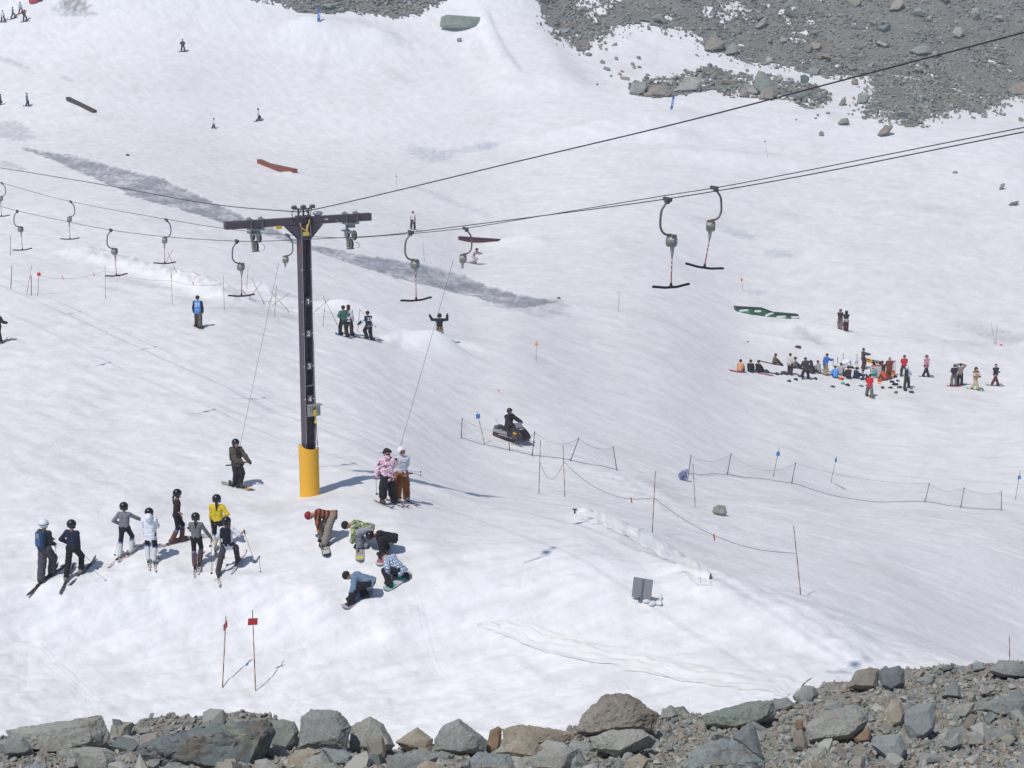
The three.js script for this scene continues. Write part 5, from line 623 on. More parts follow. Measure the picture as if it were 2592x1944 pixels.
  if (S.number) { const m = M.clone().lerp(C, 0.45), bk = fwd.clone().negate(), g = text(S.number.t, S.number.s ?? 0.17, 0.006); const mx = new THREE.Matrix4().makeBasis(xs.clone().negate(), spine, bk); g.applyMatrix4(mx); g.translate(...m.clone().addScaledVector(bk, 0.1 * fat + (S.top.puff ?? 0.012) + th + 0.022).toArray()); part('number', g, cloth(S.number.c), root); }
  root.updateMatrixWorld(true); const W = v => v.clone().applyMatrix4(root.matrixWorld);
  const hand = i => W(wr[i].clone().addScaledVector(wr[i].clone().sub(el[i]).normalize(), 0.075));
  const R = { root, hand, W, P: W(P), C: W(C), head: W(hc), s, H, back: fwd.clone().negate().applyAxisAngle(V(0, 1, 0), yaw), spine: spine.clone().applyAxisAngle(V(0, 1, 0), yaw), xs: xs.clone().applyAxisAngle(V(0, 1, 0), yaw) };
  if (S.pack) { const K = S.pack, o = R.P.clone().lerp(R.C, 0.62).addScaledVector(R.back, 0.17), b = thing('backpack', K.label, 'backpack', o); b.quaternion.setFromRotationMatrix(new THREE.Matrix4().makeBasis(R.xs, R.spine, R.back.clone().negate())); part('bag', new RoundedBoxGeometry(0.33, 0.52, 0.2, 4, 0.08), cloth(K.c), b); part('pocket', new RoundedBoxGeometry(0.22, 0.24, 0.07, 3, 0.03).translate(0, -0.07, -0.105), cloth(K.c2 ?? K.c), b); for (const k of [-1, 1]) part('strap', tube([V(k * 0.09, 0.2, 0.06), V(k * 0.12, 0.23, 0.14), V(k * 0.13, 0.16, 0.25), V(k * 0.14, 0.0, 0.25), V(k * 0.14, -0.16, 0.12)], 0.017, 16, 6), cloth(K.c), b); if (K.c3) part('stripe', box(0.1, 0.2, 0.006, 0.02, 0.1, -0.104), cloth(K.c3), b); if (K.patch) part('tag', box(0.06, 0.11, 0.006, 0.08, -0.11, -0.144), cloth(K.patch), b); }
  return R;
}
function skiPole(top, tip, label, c = '#6d6a6c', opt = {}) { const g = thing('ski_pole', label, 'ski pole', top), d = tip.clone().sub(top), u = d.clone().normalize(); part('shaft', rod(V(0, 0, 0), d, 0.008, 0.006), mat(c, 0.4, 0.4), g); part('handle', rod(u.clone().multiplyScalar(-0.05), u.clone().multiplyScalar(0.1), 0.017), rubber, g); part('basket', new THREE.CylinderGeometry(0.035, 0.045, 0.012, 10).applyQuaternion(new THREE.Quaternion().setFromUnitVectors(V(0, 1, 0), u)).translate(...d.clone().addScaledVector(u, -0.06).toArray()), rubber, g); part('wrist_strap', new THREE.TorusGeometry(0.05, 0.006, 5, 12).scale(0.6, 1, 1).rotateY(0.6).translate(...u.clone().multiplyScalar(0.03).add(V(0.03, -0.03, 0)).toArray()), rubber, g); return g; }
// ---------------------------------------------------------------- who is where
const azPx = (a, b) => { const p = ground(...a), q = ground(...b); return Math.atan2(q.x - p.x, q.z - p.z) * 180 / Math.PI; };
const lineAz = Math.atan2(eL.x, eL.z) * 180 / Math.PI;
const handTo = (R, i, uv, len = 1.15) => { const h = R.hand(i), d = rayDir(...uv), t = h.clone().add(V(0, 0, 0)); let best = null, bl = 1e9; for (let k = -1.6; k < 1.6; k += 0.02) { const q = d.clone().multiplyScalar(F / R.s + k); const e = Math.abs(q.distanceTo(h) - len); if (e < bl) { bl = e; best = q; } } return best; };
const SKIERS = [
 { short: 'skier in the white helmet', label: 'skier in a white helmet with a blue backpack, leftmost of the group', H: 1.8, yaw: 150, footPx: [[104, 1474], [131, 1457]], Rpx: [137, 1377, 0.1], L: 'front', top: { c: '#1f2026', puff: 0.014 }, legs: { c: '#4e4850', puff: 0.03, bag: 0.03 }, boots: { c: '#3a3a3c' }, head: { helmet: '#e4e6e6', strap: '#2b2b2e', vents: true, pad: '#c9cdd0' }, skis: { c: '#241f22', c2: '#8c2f35', yaw: [azPx([70, 1503], [150, 1437]), azPx([88, 1497], [160, 1440])] }, pack: { c: '#27405e', c2: '#3a5a80', c3: '#8f9090', label: 'blue and grey backpack on the skier in the white helmet' }, poles: [[1, [149, 1449]]] },
 { short: 'skier in the navy jumper', label: 'skier in a navy jumper with one hand on the hip, second from left', H: 1.74, yaw: 160, footPx: [[168, 1471], [206, 1452]], L: 'hip', Rpx: [199, 1386, 0.05], top: { c: '#1d2138', puff: 0.016, name: 'jumper' }, legs: { c: '#17161a', puff: 0.012, bag: 0.012 }, boots: { c: '#7d7c7c', c2: '#d8452f' }, head: { helmet: '#1f1a1f' }, skis: { c: '#55525a', c2: '#22222a', yaw: [azPx([154, 1507], [188, 1441]), azPx([174, 1492], [241, 1422])] }, poles: [[1, [250, 1442]]] },
 { short: 'skier in the grey long-sleeved top', label: 'skier in a grey top reaching one arm out to the white jacket', H: 1.62, yaw: 172, footPx: [[304, 1413], [333, 1401]], L: 'hip', Rpx: [364, 1318, 0], top: { c: '#7b7b80', puff: 0.006, name: 'shirt' }, legs: { c: '#1b161b', puff: 0.003 }, boots: { c: '#cfcfcd', cuff: '#6f74b0' }, head: { helmet: '#1d1719' }, skis: { c: '#cfc9c4', c2: '#b8423c', yaw: [azPx([282, 1443], [345, 1385]), azPx([290, 1440], [365, 1380])] }, poles: [[0, [290, 1409]]] },
 { short: 'skier in the white jacket', label: 'skier in a long white hooded jacket and black leggings', H: 1.62, yaw: 178, footPx: [[375, 1427], [390, 1427]], L: 'front', R: 'front', top: { c: '#e6e6ea', puff: 0.028, hem: 0.1, hood: true }, legs: { c: '#17141a', puff: 0.003 }, boots: { c: '#cfcfcd', cuff: '#6f74b0' }, head: { helmet: '#17171b' }, skis: { c: '#cfc9c4', c2: '#5a4a4c', yaw: [azPx([381, 1462], [371, 1396]), azPx([394, 1461], [384, 1396])] }, poles: [[1, [402, 1418]]] },
 { short: 'skier in the maroon top', label: 'skier in a dark maroon and navy top standing sideways', H: 1.66, yaw: 105, footPx: [[461, 1370], [437, 1377]], Lpx: [459, 1320, 0.0], R: 'hip', lean: 0.1, top: { c: (x, y, z) => (y > 1.05 ? '#33171f' : '#1d1d30'), puff: 0.006, name: 'shirt', sleeve: 0.6 }, legs: { c: '#18161b', puff: 0.003 }, boots: { c: '#6d4a42', cuff: '#6f74b0' }, head: { helmet: '#17171a', tail: '#3a1f1a' }, skis: { c: '#a9a3a0', c2: '#b03838', yaw: azPx([402, 1388], [478, 1371]) }, poles: [[0, [478, 1338]]] },
 { short: 'skier in the yellow top', label: 'skier in a bright yellow long-sleeved top with a plait', H: 1.7, yaw: 178, footPx: [[544, 1393], [561, 1391]], Lpx: [535, 1327, 0], R: 'hip', top: { c: '#dfc22a', puff: 0.012, name: 'shirt' }, legs: { c: '#181419', puff: 0.004 }, boots: { c: '#cfcfcd', cuff: '#6f74b0' }, head: { helmet: '#1d1b1e', tail: '#3a2a20' }, skis: { c: '#d6d1cb', c2: '#b8423c', yaw: azPx([540, 1420], [530, 1372]) }, poles: [[0, [532, 1386]]] },
 { short: 'skier in the grey top with a ponytail', label: 'skier in a grey top with a long ponytail, in front of the yellow top', H: 1.6, yaw: 178, footPx: [[493, 1443], [506, 1432]], Rpx: [538, 1367, 0.05], L: 'front', top: { c: '#70716f', puff: 0.006, name: 'shirt' }, legs: { c: '#1b1519', puff: 0.003 }, boots: { c: '#5a4a4a', cuff: '#6f74b0', c2: '#d8452f' }, head: { helmet: '#1f1b1f', tail: '#4a2420' }, skis: { c: '#cdc6c2', c2: '#4a4448', yaw: [azPx([491, 1483], [494, 1405]), azPx([499, 1468], [510, 1400])] }, poles: [[1, [535, 1455]]] },
 { short: 'skier with the black backpack', label: 'skier in a white T-shirt with a black backpack stepping out wide', H: 1.68, yaw: 172, footPx: [[552, 1457], [602, 1433]], Lpx: [545, 1382, 0.05], Rpx: [615, 1347, 0.05], hip: 0.47, top: { c: '#dcdce2', puff: 0.02, sleeve: 0.45, hem: 0.04, name: 'shirt' }, legs: { c: '#3f3a42', puff: 0.012, bag: 0.012 }, boots: { c: '#4a3f40', c2: '#e0452c' }, head: { helmet: '#131316', scarf: '#c87a78' }, skis: { c: '#d9d4d0', c2: '#c04a44', yaw: [azPx([551, 1498], [543, 1424]), azPx([581, 1478], [630, 1398])] }, pack: { c: '#17141f', c2: '#17141f', patch: '#b9b9c0', label: 'black backpack with a white tag on the skier in the white T-shirt' }, poles: [[1, [646, 1427]], [0, [535, 1455]]] },
 { short: 'skier in the pink jacket', label: 'skier in a pink camouflage jacket and sunglasses riding the T-bar', H: 1.8, yaw: 18, footPx: [[994, 1272], [968, 1278]], Rpx: [948, 1216, 0.05], Lpx: [1001, 1166, 0.22], fat: 1.08, top: { c: (x, y, z) => { const n = fbm(x * 9, y * 9, z * 9, 3); return n > 0.09 ? '#e6b3c4' : n > -0.06 ? '#f0dfe4' : n > -0.17 ? '#cf7e92' : '#7a4a5c'; }, puff: 0.05, hem: 0.09, collar: true }, legs: { c: '#1e181c', puff: 0.03, bag: 0.05, len: 0.62 }, boots: { c: '#4d4036', c2: '#b08a3c' }, gloves: '#2a2426', head: { curly: '#2b1d1c', shades: true, scarf: '#8f8792' }, skis: { c: '#8f8a94', c2: '#3a3440', yaw: lineAz, off: 0.15 }, poles: [[1, [954, 1253]]] },
 { short: 'skier in the white shirt', label: 'skier in a white T-shirt and rust brown trousers beside the pink jacket', H: 1.83, yaw: 22, footPx: [[1029, 1267], [1006, 1270]], Rpx: [1008, 1186, 0.22], Lpx: [1019, 1187, 0.22], top: { c: '#c6c7cf', puff: 0.03, sleeve: 0.48, hem: 0.04, name: 'shirt' }, legs: { c: '#8a4e22', puff: 0.03, bag: 0.035 }, boots: { c: '#cfc9c4', c2: '#e08a6a' }, head: { hood: '#e8e4e6', shades: true }, skis: { c: '#a87880', c2: '#5a3f4a', yaw: lineAz, off: 0.15 }, poles: [[0, [1069, 1195]], [0, [1069, 1204]]] }
];
const who = {};
for (const S of SKIERS) { const R = person(S); who[S.short] = R; (S.poles ?? []).forEach(([i, uv], n) => skiPole(R.hand(i), handTo(R, i, uv, S.short.includes('white shirt') ? 0.75 : 1.1), S.poles.length > 1 ? `${n ? 'second' : 'first'} ski pole of the ${S.short}` : `ski pole of the ${S.short}`, '#5f5c60')); }
// riders bent over their snowboards
const plaid = (x, y, z) => { const a = ((x + z * 0.7) * 9 % 1 + 1) % 1, b = ((y + z * 0.5) * 9 % 1 + 1) % 1; return a < 0.14 || b < 0.14 ? '#3a3f55' : a < 0.5 !== b < 0.5 ? '#7f9fc4' : '#d9dee4'; };
const RIDERS = [
 { short: 'rider in the striped brown shirt', label: 'bent over rider in a red beanie and brown striped shirt', H: 1.78, yaw: -78, footPx: [[817, 1387], [825, 1374]], hipPx: [842, 1303], chestPx: [806, 1302], Lpx: [808, 1342, 0.12], Rpx: [806, 1338, -0.1], nod: 1.9, hunch: -0.02, top: { c: (x, y, z) => ((z + 0.25 * y) * 7.5 % 1 + 1) % 1 < 0.45 ? '#9a5a34' : '#4a1f20', puff: 0.02, hem: 0.07, name: 'shirt', sleeve: 0.85 }, legs: { c: '#8f8378', puff: 0.02, bag: 0.025 }, head: { beanie: '#8e2430' }, board: { c: '#2a272b', c2: '#b9b4aa', bind: '#9ea294', yaw: azPx([797, 1342], [813, 1403]), label: 'dark snowboard stood on by the rider in the striped shirt', sp: 0.24 } },
 { short: 'rider in the camouflage jacket', label: 'bent over rider in a green camouflage jacket', H: 1.76, yaw: -76, footPx: [[899, 1391], [924, 1386]], free: 1, hipPx: [934, 1337], chestPx: [898, 1328], Lpx: [893, 1368, 0.15], Rpx: [897, 1365, 0], nod: 1.7, top: { c: (x, y, z) => { const n = fbm(x * 6, y * 6, z * 6, 3); return n > 0.1 ? '#b5a878' : n > -0.04 ? '#6d8a44' : n > -0.13 ? '#3d4a2c' : '#c9c7b4'; }, puff: 0.035, hem: 0.08 }, legs: { c: '#9a99a0', puff: 0.025, bag: 0.03 }, gloves: '#2f2630', head: { beanie: '#211c22' }, board: { c: '#aaa4a2', c3: '#d8c332', at3: 0.55, bind: '#a3a09c', yaw: azPx([896, 1368], [894, 1417]), label: 'snowboard with a yellow tip under the camouflage jacket rider', sp: 0.2 } },
 { short: 'rider all in black', label: 'bent over rider all in black between the camouflage and plaid riders', H: 1.72, yaw: -76, footPx: [[962, 1413], [984, 1398]], hipPx: [996, 1362], chestPx: [960, 1354], Lpx: [965, 1392, 0.1], Rpx: [968, 1388, -0.05], nod: 1.7, top: { c: '#17141c', puff: 0.03, hem: 0.06 }, legs: { c: '#1f191e', puff: 0.02, bag: 0.02 }, head: { helmet: '#17161a' }, board: { c: '#cfc8c6', c2: '#a35a60', bind: '#3a3236', yaw: azPx([978, 1386], [957, 1430]), label: 'white snowboard tip in front of the rider all in black' } },
 { short: 'rider in the plaid shirt', label: 'kneeling rider in a blue and white plaid shirt', H: 1.74, yaw: -125, footPx: [[983, 1487], [1027, 1464]], free: 1, hipPx: [1014, 1442], chestPx: [986, 1412, -0.12], Lpx: [982, 1458, 0.1], Rpx: [990, 1470, -0.1], knee: [[0.2, 0.6, 1], [-0.1, -0.6, 1]], nod: 1.7, top: { c: plaid, puff: 0.03, hem: 0.07, name: 'shirt', sleeve: 0.9 }, legs: { c: '#1d1a24', puff: 0.02, bag: 0.02 }, head: { hair: '#2a1f1c' }, board: { c: '#b9bcb8', c2: '#4fb0a0', bind: '#4fb3a6', yaw: azPx([1018, 1462], [958, 1502]), label: 'snowboard with teal bindings under the plaid shirt rider', k: 0.78 } },
 { short: 'rider in the pale blue jacket', label: 'kneeling rider in a pale blue jacket with a red hem, lowest of the riders', H: 1.76, yaw: -84, footPx: [[884, 1526], [926, 1513]], hipPx: [938, 1472], chestPx: [902, 1460], Lpx: [889, 1505, 0.12], Rpx: [897, 1503, 0], knee: [[0.1, 0.7, 1], [-0.2, -0.8, 1]], nod: 1.5, free: 1, top: { c: '#6f8499', puff: 0.045, hem: 0.06 }, legs: { c: '#17141d', puff: 0.025, bag: 0.03 }, head: { beanie: '#221c20' }, board: { c: '#b8b6bc', c2: '#3a2f38', bind: '#3f6fb8', yaw: azPx([905, 1513], [860, 1540]), label: 'snowboard pointing down left under the pale blue jacket rider', k: 0.78 } }
];
for (const S of RIDERS) who[S.short] = person(S);
// the lone rider on the lift, and both tow lines
{
  const S = { short: 'rider on the T-bar', label: 'helmeted snowboarder in an olive jacket towed by the lift left of the tower', H: 1.66, yaw: 40, footPx: [[607, 1234], [596, 1231]], Lpx: [633, 1171, 0.15], Rpx: [613, 1172, 0.25], elbow: [[0.4, -0.6, -0.4], null], lean: -0.06, top: { c: (x, y, z) => (Math.abs(x) < 0.1 && y > 1.1 ? '#3a2526' : '#5c5246'), puff: 0.035, hem: 0.07 }, legs: { c: '#221d26', puff: 0.025, bag: 0.02 }, gloves: '#2a2328', head: { helmet: '#1d1a22', goggles: '#3f7a72' }, board: { c: '#9aa092', c2: '#d08a3a', bind: '#3a3436', yaw: azPx([586, 1231], [621, 1238]), label: 'snowboard of the rider towed left of the tower' }, pack: { c: '#241a22', label: 'dark backpack on the rider towed left of the tower' } };
  const R = person(S);
  const tow = (name, label, boxPx, off, end, wing) => { const a = onRope(...boxPx, off), g = thing('tow_line', label, 'T-bar', end); const top = a.sub(end); part('line', rod(V(0, 0, 0), top, 0.006), mat('#4a4448', 0.6), g); const u = top.clone().normalize(); part('ferrule', rod(V(0, 0, 0), u.clone().multiplyScalar(0.12), 0.02), mat('#8f8a88', 0.5), g); const dn = V(0, -0.62, 0).add(wing[0]); part('stem', rod(V(0, 0, 0), dn, 0.014), mat('#b0363f', 0.55), g); part('seat_bar', tube([dn.clone().addScaledVector(wing[1], -0.46), dn.clone().addScaledVector(wing[1], -0.2).add(V(0, -0.03, 0)), dn.clone().add(V(0, -0.03, 0)), dn.clone().addScaledVector(wing[1], 0.46)], 0.026, 20, 8), wingM, g); };
  const d1 = R.s, e1 = rayDir(604, 1146).multiplyScalar(F / d1 - 0.3);
  tow('tow_line', 'tow line and T-bar pulling the lone snowboarder', [706, 664], 3.44, e1, [V(-0.02, 0.25, 0.05), V(0.9, 0.2, 0.15).normalize()]);
  const w = who['skier in the white shirt'], e2 = rayDir(1011, 1120).multiplyScalar(F / w.s + 0.25); tow('tow_line', 'tow line and T-bar pulling the two skiers', [1147, 660], 3.44, e2.add(V(0.0, -0.25, 0)), [V(0, -0.2, 0), V(0.95, 0, 0.2).normalize()]);
}
// ---- riders halfway down and in the park
const P2 = (label, short, foot, H, yaw, o) => person({ label, short, ...(Array.isArray(foot[0]) ? { footPx: foot } : { u: foot[0], v: foot[1] }), H, yaw, ...o });
const tp = (c, o = {}) => ({ c, puff: 0.025, hem: 0.04, ...o }), lg = (c, o = {}) => ({ c, puff: 0.02, bag: 0.02, ...o });
P2('snowboarder in a pale blue bib with number 31', 'rider with bib 31', [[496, 827], [509, 832]], 1.78, 176, { top: tp('#1e2136'), bib: '#5b8fd0', number: { t: '31', c: '#e8eaf0', s: 0.2 }, legs: lg('#59524e'), head: { cap: '#3a1f28', hair: '#4a3428' }, L: 'down', R: 'down', board: { c: '#6a4a44', label: 'snowboard under the rider with bib 31', yaw: azPx([486, 821], [514, 836]) } });
P2('skier cut by the left edge of the picture', 'skier at the left edge', [[2, 870], [-8, 868]], 1.76, 150, { top: tp('#2a2420'), legs: lg('#2a2420'), head: { helmet: '#2a1f22' }, skis: { c: '#8f8a80', yaw: 150 }, R: 'pole' });
P2('snowboarder in a green T-shirt with hands on hips', 'rider in the green shirt', [[861, 849], [879, 854]], 1.78, -150, { L: 'hip', R: 'hip', top: tp('#3c6b5c', { sleeve: 0.4, name: 'shirt' }), legs: lg('#2b2126'), skin: 'b', head: { hair: '#3a2620' }, board: { c: '#3f78b4', c2: '#d87a3a', c3: '#c9a24a', at: 0.1, at3: -0.5, label: 'blue and orange snowboard under the green shirt rider' } });
P2('long-haired person in a white top behind the green shirt', 'rider in the white top', [[876, 846], [890, 850]], 1.76, 165, { top: tp('#cfc6cc', { hem: 0.07 }), legs: lg('#2b2126'), head: { long: '#4a2a20', hair: '#4a2a20' }, board: { c: '#22242a', label: 'dark snowboard behind the blue and orange one' } });
P2('snowboarder in a navy jersey with number 33, arm stretched left', 'rider in jersey 33', [[929, 859], [940, 861]], 1.74, -150, { Lpx: [901, 827, 0], R: 'fwd', lean: 0.28, hip: 0.47, top: tp((x, y, z) => { const w = Math.abs(x) > 0.26 && Math.abs(x) < 0.4; return (y > 0.78 && y < 0.84) || (y > 0.89 && y < 0.92) || w ? '#d9dcea' : '#1a1c36'; }), number: { t: '33', c: '#e6e8f0', s: 0.2 }, legs: lg('#241b22'), gloves: '#1f1a20', head: { beanie: '#3a2226' }, board: { c: '#8a8078', label: 'snowboard under the rider in jersey 33', yaw: azPx([922, 859], [956, 867]) } });
P2('person in black with both arms raised behind the snow lip', 'person with raised arms', [1113, 866], 1.76, 178, { p: (([x, z]) => V(x, land(x, z), z))(plan(1113, 868)), L: [0.75, 0.45, 0], R: [0.55, 0.5, 0.1], elbow: [[1, -0.6, 0], [-1, -0.8, 0]], top: tp('#1f1720'), legs: lg('#9a8a74'), gloves: '#1f1a1c', head: { helmet: '#221a20' } });
P2('person in a white vest facing the camera above the lift rope', 'rider in the white vest', [[1050, 581], [1041, 580]], 1.75, 5, { top: tp('#d8d8da', { sleeve: 0.15, name: 'shirt' }), legs: lg('#241a22'), skin: 'b', head: { hair: '#2a1a18', beanie: '#6a2a2a' }, skis: { c: '#6a5a5c', yaw: 20 } });
P2('crouching skier in a white patterned jacket below the dark red rail', 'crouching skier', [[1193, 667], [1202, 668]], 1.72, 80, { hip: 0.36, lean: 0.6, L: 'fwd', R: 'fwd', top: tp((x, y, z) => fbm(x * 7, y * 7, z * 7, 2) > 0.02 ? '#cfc8cc' : '#5a4a52'), legs: lg('#b9aeb0'), head: { helmet: '#2a2026' }, skis: { c: '#5a5256', yaw: 80 } });
P2('standing snowboarder in an olive jacket, hands on hips, far up the slope', 'rider in the olive jacket', [[459, 131], [467, 131]], 1.78, 178, { L: 'hip', R: 'hip', top: tp('#4c4f46', { hem: 0.07 }), legs: lg('#27242a'), head: { beanie: '#2a2a2a' }, board: { c: '#2f3436', label: 'snowboard under the rider in the olive jacket' } });
P2('person in white with dark trousers riding sideways left of the orange box', 'rider in white on the open slope', [[651, 307], [657, 306]], 1.74, 100, { top: tp('#cfcbd4'), legs: lg('#2a2228'), head: { helmet: '#2a2228' }, hip: 0.47, L: 'out', board: { c: '#3a3038', label: 'snowboard of the rider in white on the open slope' } });
P2('small rider in a white top and brown trousers', 'small rider in the white top', [[537, 325], [543, 325]], 1.35, 100, { top: tp('#dad8dc'), legs: lg('#4a3434'), head: { helmet: '#2f2628' }, lean: 0.2 });
P2('person in a blue jacket left of the brown box', 'rider in the blue jacket', [[66, 269], [72, 269]], 1.76, 100, { top: tp('#3f6a8c'), legs: lg('#2a2430'), head: { beanie: '#3a3a3c' }, board: { c: '#5a4a52', label: 'snowboard of the rider left of the brown box' } });
P2('dark figure cut by the left edge above the brown box', 'figure at the left edge', [-1, 266], 1.7, 90, { hip: 0.42, lean: 0.3, top: tp('#241d2a'), legs: lg('#221c26'), head: { helmet: '#221c22' } });
P2('person in a white shirt, leftmost of the four at the top left', 'first walker', [[3, 56], [12, 56]], 1.78, 175, { top: tp('#d0d2d6'), legs: lg('#2b2b33'), head: { hair: '#2a2024' }, board: { c: '#7a5a54', label: 'snowboard of the leftmost of the four at the top left' } });
P2('person striding in a blue and white top at the top left', 'second walker', [[28, 49], [38, 46]], 1.76, 95, { top: tp('#6f7690'), legs: lg('#2a2a36'), head: { beanie: '#3a3a44' }, board: { c: '#8a6a5a', label: 'snowboard of the striding person at the top left' } });
P2('person in a pale top, highest of the four at the top left', 'third walker', [[48, 36], [56, 34]], 1.76, 165, { top: tp('#b5b7c2'), legs: lg('#4a2f36'), head: { hair: '#2a2024' }, board: { c: '#8a5a4a', label: 'snowboard of the highest of the four at the top left' } });
P2('person in a dark top, rightmost of the four at the top left', 'fourth walker', [[59, 55], [67, 54]], 1.74, 170, { R: 'head', top: tp((x, y, z) => x < -0.12 ? '#b08a4a' : '#3a2a34'), legs: lg('#2a2a32'), head: { beanie: '#2a2a2e' }, board: { c: '#6a4a44', label: 'snowboard of the rightmost of the four at the top left' } });
P2('person in a red patterned top, left one of the pair by the green box', 'left one of the pair', [2126, 833], 1.78, 170, { L: 'crossed', R: 'crossed', top: tp((x, y, z) => z < 0 ? '#3a2a30' : '#8a4048'), legs: lg('#7a6e66'), head: { helmet: '#5a5a60' } });
P2('person in maroon trousers, right one of the pair by the green box', 'right one of the pair', [2141, 838], 1.8, 175, { L: 'crossed', R: 'crossed', top: tp((x, y, z) => y > 1.1 ? '#26222c' : '#c2aaa4'), legs: lg('#4a2026'), head: { hood: '#241f26', beanie: '#241f26' } });
// ---- the gathering on the flat
const SIT = { hip: 0.075, feet: [[0.16, 0.62], [-0.16, 0.6]], pz: 0, lean: 0.25, L: 'lap', R: 'lap', knee: [[0.2, 1, 0.3], [-0.2, 1, 0.3]] };
const sit = (label, short, uv, yaw, top, legs, head, o = {}) => P2(label, short, uv, o.H ?? 1.76, yaw, { ...SIT, top: tp(top, o.top), legs: lg(legs), head, ...o });
sit('seated person in a peach top, leftmost of the gathering', 'sitter in peach', [1873, 941], 160, '#d8966c', '#6a625a', { cap: '#2a2428', hair: '#2a2428' });
sit('seated person in black, between the peach top and the slim sitter', 'sitter in black', [1899, 942], 165, '#1c1a22', '#2a3438', { beanie: '#1c1a20' });
sit('seated slim person in dark brown, third from left of the gathering', 'slim sitter', [1917, 941], 140, '#241c20', '#241f26', { cap: '#2a2228', hair: '#2a2020' });
sit('seated person in olive with legs stretched right, behind the others', 'sitter in olive', [1958, 922], 95, '#5a5444', '#3a3038', { hair: '#3a2a26' }, { skin: 'b' });
P2('standing person in a white top and floppy hat', 'person in the floppy hat', [1999, 949], 1.74, 150, { L: 'crossed', R: 'hip', top: tp('#c9c3c0'), legs: lg('#3a2f34'), head: { cap: '#3a2f2c', hair: '#3a2420' } });
P2('person in a big dark hooded jacket with legs apart', 'person in the big dark jacket', [[2032, 961], [2047, 961]], 1.78, -160, { lean: 0.25, fat: 1.25, L: 'front', R: 'front', top: tp('#3f3634', { puff: 0.06, hem: 0.1 }), legs: lg('#1f2230'), head: { cap: '#33303c', hair: '#2a2428' }, boots: { c: '#b9c24a' } });
sit('seated person in grey with a red cap', 'sitter with the red cap', [2073, 946], -140, '#aaa6a4', '#3f3c3a', { cap: '#9a3a40', hair: '#5a3a30' });
P2('standing person in a bright blue jacket leaning over', 'person in the bright blue jacket', [2088, 950], 1.78, 130, { lean: 0.3, R: 'fwd', top: tp('#2f68b0', { puff: 0.035 }), legs: lg('#a58a70'), head: { beanie: '#5a2a34' } });
sit('seated person in a light blue top seen from behind', 'sitter in light blue', [2114, 957], 175, '#5a9ad8', '#2f3a5a', { hair: '#5a4238' });
sit('seated person in pale grey behind the light blue top', 'sitter in pale grey', [2128, 950], 170, '#b5b0ae', '#2a2428', { cap: '#6a5048', hair: '#3a2a26' });
sit('seated person in dark brown, right of the light blue top', 'sitter in dark brown', [2148, 959], -170, '#3a2a2c', '#2a2228', { beanie: '#2a2226' });
P2('standing person in dark brown holding the yellow banner', 'person at the banner', [2184, 934], 1.76, 110, { L: 'fwd', R: 'fwd', top: tp('#4a4040'), legs: lg('#4a2f30'), head: { hair: '#2a2428' } });
sit('seated person in a white vest bending forward in front of the sign', 'sitter in the white vest', [2194, 960], -60, '#d5d8e0', '#2f3438', { cap: '#2f3a3c', hair: '#2a2a2e' }, { lean: 0.7 });
P2('crouching person with a black hat and teal jacket in front of the sign', 'croucher in teal', [2212, 957], 1.76, 170, { hip: 0.2, feet: [[0.15, 0.15], [-0.15, 0.15]], pz: -0.1, lean: 0.55, L: 'front', R: 'front', top: tp('#5a9a94', { puff: 0.04 }), legs: lg('#3a3a40'), head: { beanie: '#17161a', hood: '#17161a' } });
P2('crouching dark figure between the two signs', 'figure between the signs', [2233, 951], 1.7, 180, { hip: 0.24, feet: [[0.15, 0.12], [-0.15, 0.12]], pz: -0.08, lean: 0.3, L: 'front', R: 'front', top: tp('#2f2a2c'), legs: lg('#2a2428'), head: { hair: '#2a2024' } });
P2('standing person in a long rust brown jacket in front of the white sign', 'person in the rust jacket', [2250, 961], 1.84, 190, { fat: 1.1, L: 'front', R: 'front', top: tp('#74381f', { puff: 0.05, hem: 0.12 }), legs: lg('#7a4026'), head: { beanie: '#8f9490' } });
P2('person in a red T-shirt right of the white sign', 'person in red by the sign', [[2281, 953], [2294, 952]], 1.76, 175, { L: 'front', R: 'front', top: tp('#c22430', { sleeve: 0.45, name: 'shirt' }), legs: lg('#3a332f'), head: { beanie: '#4a4c50' } });
P2('snowboarder in a pink T-shirt with folded arms', 'rider in the pink shirt', [[2337, 953], [2350, 954]], 1.76, 20, { L: 'crossed', R: 'crossed', top: tp('#c88a9c', { sleeve: 0.45, hem: 0.08, name: 'shirt' }), legs: lg('#2f2a2e'), head: { helmet: '#4a5054' }, board: { c: '#8a8872', label: 'grey green snowboard under the pink shirt rider' } });
P2('person in a white helmet with a black vest standing among the bags', 'person with the black vest', [[2289, 984], [2300, 982]], 1.8, 140, { L: 'front', R: 'front', top: tp((x, y, z) => Math.abs(x) < 0.17 ? '#24222a' : '#b9c4cc'), legs: lg('#39322e'), head: { helmet: '#d0d2d0', strap: '#2a2a2c' } });
P2('snowboarder in a bright red shirt in front of the gathering', 'rider in the bright red shirt', [[2193, 1003], [2208, 1008]], 1.78, 178, { L: 'front', R: 'front', top: tp('#d02030', { puff: 0.03, hem: 0.07 }), legs: lg('#6a6660', { bag: 0.035 }), head: { cap: '#3a2a2c', hair: '#3a2a28' }, boots: { c: '#9ac02a' }, board: { c: '#d5d2ce', label: 'pale snowboard under the bright red shirt rider', yaw: azPx([2184, 1000], [2222, 1014]) } });
P2('standing person in black with beige trousers right of the gathering', 'person in black and beige', [[2409, 978], [2419, 978]], 1.76, 175, { L: 'front', R: 'front', top: tp('#26232a'), legs: lg('#6e6a62'), head: { hair: '#2a2428' }, board: { c: '#d04a5a', label: 'red and white snowboard under the person in black and beige' } });
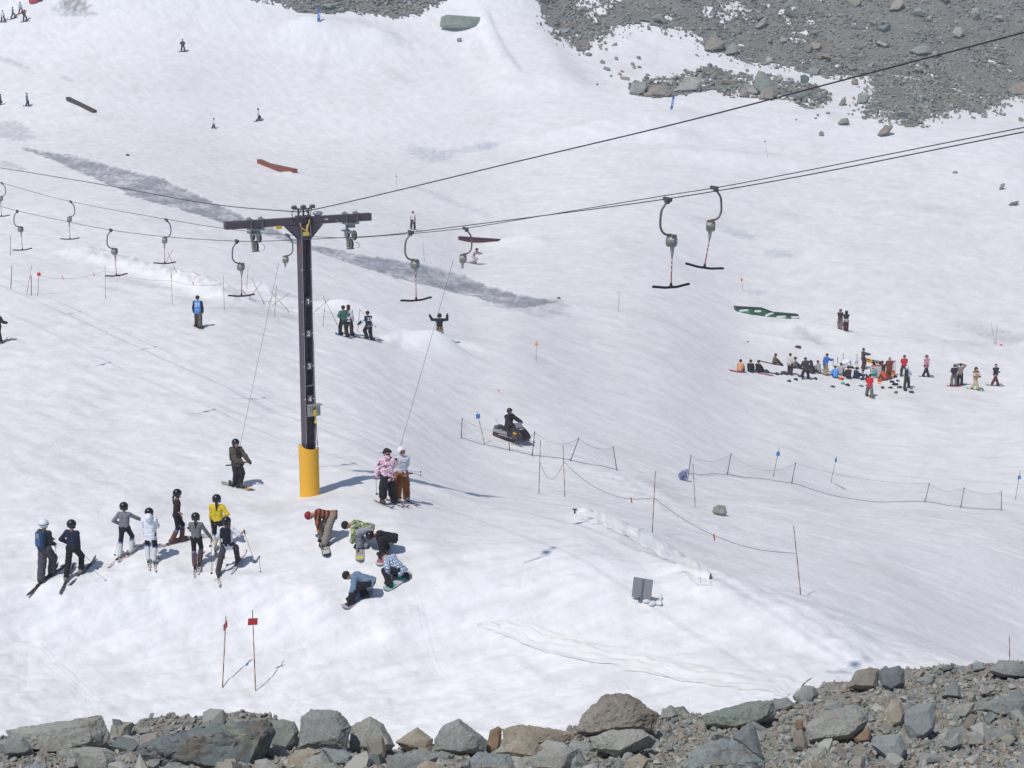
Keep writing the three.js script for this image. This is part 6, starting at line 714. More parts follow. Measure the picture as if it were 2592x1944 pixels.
P2('person with both hands on the head behind the one in black', 'person with hands on the head', [[2425, 977], [2434, 976]], 1.82, 170, { L: 'head', R: 'head', elbow: [[1, 0.2, 0], [-1, 0.2, 0]], top: tp('#8a7a76'), legs: lg('#26222a'), head: { hair: '#3a2a2a' }, board: { c: '#2f86c8', label: 'blue snowboard under the person with hands on the head' } });
P2('snowboarder in a striped jersey and beige trousers', 'rider in the striped jersey', [[2460, 985], [2476, 988]], 1.8, 20, { L: 'front', R: 'front', top: tp((x, y, z) => { const k = Math.floor(y * 9) % 3; return k === 0 ? '#cfc0a4' : k === 1 ? '#6a3a3c' : '#b9a27c'; }, { puff: 0.035 }), legs: lg('#c2b498', { bag: 0.035 }), head: { hood: '#3a3434', beanie: '#3a3434' }, board: { c: '#7ac06a', c2: '#c9b23a', label: 'green and yellow snowboard under the striped jersey rider' } });
P2('snowboarder in black with a white headband, rightmost of the gathering', 'rider with the white headband', [[2511, 976], [2526, 977]], 1.76, 10, { L: 'crossed', R: 'crossed', top: tp((x, y, z) => y > 0.97 ? '#242029' : '#cfc4c0', { hem: 0.08 }), legs: lg('#5a2a30'), skin: 'b', head: { hair: '#2a2024', band: '#e6e6e6' }, board: { c: '#6a6468', label: 'grey snowboard of the rightmost rider' } });
sit('seated person in a dark hood behind the big dark jacket', 'sitter in the dark hood', [2056, 946], -120, '#33303a', '#4a423c', { hood: '#33303a', beanie: '#33303a' });
sit('seated person in navy among the bags left of the white vest', 'sitter in navy', [2164, 957], 120, '#26304e', '#2a2a34', { cap: '#3a3438', hair: '#2a2428' });
sit('seated person in an orange top at the feet of the rust jacket', 'sitter in orange', [2240, 963], 200, '#c8502c', '#3a3236', { hair: '#3a2a26' }, { lean: 0.6 });
sit('seated person in grey right of the floppy hat with folded knees', 'sitter in grey', [2008, 931], 100, '#6a6468', '#3a2f34', { beanie: '#4a3a34' });
// ---------------------------------------------------------------- poles, ropes and nets
const up3 = (top, base) => rayDir(...top).multiplyScalar(F / scaleAt(base));
const BAM = '#a8794a', BLK = '#221d22';
function pole(base, top, label, o = {}) {
  const b = ground(...base), t = up3(top, b), g = thing(o.name ?? 'bamboo_pole', label, 'pole', b, o.group), d = t.clone().sub(b), L = d.length(), u = d.clone().normalize(), r = o.r ?? 0.016, n = o.plain ? 1 : Math.max(3, Math.round(L / 0.24)), segs = [];
  const bend = V(noise(base[0], 1, 2), 0, noise(base[0], 5, 2)).multiplyScalar(o.plain ? 0 : 0.05 * L); const pt = k => u.clone().multiplyScalar(L * k).addScaledVector(bend, 4 * k * (1 - k) * 0.5).add(V(0, k ? 0 : -0.15, 0));
  for (let i = 0; i < n; i++) segs.push([rod(pt(i / n), pt((i + 1) / n), r * (1 - 0.25 * i / n), r * (1 - 0.25 * (i + 1) / n), 7), o.plain ?? ((n - i) % 2 ? BLK : BAM)]);
  part('cane', joinPainted(segs), vcol, g);
  if (o.disc) part('disc', new THREE.CylinderGeometry(o.ds ?? 0.13, o.ds ?? 0.13, 0.012, 20).rotateX(Math.PI / 2).translate(...u.clone().multiplyScalar(L * (o.at ?? 0.88)).add(V(0, 0, 0.02)).toArray()), mat(o.disc, 0.6), g);
  if (o.stripe) part('stripe', box(0.2, 0.04, 0.006, ...u.clone().multiplyScalar(L * (o.at ?? 0.88)).add(V(0, 0, 0.03)).toArray()), mat(o.stripe, 0.6), g);
  if (o.flag) { const c = u.clone().multiplyScalar(L * (o.at ?? 0.85)); const m = part('flag', new THREE.BoxGeometry(o.fw ?? 0.26, o.fh ?? 0.24, 0.008), mat(o.flag, 0.6), g); m.position.copy(c).add(V(o.fx ?? 0, 0, 0.024)); m.rotation.set(0.1, o.fr ?? 0.4, o.ft ?? 0.08); }
  return { b, t, g };
}
const bp = {};
const PG = 'striped bamboo poles';
pole([563, 1741], [572, 1560], 'striped pole with a red flag seen edge-on, left of the two near poles', { flag: '#c04a3a', fw: 0.3, fh: 0.2, fr: 1.35, at: 0.87, group: PG });
pole([647, 1750], [639, 1544], 'striped pole with a red rectangular sign, right of the two near poles', { flag: '#bf2f30', fw: 0.28, fh: 0.21, fr: 0.35, ft: -0.1, at: 0.86, group: PG });
bp.a = pole([1364, 1250], [1368, 1115], 'striped rope pole nearest the snowmobile net, left of its pair', { group: PG }); bp.b = pole([1430, 1258], [1425, 1126], 'striped rope pole right of its pair below the net', { group: PG }); bp.c = pole([1651, 1348], [1659, 1193], 'striped rope pole in the middle of the rope line', { group: PG }); bp.e = pole([2027, 1505], [2009, 1332], 'crooked striped pole at the lower right end of the rope line', { group: PG });
pole([1760, 1284], [1754, 1174], 'striped pole left of the lone grey boulder', { group: PG }); pole([2556, 1680], [2555, 1610], 'pole sticking up behind the top right boulder', { group: PG });
pole([1227, 1124], [1207, 1040], 'slanting pole with a small blue flag left of the snowmobile', { flag: '#3f86d0', fw: 0.22, fh: 0.24, at: 0.84, group: PG }); pole([1957, 1207], [1973, 1132], 'pole with a small blue flag, left of two beyond the net', { flag: '#3f86d0', fw: 0.22, fh: 0.26, at: 0.78, group: PG }); pole([2103, 1222], [2118, 1154], 'pole with a small blue flag, right of two beyond the net', { flag: '#3f86d0', fw: 0.14, fh: 0.26, at: 0.84, group: PG }); pole([2570, 1265], [2583, 1190], 'pole with a small blue flag at the right edge', { flag: '#3f86d0', fw: 0.22, fh: 0.22, at: 0.76, group: PG });
pole([1357, 916], [1358, 862], 'thin pole with an orange disc in the open snow right of the raised arms', { disc: '#e89a3a', ds: 0.1, at: 0.82, r: 0.013, group: PG }); pole([1005, 484], [1003, 441], 'thin pole with a red tag above the lift rope', { disc: '#c8473a', ds: 0.09, at: 0.88, group: PG }); pole([1006, 486], [1016, 500], 'short stick leaning at the foot of the red tag pole', { group: PG });
pole([1074, 662], [1071, 611], 'thin bare pole between two hanging T-bars', { group: PG }); pole([1566, 789], [1567, 737], 'thin bare pole in the open snow left of the green box', { group: PG }); pole([1943, 396], [1936, 356], 'thin pole with a red tag on the far right snow', { disc: '#c8473a', ds: 0.1, at: 0.95, group: PG }); pole([1881, 740], [1876, 696], 'thin pole with an orange disc above the green box', { disc: '#e07a3a', ds: 0.12, at: 0.72, group: PG });
pole([2521, 872], [2524, 820], 'striped pole at the far right, straighter of two', { group: PG }); pole([2519, 873], [2509, 817], 'striped pole at the far right, leaning left of two', { group: PG });
pole([26, 647], [27, 593], 'dark pole at the left edge below the leftmost T-bar', { plain: '#3a3640', r: 0.02 }); pole([27, 731], [30, 672], 'blue grey post at the left edge', { plain: '#4a4e66', r: 0.028 }); pole([67, 746], [80, 674], 'slanting striped pole left of the orange disc', { group: PG }); pole([79, 748], [79, 697], 'blue post with a red top left of the orange disc', { plain: '#4a4e70', r: 0.028, flag: '#c8505a', fw: 0.06, fh: 0.3, at: 0.8 });
bp.f = pole([95, 750], [99, 688], 'pole with a round orange disc near the left edge', { disc: '#e8503a', ds: 0.13, stripe: '#2a1f22', at: 0.9, group: PG }); bp.g = pole([267, 755], [266, 672], 'thin striped fence pole, first from left', { group: PG, r: 0.013 }); bp.h = pole([436, 771], [433, 684], 'thin striped fence pole, second from left', { group: PG, r: 0.013 }); bp.i = pole([568, 785], [565, 696], 'thin striped fence pole, third from left', { group: PG, r: 0.013 });
pole([624, 732], [628, 679], 'upright cane beside the first white snow pile', { group: PG }); pole([670, 772], [637, 704], 'cane leaning left, crossed behind the first snow pile', { group: PG }); pole([628, 758], [662, 715], 'cane leaning right, crossed behind the first snow pile', { group: PG }); bp.j = pole([695, 803], [700, 722], 'upright cane of the crossed group left of the column', { group: PG }); pole([735, 792], [683, 736], 'cane leaning left in the crossed group left of the column', { group: PG }); pole([685, 776], [734, 741], 'long cane leaning right in the crossed group left of the column', { group: PG }); pole([676, 770], [699, 742], 'short cane leaning right in the crossed group left of the column', { group: PG });
pole([855, 823], [818, 751], 'cane leaning left in the tripod right of the column', { group: PG }); pole([783, 801], [832, 759], 'cane leaning right in the tripod right of the column', { group: PG }); bp.k = pole([817, 826], [824, 760], 'upright cane of the tripod right of the column', { group: PG }); bp.l = pole([905, 842], [911, 781], 'upright cane behind the number 33 jersey', { group: PG }); pole([955, 830], [911, 784], 'long slanting cane behind the number 33 jersey', { group: PG }); pole([448, 693], [424, 636], 'cane leaning left above the snow wall', { group: PG }); pole([419, 664], [438, 632], 'cane leaning right above the snow wall', { group: PG });
pole([1732, 870], [1680, 853], 'thin pole lying on the snow left of the gathering', { group: PG }); pole([1228, 900], [1188, 896], 'thin pole lying on the snow below the raised arms', { group: PG });
const ropeM = mat('#55546a', 0.8);
function strung(pts, label, r = 0.008) { solo('fence_rope', new THREE.TubeGeometry(new THREE.CatmullRomCurve3(pts), 60, r, 5), ropeM, label, 'rope'); }
const on = (o, k) => o.b.clone().lerp(o.t, k), hang = (a, b, s) => [a, a.clone().lerp(b, 0.25).add(V(0, -s * 0.75, 0)), a.clone().lerp(b, 0.5).add(V(0, -s, 0)), a.clone().lerp(b, 0.75).add(V(0, -s * 0.75, 0)), b];
strung(hang(on(bp.a, 0.6), on(bp.b, 0.68), 0.75), 'rope sagging deeply between the pair of striped poles'); strung(hang(on(bp.b, 0.68), on(bp.c, 0.56), 0.55), 'rope between the pair and the middle striped pole', 0.009); strung(hang(on(bp.c, 0.56), on(bp.e, 0.6), 0.5), 'rope running down right to the crooked pole', 0.009);
strung(hang(on(bp.f, 0.85), on(bp.g, 0.84), 0.35), 'rope between the orange disc and the first fence pole', 0.007); strung(hang(on(bp.g, 0.84), on(bp.h, 0.7), 0.2), 'rope between the first and second fence pole', 0.007); strung(hang(on(bp.h, 0.7), on(bp.i, 0.75), 0.2), 'rope between the second and third fence pole', 0.007); strung(hang(on(bp.i, 0.6), on(bp.j, 0.5), 0.25), 'rope from the third fence pole to the crossed canes', 0.007); strung(hang(on(bp.j, 0.4), on(bp.k, 0.5), 0.3), 'rope passing behind the column between the cane groups', 0.007);
[[159, 703, 'ribbon on the rope left of the first fence pole'], [238, 695, 'ribbon on the rope close to the first fence pole'], [302, 697, 'ribbon on the rope right of the first fence pole'], [434, 700, 'ribbon tied to the second fence pole'], [489, 717, 'ribbon on the rope between the second and third fence pole'], [1808, 1360, 'pink ribbon on the rope running to the crooked pole'], [1598, 1266, 'pink ribbon on the rope left of the middle striped pole']].forEach(([u, v, l]) => { const p = u > 1000 ? rayDir(u, v).multiplyScalar(F / lerp(70, 78, (u - 1598) / 210)) : ground(u, v + 55); if (u < 1000) p.copy(rayDir(u, v).multiplyScalar(F / scaleAt(p))); const m = solo('ribbon', new THREE.BoxGeometry(0.05, 0.22, 0.006), mat('#e0544a', 0.7), l, 'ribbon', 'ribbons on the rope fence', p); m.rotation.set(0, 0.3, 0.2); });
// ---- netting
function net(cols, label) {                               // posts [base, top], the netting hung between them
  const Q = cols.map(([b, t, l, o]) => { const P = pole(b, t, l, { plain: '#2c2a36', r: 0.021, name: 'net_post', group: 'posts of the safety nets', ...(o ?? {}) }); return P; });
  const g = thing('safety_net', label, 'net', Q[0].b), o = Q[0].b, cord = mat('#4a4a66', 0.8), mesh = [], tops = [], lows = [];
  for (let i = 0; i + 1 < Q.length; i++) { const A = Q[i], B = Q[i + 1], L = A.b.distanceTo(B.b), n = Math.ceil(L / 0.28); const bot = k => { const p = A.b.clone().lerp(B.b, k); p.y = land(p.x, p.z) + 0.06; return p.sub(o); }, sag = 0.18 + 0.3 * rnd(), tp2 = k => on(A, 0.96).lerp(on(B, 0.96), k).add(V(0, -sag * 4 * k * (1 - k) * (L > 4 ? 1.6 : 1), 0)).sub(o);
    for (let k = 0; k <= n; k++) { tops.push(tp2(k / n)); lows.push(bot(k / n)); } for (let k = -4; k < n; k++) { const cl = x => clamp(x, 0, 1); const a = cl(k / n), b = cl((k + 4) / n); mesh.push(rod(bot(a), tp2(b), 0.0019, 0.0019, 3), rod(tp2(a), bot(b), 0.0019, 0.0019, 3)); } }
  part('upper_cord', new THREE.TubeGeometry(new THREE.CatmullRomCurve3(tops), tops.length * 2, 0.006, 4), cord, g); part('lower_cord', new THREE.TubeGeometry(new THREE.CatmullRomCurve3(lows), lows.length * 2, 0.012, 4), cord, g); const m = part('mesh', join(mesh), mat('#6a6a90', 0.9), g); m.userData.kind = 'stuff';
}
net([[[1167, 1110], [1170, 1057], 'net post left of the snowmobile'], [[1290, 1142], [1287, 1090], 'net post in front of the snowmobile'], [[1346, 1155], [1354, 1091], 'net post just right of the snowmobile'], [[1441, 1167], [1466, 1107], 'net post leaning right beyond the rope pair'], [[1563, 1192], [1552, 1130], 'last net post of the left net']], 'thin blue safety net in front of the snowmobile');
net([[[1742, 1202], [1749, 1151], 'first net post of the right net'], [[1840, 1202], [1851, 1147], 'second net post of the right net'], [[2003, 1225], [2014, 1170], 'third net post of the right net'], [[2340, 1272], [2353, 1222], 'fourth net post of the right net, after the long gap'], [[2431, 1286], [2441, 1233], 'fifth net post of the right net'], [[2535, 1293], [2535, 1243], 'last net post of the right net near the right edge']], 'thin blue safety net sagging along the right side');
pole([2160, 1242], [2113, 1224], 'fallen net post lying on the right net', { plain: '#2c2a36', r: 0.021, name: 'net_post' });
solo('net_bundle', (() => { const L = []; for (let i = 0; i < 14; i++) L.push(tube([V(rr(-0.2, 0.2), rr(0, 0.1), rr(-0.2, 0.2)), V(rr(-0.25, 0.25), rr(0.1, 0.4), rr(-0.2, 0.2)), V(rr(-0.25, 0.25), rr(0.2, 0.6), rr(-0.2, 0.2)), V(rr(-0.2, 0.2), rr(0, 0.3), rr(-0.2, 0.2))], 0.022, 14, 5)); return join(L); })(), mat('#8f8fb4', 0.85), 'crumpled bundle of purple blue net on the cut snow bank', 'net', undefined, ground(1730, 1216));
// ---------------------------------------------------------------- park boxes and flags
function jib(top, low, w, c, name, label, o = {}) { // outline along the box: upper and lower edge in the photo
  const a = ground(...low[0]), b = ground(...low[low.length - 1]), n = V(b.z - a.z, 0, a.x - b.x).normalize(), d = b.clone().sub(a).setY(0).normalize();
  const hit = (u, v) => { const r = rayDir(u, v), t = a.dot(n) / r.dot(n); return r.multiplyScalar(t); }, sh = new THREE.Shape(), to = p => [p.clone().sub(a).dot(d), p.y - a.y];
  const T = top.map(q => to(hit(...q))), L = low.map(q => to(hit(...q))); T.forEach(([x, y], i) => i ? sh.lineTo(x, y) : sh.moveTo(x, y)); L.slice().reverse().forEach(([x, y]) => sh.lineTo(x, y - 0.15));
  const g = thing(name, label, 'park box', a); g.rotation.y = Math.atan2(-d.z, d.x); if (n.z > 0) n.negate();
  part('side', new THREE.ExtrudeGeometry(sh, { depth: w, bevelEnabled: true, bevelSize: 0.02, bevelThickness: 0.02, bevelSegments: 1 }).translate(0, 0, -w), mat(c, 0.6), g);
  for (let i = 0; i + 1 < T.length; i++) { const A = T[i], B = T[i + 1], m = part('top_sheet', new THREE.BoxGeometry(Math.hypot(B[0] - A[0], B[1] - A[1]) + 0.04, 0.06, w + 0.16).translate(0, 0.05, -w / 2), mat(o.top ?? '#2a2426', 0.5), g); m.position.set((A[0] + B[0]) / 2, (A[1] + B[1]) / 2, 0); m.rotation.z = Math.atan2(B[1] - A[1], B[0] - A[0]); }
  (o.win ?? []).forEach(([x, f]) => { const p = to(hit(...x)); part('cut_out', new THREE.CapsuleGeometry(0.1, 0.7, 4, 8).rotateZ(Math.PI / 2 + (x[2] ?? 0)).scale(1, 1, 0.3).translate(p[0], p[1], 0.03), whiteP, g); });
  (o.foot ?? []).forEach(x => { const p = to(hit(...x)); part('foot_plate', new THREE.CylinderGeometry(0.25, 0.55, 0.4, 4).scale(1.2, 1, 0.3).translate(p[0], p[1], 0.02), mat(c, 0.6), g); });
}
jib([[167, 247], [236, 281]], [[168, 255], [235, 286]], 0.5, '#4a3634', 'park_box', 'brown box sloping down right near the top left');
jib([[651, 405], [673, 415], [742, 430]], [[651, 413], [671, 419], [742, 437]], 0.5, '#8f3f22', 'park_box', 'orange brown kinked box left of the tower top', { top: '#7a3a26' });
jib([[1160, 601], [1262, 608]], [[1161, 607], [1256, 611]], 0.4, '#4a1f2c', 'park_box', 'dark red flat box behind a hanging T-bar', { top: '#3a1a26' });
jib([[1862, 779], [1932, 783], [1962, 794], [2021, 799]], [[1864, 788], [1932, 793], [1960, 803], [2020, 807]], 0.6, '#2f6a44', 'park_box', 'green kinked box with white openings in its side', { top: '#26343a', win: [[[1883, 786, 0.05]], [[1915, 788, 0.05]], [[1948, 795, 0.35]], [[1977, 802, 0.05]], [[2010, 803, 0.05]]], foot: [[1900, 788], [1995, 806]] });
function feather(base, top, w, label, lean) { const b = ground(...base), t = up3(top, b), h = t.y - b.y, g = thing('feather_flag', label, 'flag', b); const dx = t.x - b.x, s = new THREE.Shape(); s.moveTo(0, 0.1); s.lineTo(dx, h * 0.9); s.quadraticCurveTo(dx + 0.05, h, dx + w * 0.4, h); s.lineTo(dx + w * 0.55, h * 0.98); s.lineTo(w * 0.7, 0.15); part('sail', new THREE.ExtrudeGeometry(s, { depth: 0.03, bevelEnabled: false }), mat('#2f5fb8', 0.7), g); part('mast', rod(V(0, -0.2, 0.015), V(dx, h * 0.97, 0.015), 0.02), mat('#2a2a30', 0.5), g); for (const k of [0.35, 0.5, 0.62]) part('print', box(w * 0.35, h * 0.07, 0.006, dx * k + w * 0.33, h * k, 0.034), whiteP, g); }
feather([803, 55], [806, 21], 0.62, 'blue feather flag on the jump by the top rocks'); feather([1696, 279], [1703, 239], 0.5, 'blue feather flag on the jump below the rock tongue');
// ---------------------------------------------------------------- snowmobile and its rider
{
  const b = ground(1294, 1118), yaw = 40 * Math.PI / 180, g = thing('snowmobile', 'black snowmobile with silver side rails behind the net', 'snowmobile', b); g.rotation.y = yaw; const n = normalAt(b.x, b.z, 1);
  g.position.y += 0.02; g.scale.setScalar(0.86); const blk = mat('#1f1b1f', 0.5), sil = mat('#a7a3a2', 0.4, 0.4), redm = mat('#a03a34', 0.5);
  const ts = new THREE.Shape(); ts.absarc(-1.2, 0.24, 0.24, Math.PI / 2, Math.PI * 1.5, false); ts.lineTo(0.1, 0); ts.quadraticCurveTo(0.5, 0.05, 0.62, 0.4); ts.lineTo(0.5, 0.48);
  part('track', new THREE.ExtrudeGeometry(ts, { depth: 0.4, bevelEnabled: true, bevelSize: 0.02, bevelThickness: 0.02, bevelSegments: 2 }).translate(0, 0, -0.2).rotateY(-Math.PI / 2), mat('#3a2c30', 0.85), g);
  for (const z of [-1.2, -0.75, -0.3]) part('bogie_wheel', new THREE.CylinderGeometry(0.11, 0.11, 0.44, 14).rotateZ(Math.PI / 2).translate(0, 0.2, z), mat('#6a4a48', 0.6), g);
  part('tunnel', join([rbox(0.46, 0.1, 1.9, 0.03, 0, 0.52, -0.5), box(0.05, 0.14, 1.7, 0.25, 0.46, -0.45), box(0.05, 0.14, 1.7, -0.25, 0.46, -0.45)]), sil, g); for (const k of [1, -1]) part('running_board', box(0.16, 0.03, 1.2, k * 0.33, 0.34, -0.1), sil, g);
  part('seat', rbox(0.34, 0.24, 0.95, 0.08, 0, 0.7, -0.3), blk, g); part('rack_box', rbox(0.42, 0.16, 0.35, 0.04, 0, 0.68, -1.15), mat('#4f5a66', 0.6), g); part('tail_light', box(0.2, 0.07, 0.04, 0, 0.56, -1.47), redm, g); part('shovel', join([rod(V(0.12, 0.7, -1.25), V(0.15, 1.05, -1.6), 0.014), box(0.14, 0.02, 0.2, 0.1, 0.78, -1.1)]), mat('#55606a', 0.5), g);
  const cs = new THREE.Shape(); cs.moveTo(0.2, 0.35); cs.lineTo(0.25, 0.8); cs.lineTo(0.5, 0.98); cs.lineTo(0.72, 0.9); cs.quadraticCurveTo(1.25, 0.7, 1.35, 0.42); cs.lineTo(1.2, 0.28); cs.lineTo(0.4, 0.26);
  part('cowl', new THREE.ExtrudeGeometry(cs, { depth: 0.5, bevelEnabled: true, bevelSize: 0.06, bevelThickness: 0.1, bevelSegments: 3 }).translate(0, 0, -0.25).rotateY(-Math.PI / 2), mat('#2a2022', 0.4), g); for (const k of [1, -1]) { part('side_panel', rbox(0.02, 0.1, 0.3, 0.008, k * 0.365, 0.66, 0.75), yellow, g); part('intake', box(0.02, 0.2, 0.3, k * 0.365, 0.48, 0.7), mat('#5a4238', 0.7), g); }
  part('windscreen', new THREE.BoxGeometry(0.5, 0.34, 0.015).rotateX(-0.7).translate(0, 1.08, 0.68), mat('#8f8f96', 0.2, 0.1), g); part('handlebar', join([rod(V(-0.36, 1.0, 0.42), V(0.36, 1.0, 0.42), 0.018), rod(V(0, 0.85, 0.55), V(0, 1.0, 0.42), 0.025)]), blk, g); part('headlight', rbox(0.3, 0.12, 0.05, 0.02, 0, 0.86, 0.92), mat('#c9ccd0', 0.2), g);
  for (const k of [1, -1]) { part('front_ski', plank(1.05, 0.15, 0.03, 0.16, 0.0, 0.1).translate(k * 0.46, 0.02, 1.05), sil, g); part('suspension', join([rod(V(k * 0.46, 0.05, 1.0), V(k * 0.42, 0.36, 0.95), 0.025), rod(V(k * 0.42, 0.2, 0.96), V(k * 0.1, 0.34, 0.9), 0.02), rod(V(k * 0.42, 0.34, 0.95), V(k * 0.15, 0.62, 0.85), 0.03)]), mat('#4a4044', 0.5), g); part('ski_loop', new THREE.TorusGeometry(0.1, 0.014, 6, 12, Math.PI).rotateY(Math.PI / 2).translate(k * 0.46, 0.14, 1.5), blk, g); }
  const dir = V(Math.sin(yaw), 0, Math.cos(yaw)), seatP = b.clone().addScaledVector(dir, -0.15);
  person({ short: 'snowmobile rider', label: 'rider in dark clothes and a black helmet sitting on the snowmobile', p: V(seatP.x, b.y, seatP.z), H: 1.78, yaw: 40, feet: [[0.28, 0.3, 0.31], [-0.28, 0.3, 0.31]], hipAbs: 0.45, px: 0, pz: -0.05, lean: 0.12, knee: [[0.5, 0.5, 1], [-0.5, 0.5, 1]], L: [0.3, -0.45, 0.85], R: [0.3, -0.45, 0.85], top: { c: '#241f2a', puff: 0.04, hem: 0.03 }, legs: lg('#221c26'), gloves: '#5a4a46', head: { helmet: '#1d181b', scarf: '#4a3438' } });
}
// ---------------------------------------------------------------- sign, sheets, sandbags near the front
{
  const b = ground(1617, 1524), g = thing('notice_sign', 'grey square sign seen from behind, stuck in the snow', 'sign', b); g.rotation.set(0.06, -0.25, -0.09);
  part('panel', new RoundedBoxGeometry(0.6, 0.66, 0.02, 3, 0.009).translate(0.06, 0.46, 0), mat('#8d8f93', 0.6, 0.2), g); part('post', box(0.04, 1.0, 0.03, 0.06, 0.25, 0.026), mat('#6f7176', 0.6, 0.2), g); part('ground_spike', rod(V(0.0, -0.1, 0.02), V(0.0, 0.16, 0.02), 0.016), mat('#3a3a3c', 0.6), g);
  [[1637, 1526, 'white sandbag touching the foot of the grey sign'], [1652, 1532, 'white sandbag, middle one beside the grey sign'], [1668, 1531, 'white sandbag, rightmost beside the grey sign'], [1672, 1519, 'small upright white lump above the sandbags']].forEach(([u, v, l], i) => { const p = ground(u, v), q = new THREE.SphereGeometry(1, 18, 12), a = q.attributes.position; for (let k = 0; k < a.count; k++) { const f = 1 + 0.35 * noise(a.getX(k) * 1.7 + i * 9, a.getY(k) * 1.7, a.getZ(k) * 1.7); a.setXYZ(k, a.getX(k) * f, a.getY(k) * f, a.getZ(k) * f); } q.computeVertexNormals(); const m = solo('sandbag', q, whiteP, l, 'sandbag', 'sandbags by the sign', p); m.scale.set(i === 3 ? 0.06 : 0.13, i === 3 ? 0.12 : 0.07, 0.1); m.position.y += 0.06; m.rotation.y = i; });
}
function sheet(topE, lowE, label, arch, wave, c, nm = 'ground_sheet', edge = 0) { // white fleece laid over the snow
  const n = 90, m = 16, pos = [], idx = [], along = (E, t) => { const k = t * (E.length - 1), i = Math.min(Math.floor(k), E.length - 2), f = k - i; return [lerp(E[i][0], E[i + 1][0], f), lerp(E[i][1], E[i + 1][1], f)]; }, o = ground(...topE[0]);
  const TA = [], LA = []; for (let i = 0; i <= n; i++) { TA.push(ground(...along(topE, i / n))); LA.push(ground(...along(lowE, i / n))); }
  for (let i = 0; i <= n; i++) for (let j = 0; j <= m; j++) { const p = TA[i].clone().lerp(LA[i], j / m * (1 + 0.14 * noise(i * 0.21, 9, 3)) + 0.1 * noise(i * 0.17, 3, 8)); p.y = land(p.x, p.z) + 0.014 + arch * Math.sin(Math.PI * Math.pow(j / m, 0.8)) * (0.7 + 0.5 * noise(i * 0.13, 2, 5)) + wave * fbm(i * 0.12, j * 0.28, 7, 3) * 2 * Math.sin(Math.PI * clamp(j / m, 0.05, 0.95)) + (j === m && edge ? edge * (0.3 + Math.max(0, noise(i * 0.35, 4, 1) * 2)) : 0); p.sub(o); pos.push(p.x, p.y, p.z); }
  for (let i = 0; i < n; i++) for (let j = 0; j < m; j++) { const a = i * (m + 1) + j; idx.push(a, a + 1, a + m + 2, a, a + m + 2, a + m + 1); }
  const g = new THREE.BufferGeometry(); g.setAttribute('position', new THREE.Float32BufferAttribute(pos, 3)); g.setIndex(idx); g.computeVertexNormals(); return solo(nm, g, mat(c, 0.75, 0, { side: THREE.DoubleSide }), label, 'ground sheet', undefined, o);
}
sheet([[1215, 1580], [1290, 1563], [1400, 1598], [1520, 1628], [1650, 1660], [1800, 1690], [1950, 1700], [2060, 1712]], [[1205, 1585], [1265, 1604], [1345, 1640], [1430, 1664], [1560, 1688], [1680, 1716], [1850, 1740], [1995, 1762]], 'large pale fleece sheet spread over the snow above the rocks', 0.03, 0.13, '#e6e4e1', 'ground_sheet', 0.006);
sheet([[1478, 1291], [1520, 1302], [1600, 1335], [1690, 1375], [1760, 1425], [1802, 1458]], [[1462, 1312], [1520, 1328], [1590, 1360], [1670, 1408], [1740, 1450], [1793, 1478]], 'rolled white fleece sheet lying down the slope behind the grey sign', 0.2, 0.03, '#ecebe8', 'rolled_sheet');
sheet([[1730, 1448], [1760, 1462], [1795, 1470]], [[1742, 1462], [1765, 1482], [1806, 1482]], 'loose torn end of the rolled white sheet', 0.06, 0.12, '#dededc', 'sheet_end');
solo('snow_stake', join([rod(V(0, -0.1, 0), V(0, 0.16, 0), 0.03), box(0.16, 0.04, 0.04, 0, 0.14, 0)]), mat('#3a2f30', 0.7), 'short dark stake at the upper end of the rolled sheet', 'stake', undefined, ground(1455, 1299));
solo('snow_clump', (() => { const q = new THREE.SphereGeometry(0.2, 20, 14), a = q.attributes.position; for (let k = 0; k < a.count; k++) { const f = 1 + 0.5 * fbm(a.getX(k) * 8, a.getY(k) * 8, a.getZ(k) * 8, 3); a.setXYZ(k, a.getX(k) * f * 1.4, a.getY(k) * f * 0.8, a.getZ(k) * f); } q.computeVertexNormals(); return q; })(), whiteP, 'crumpled white heap at the upper end of the rolled sheet', 'sheet', undefined, ground(1479, 1297));
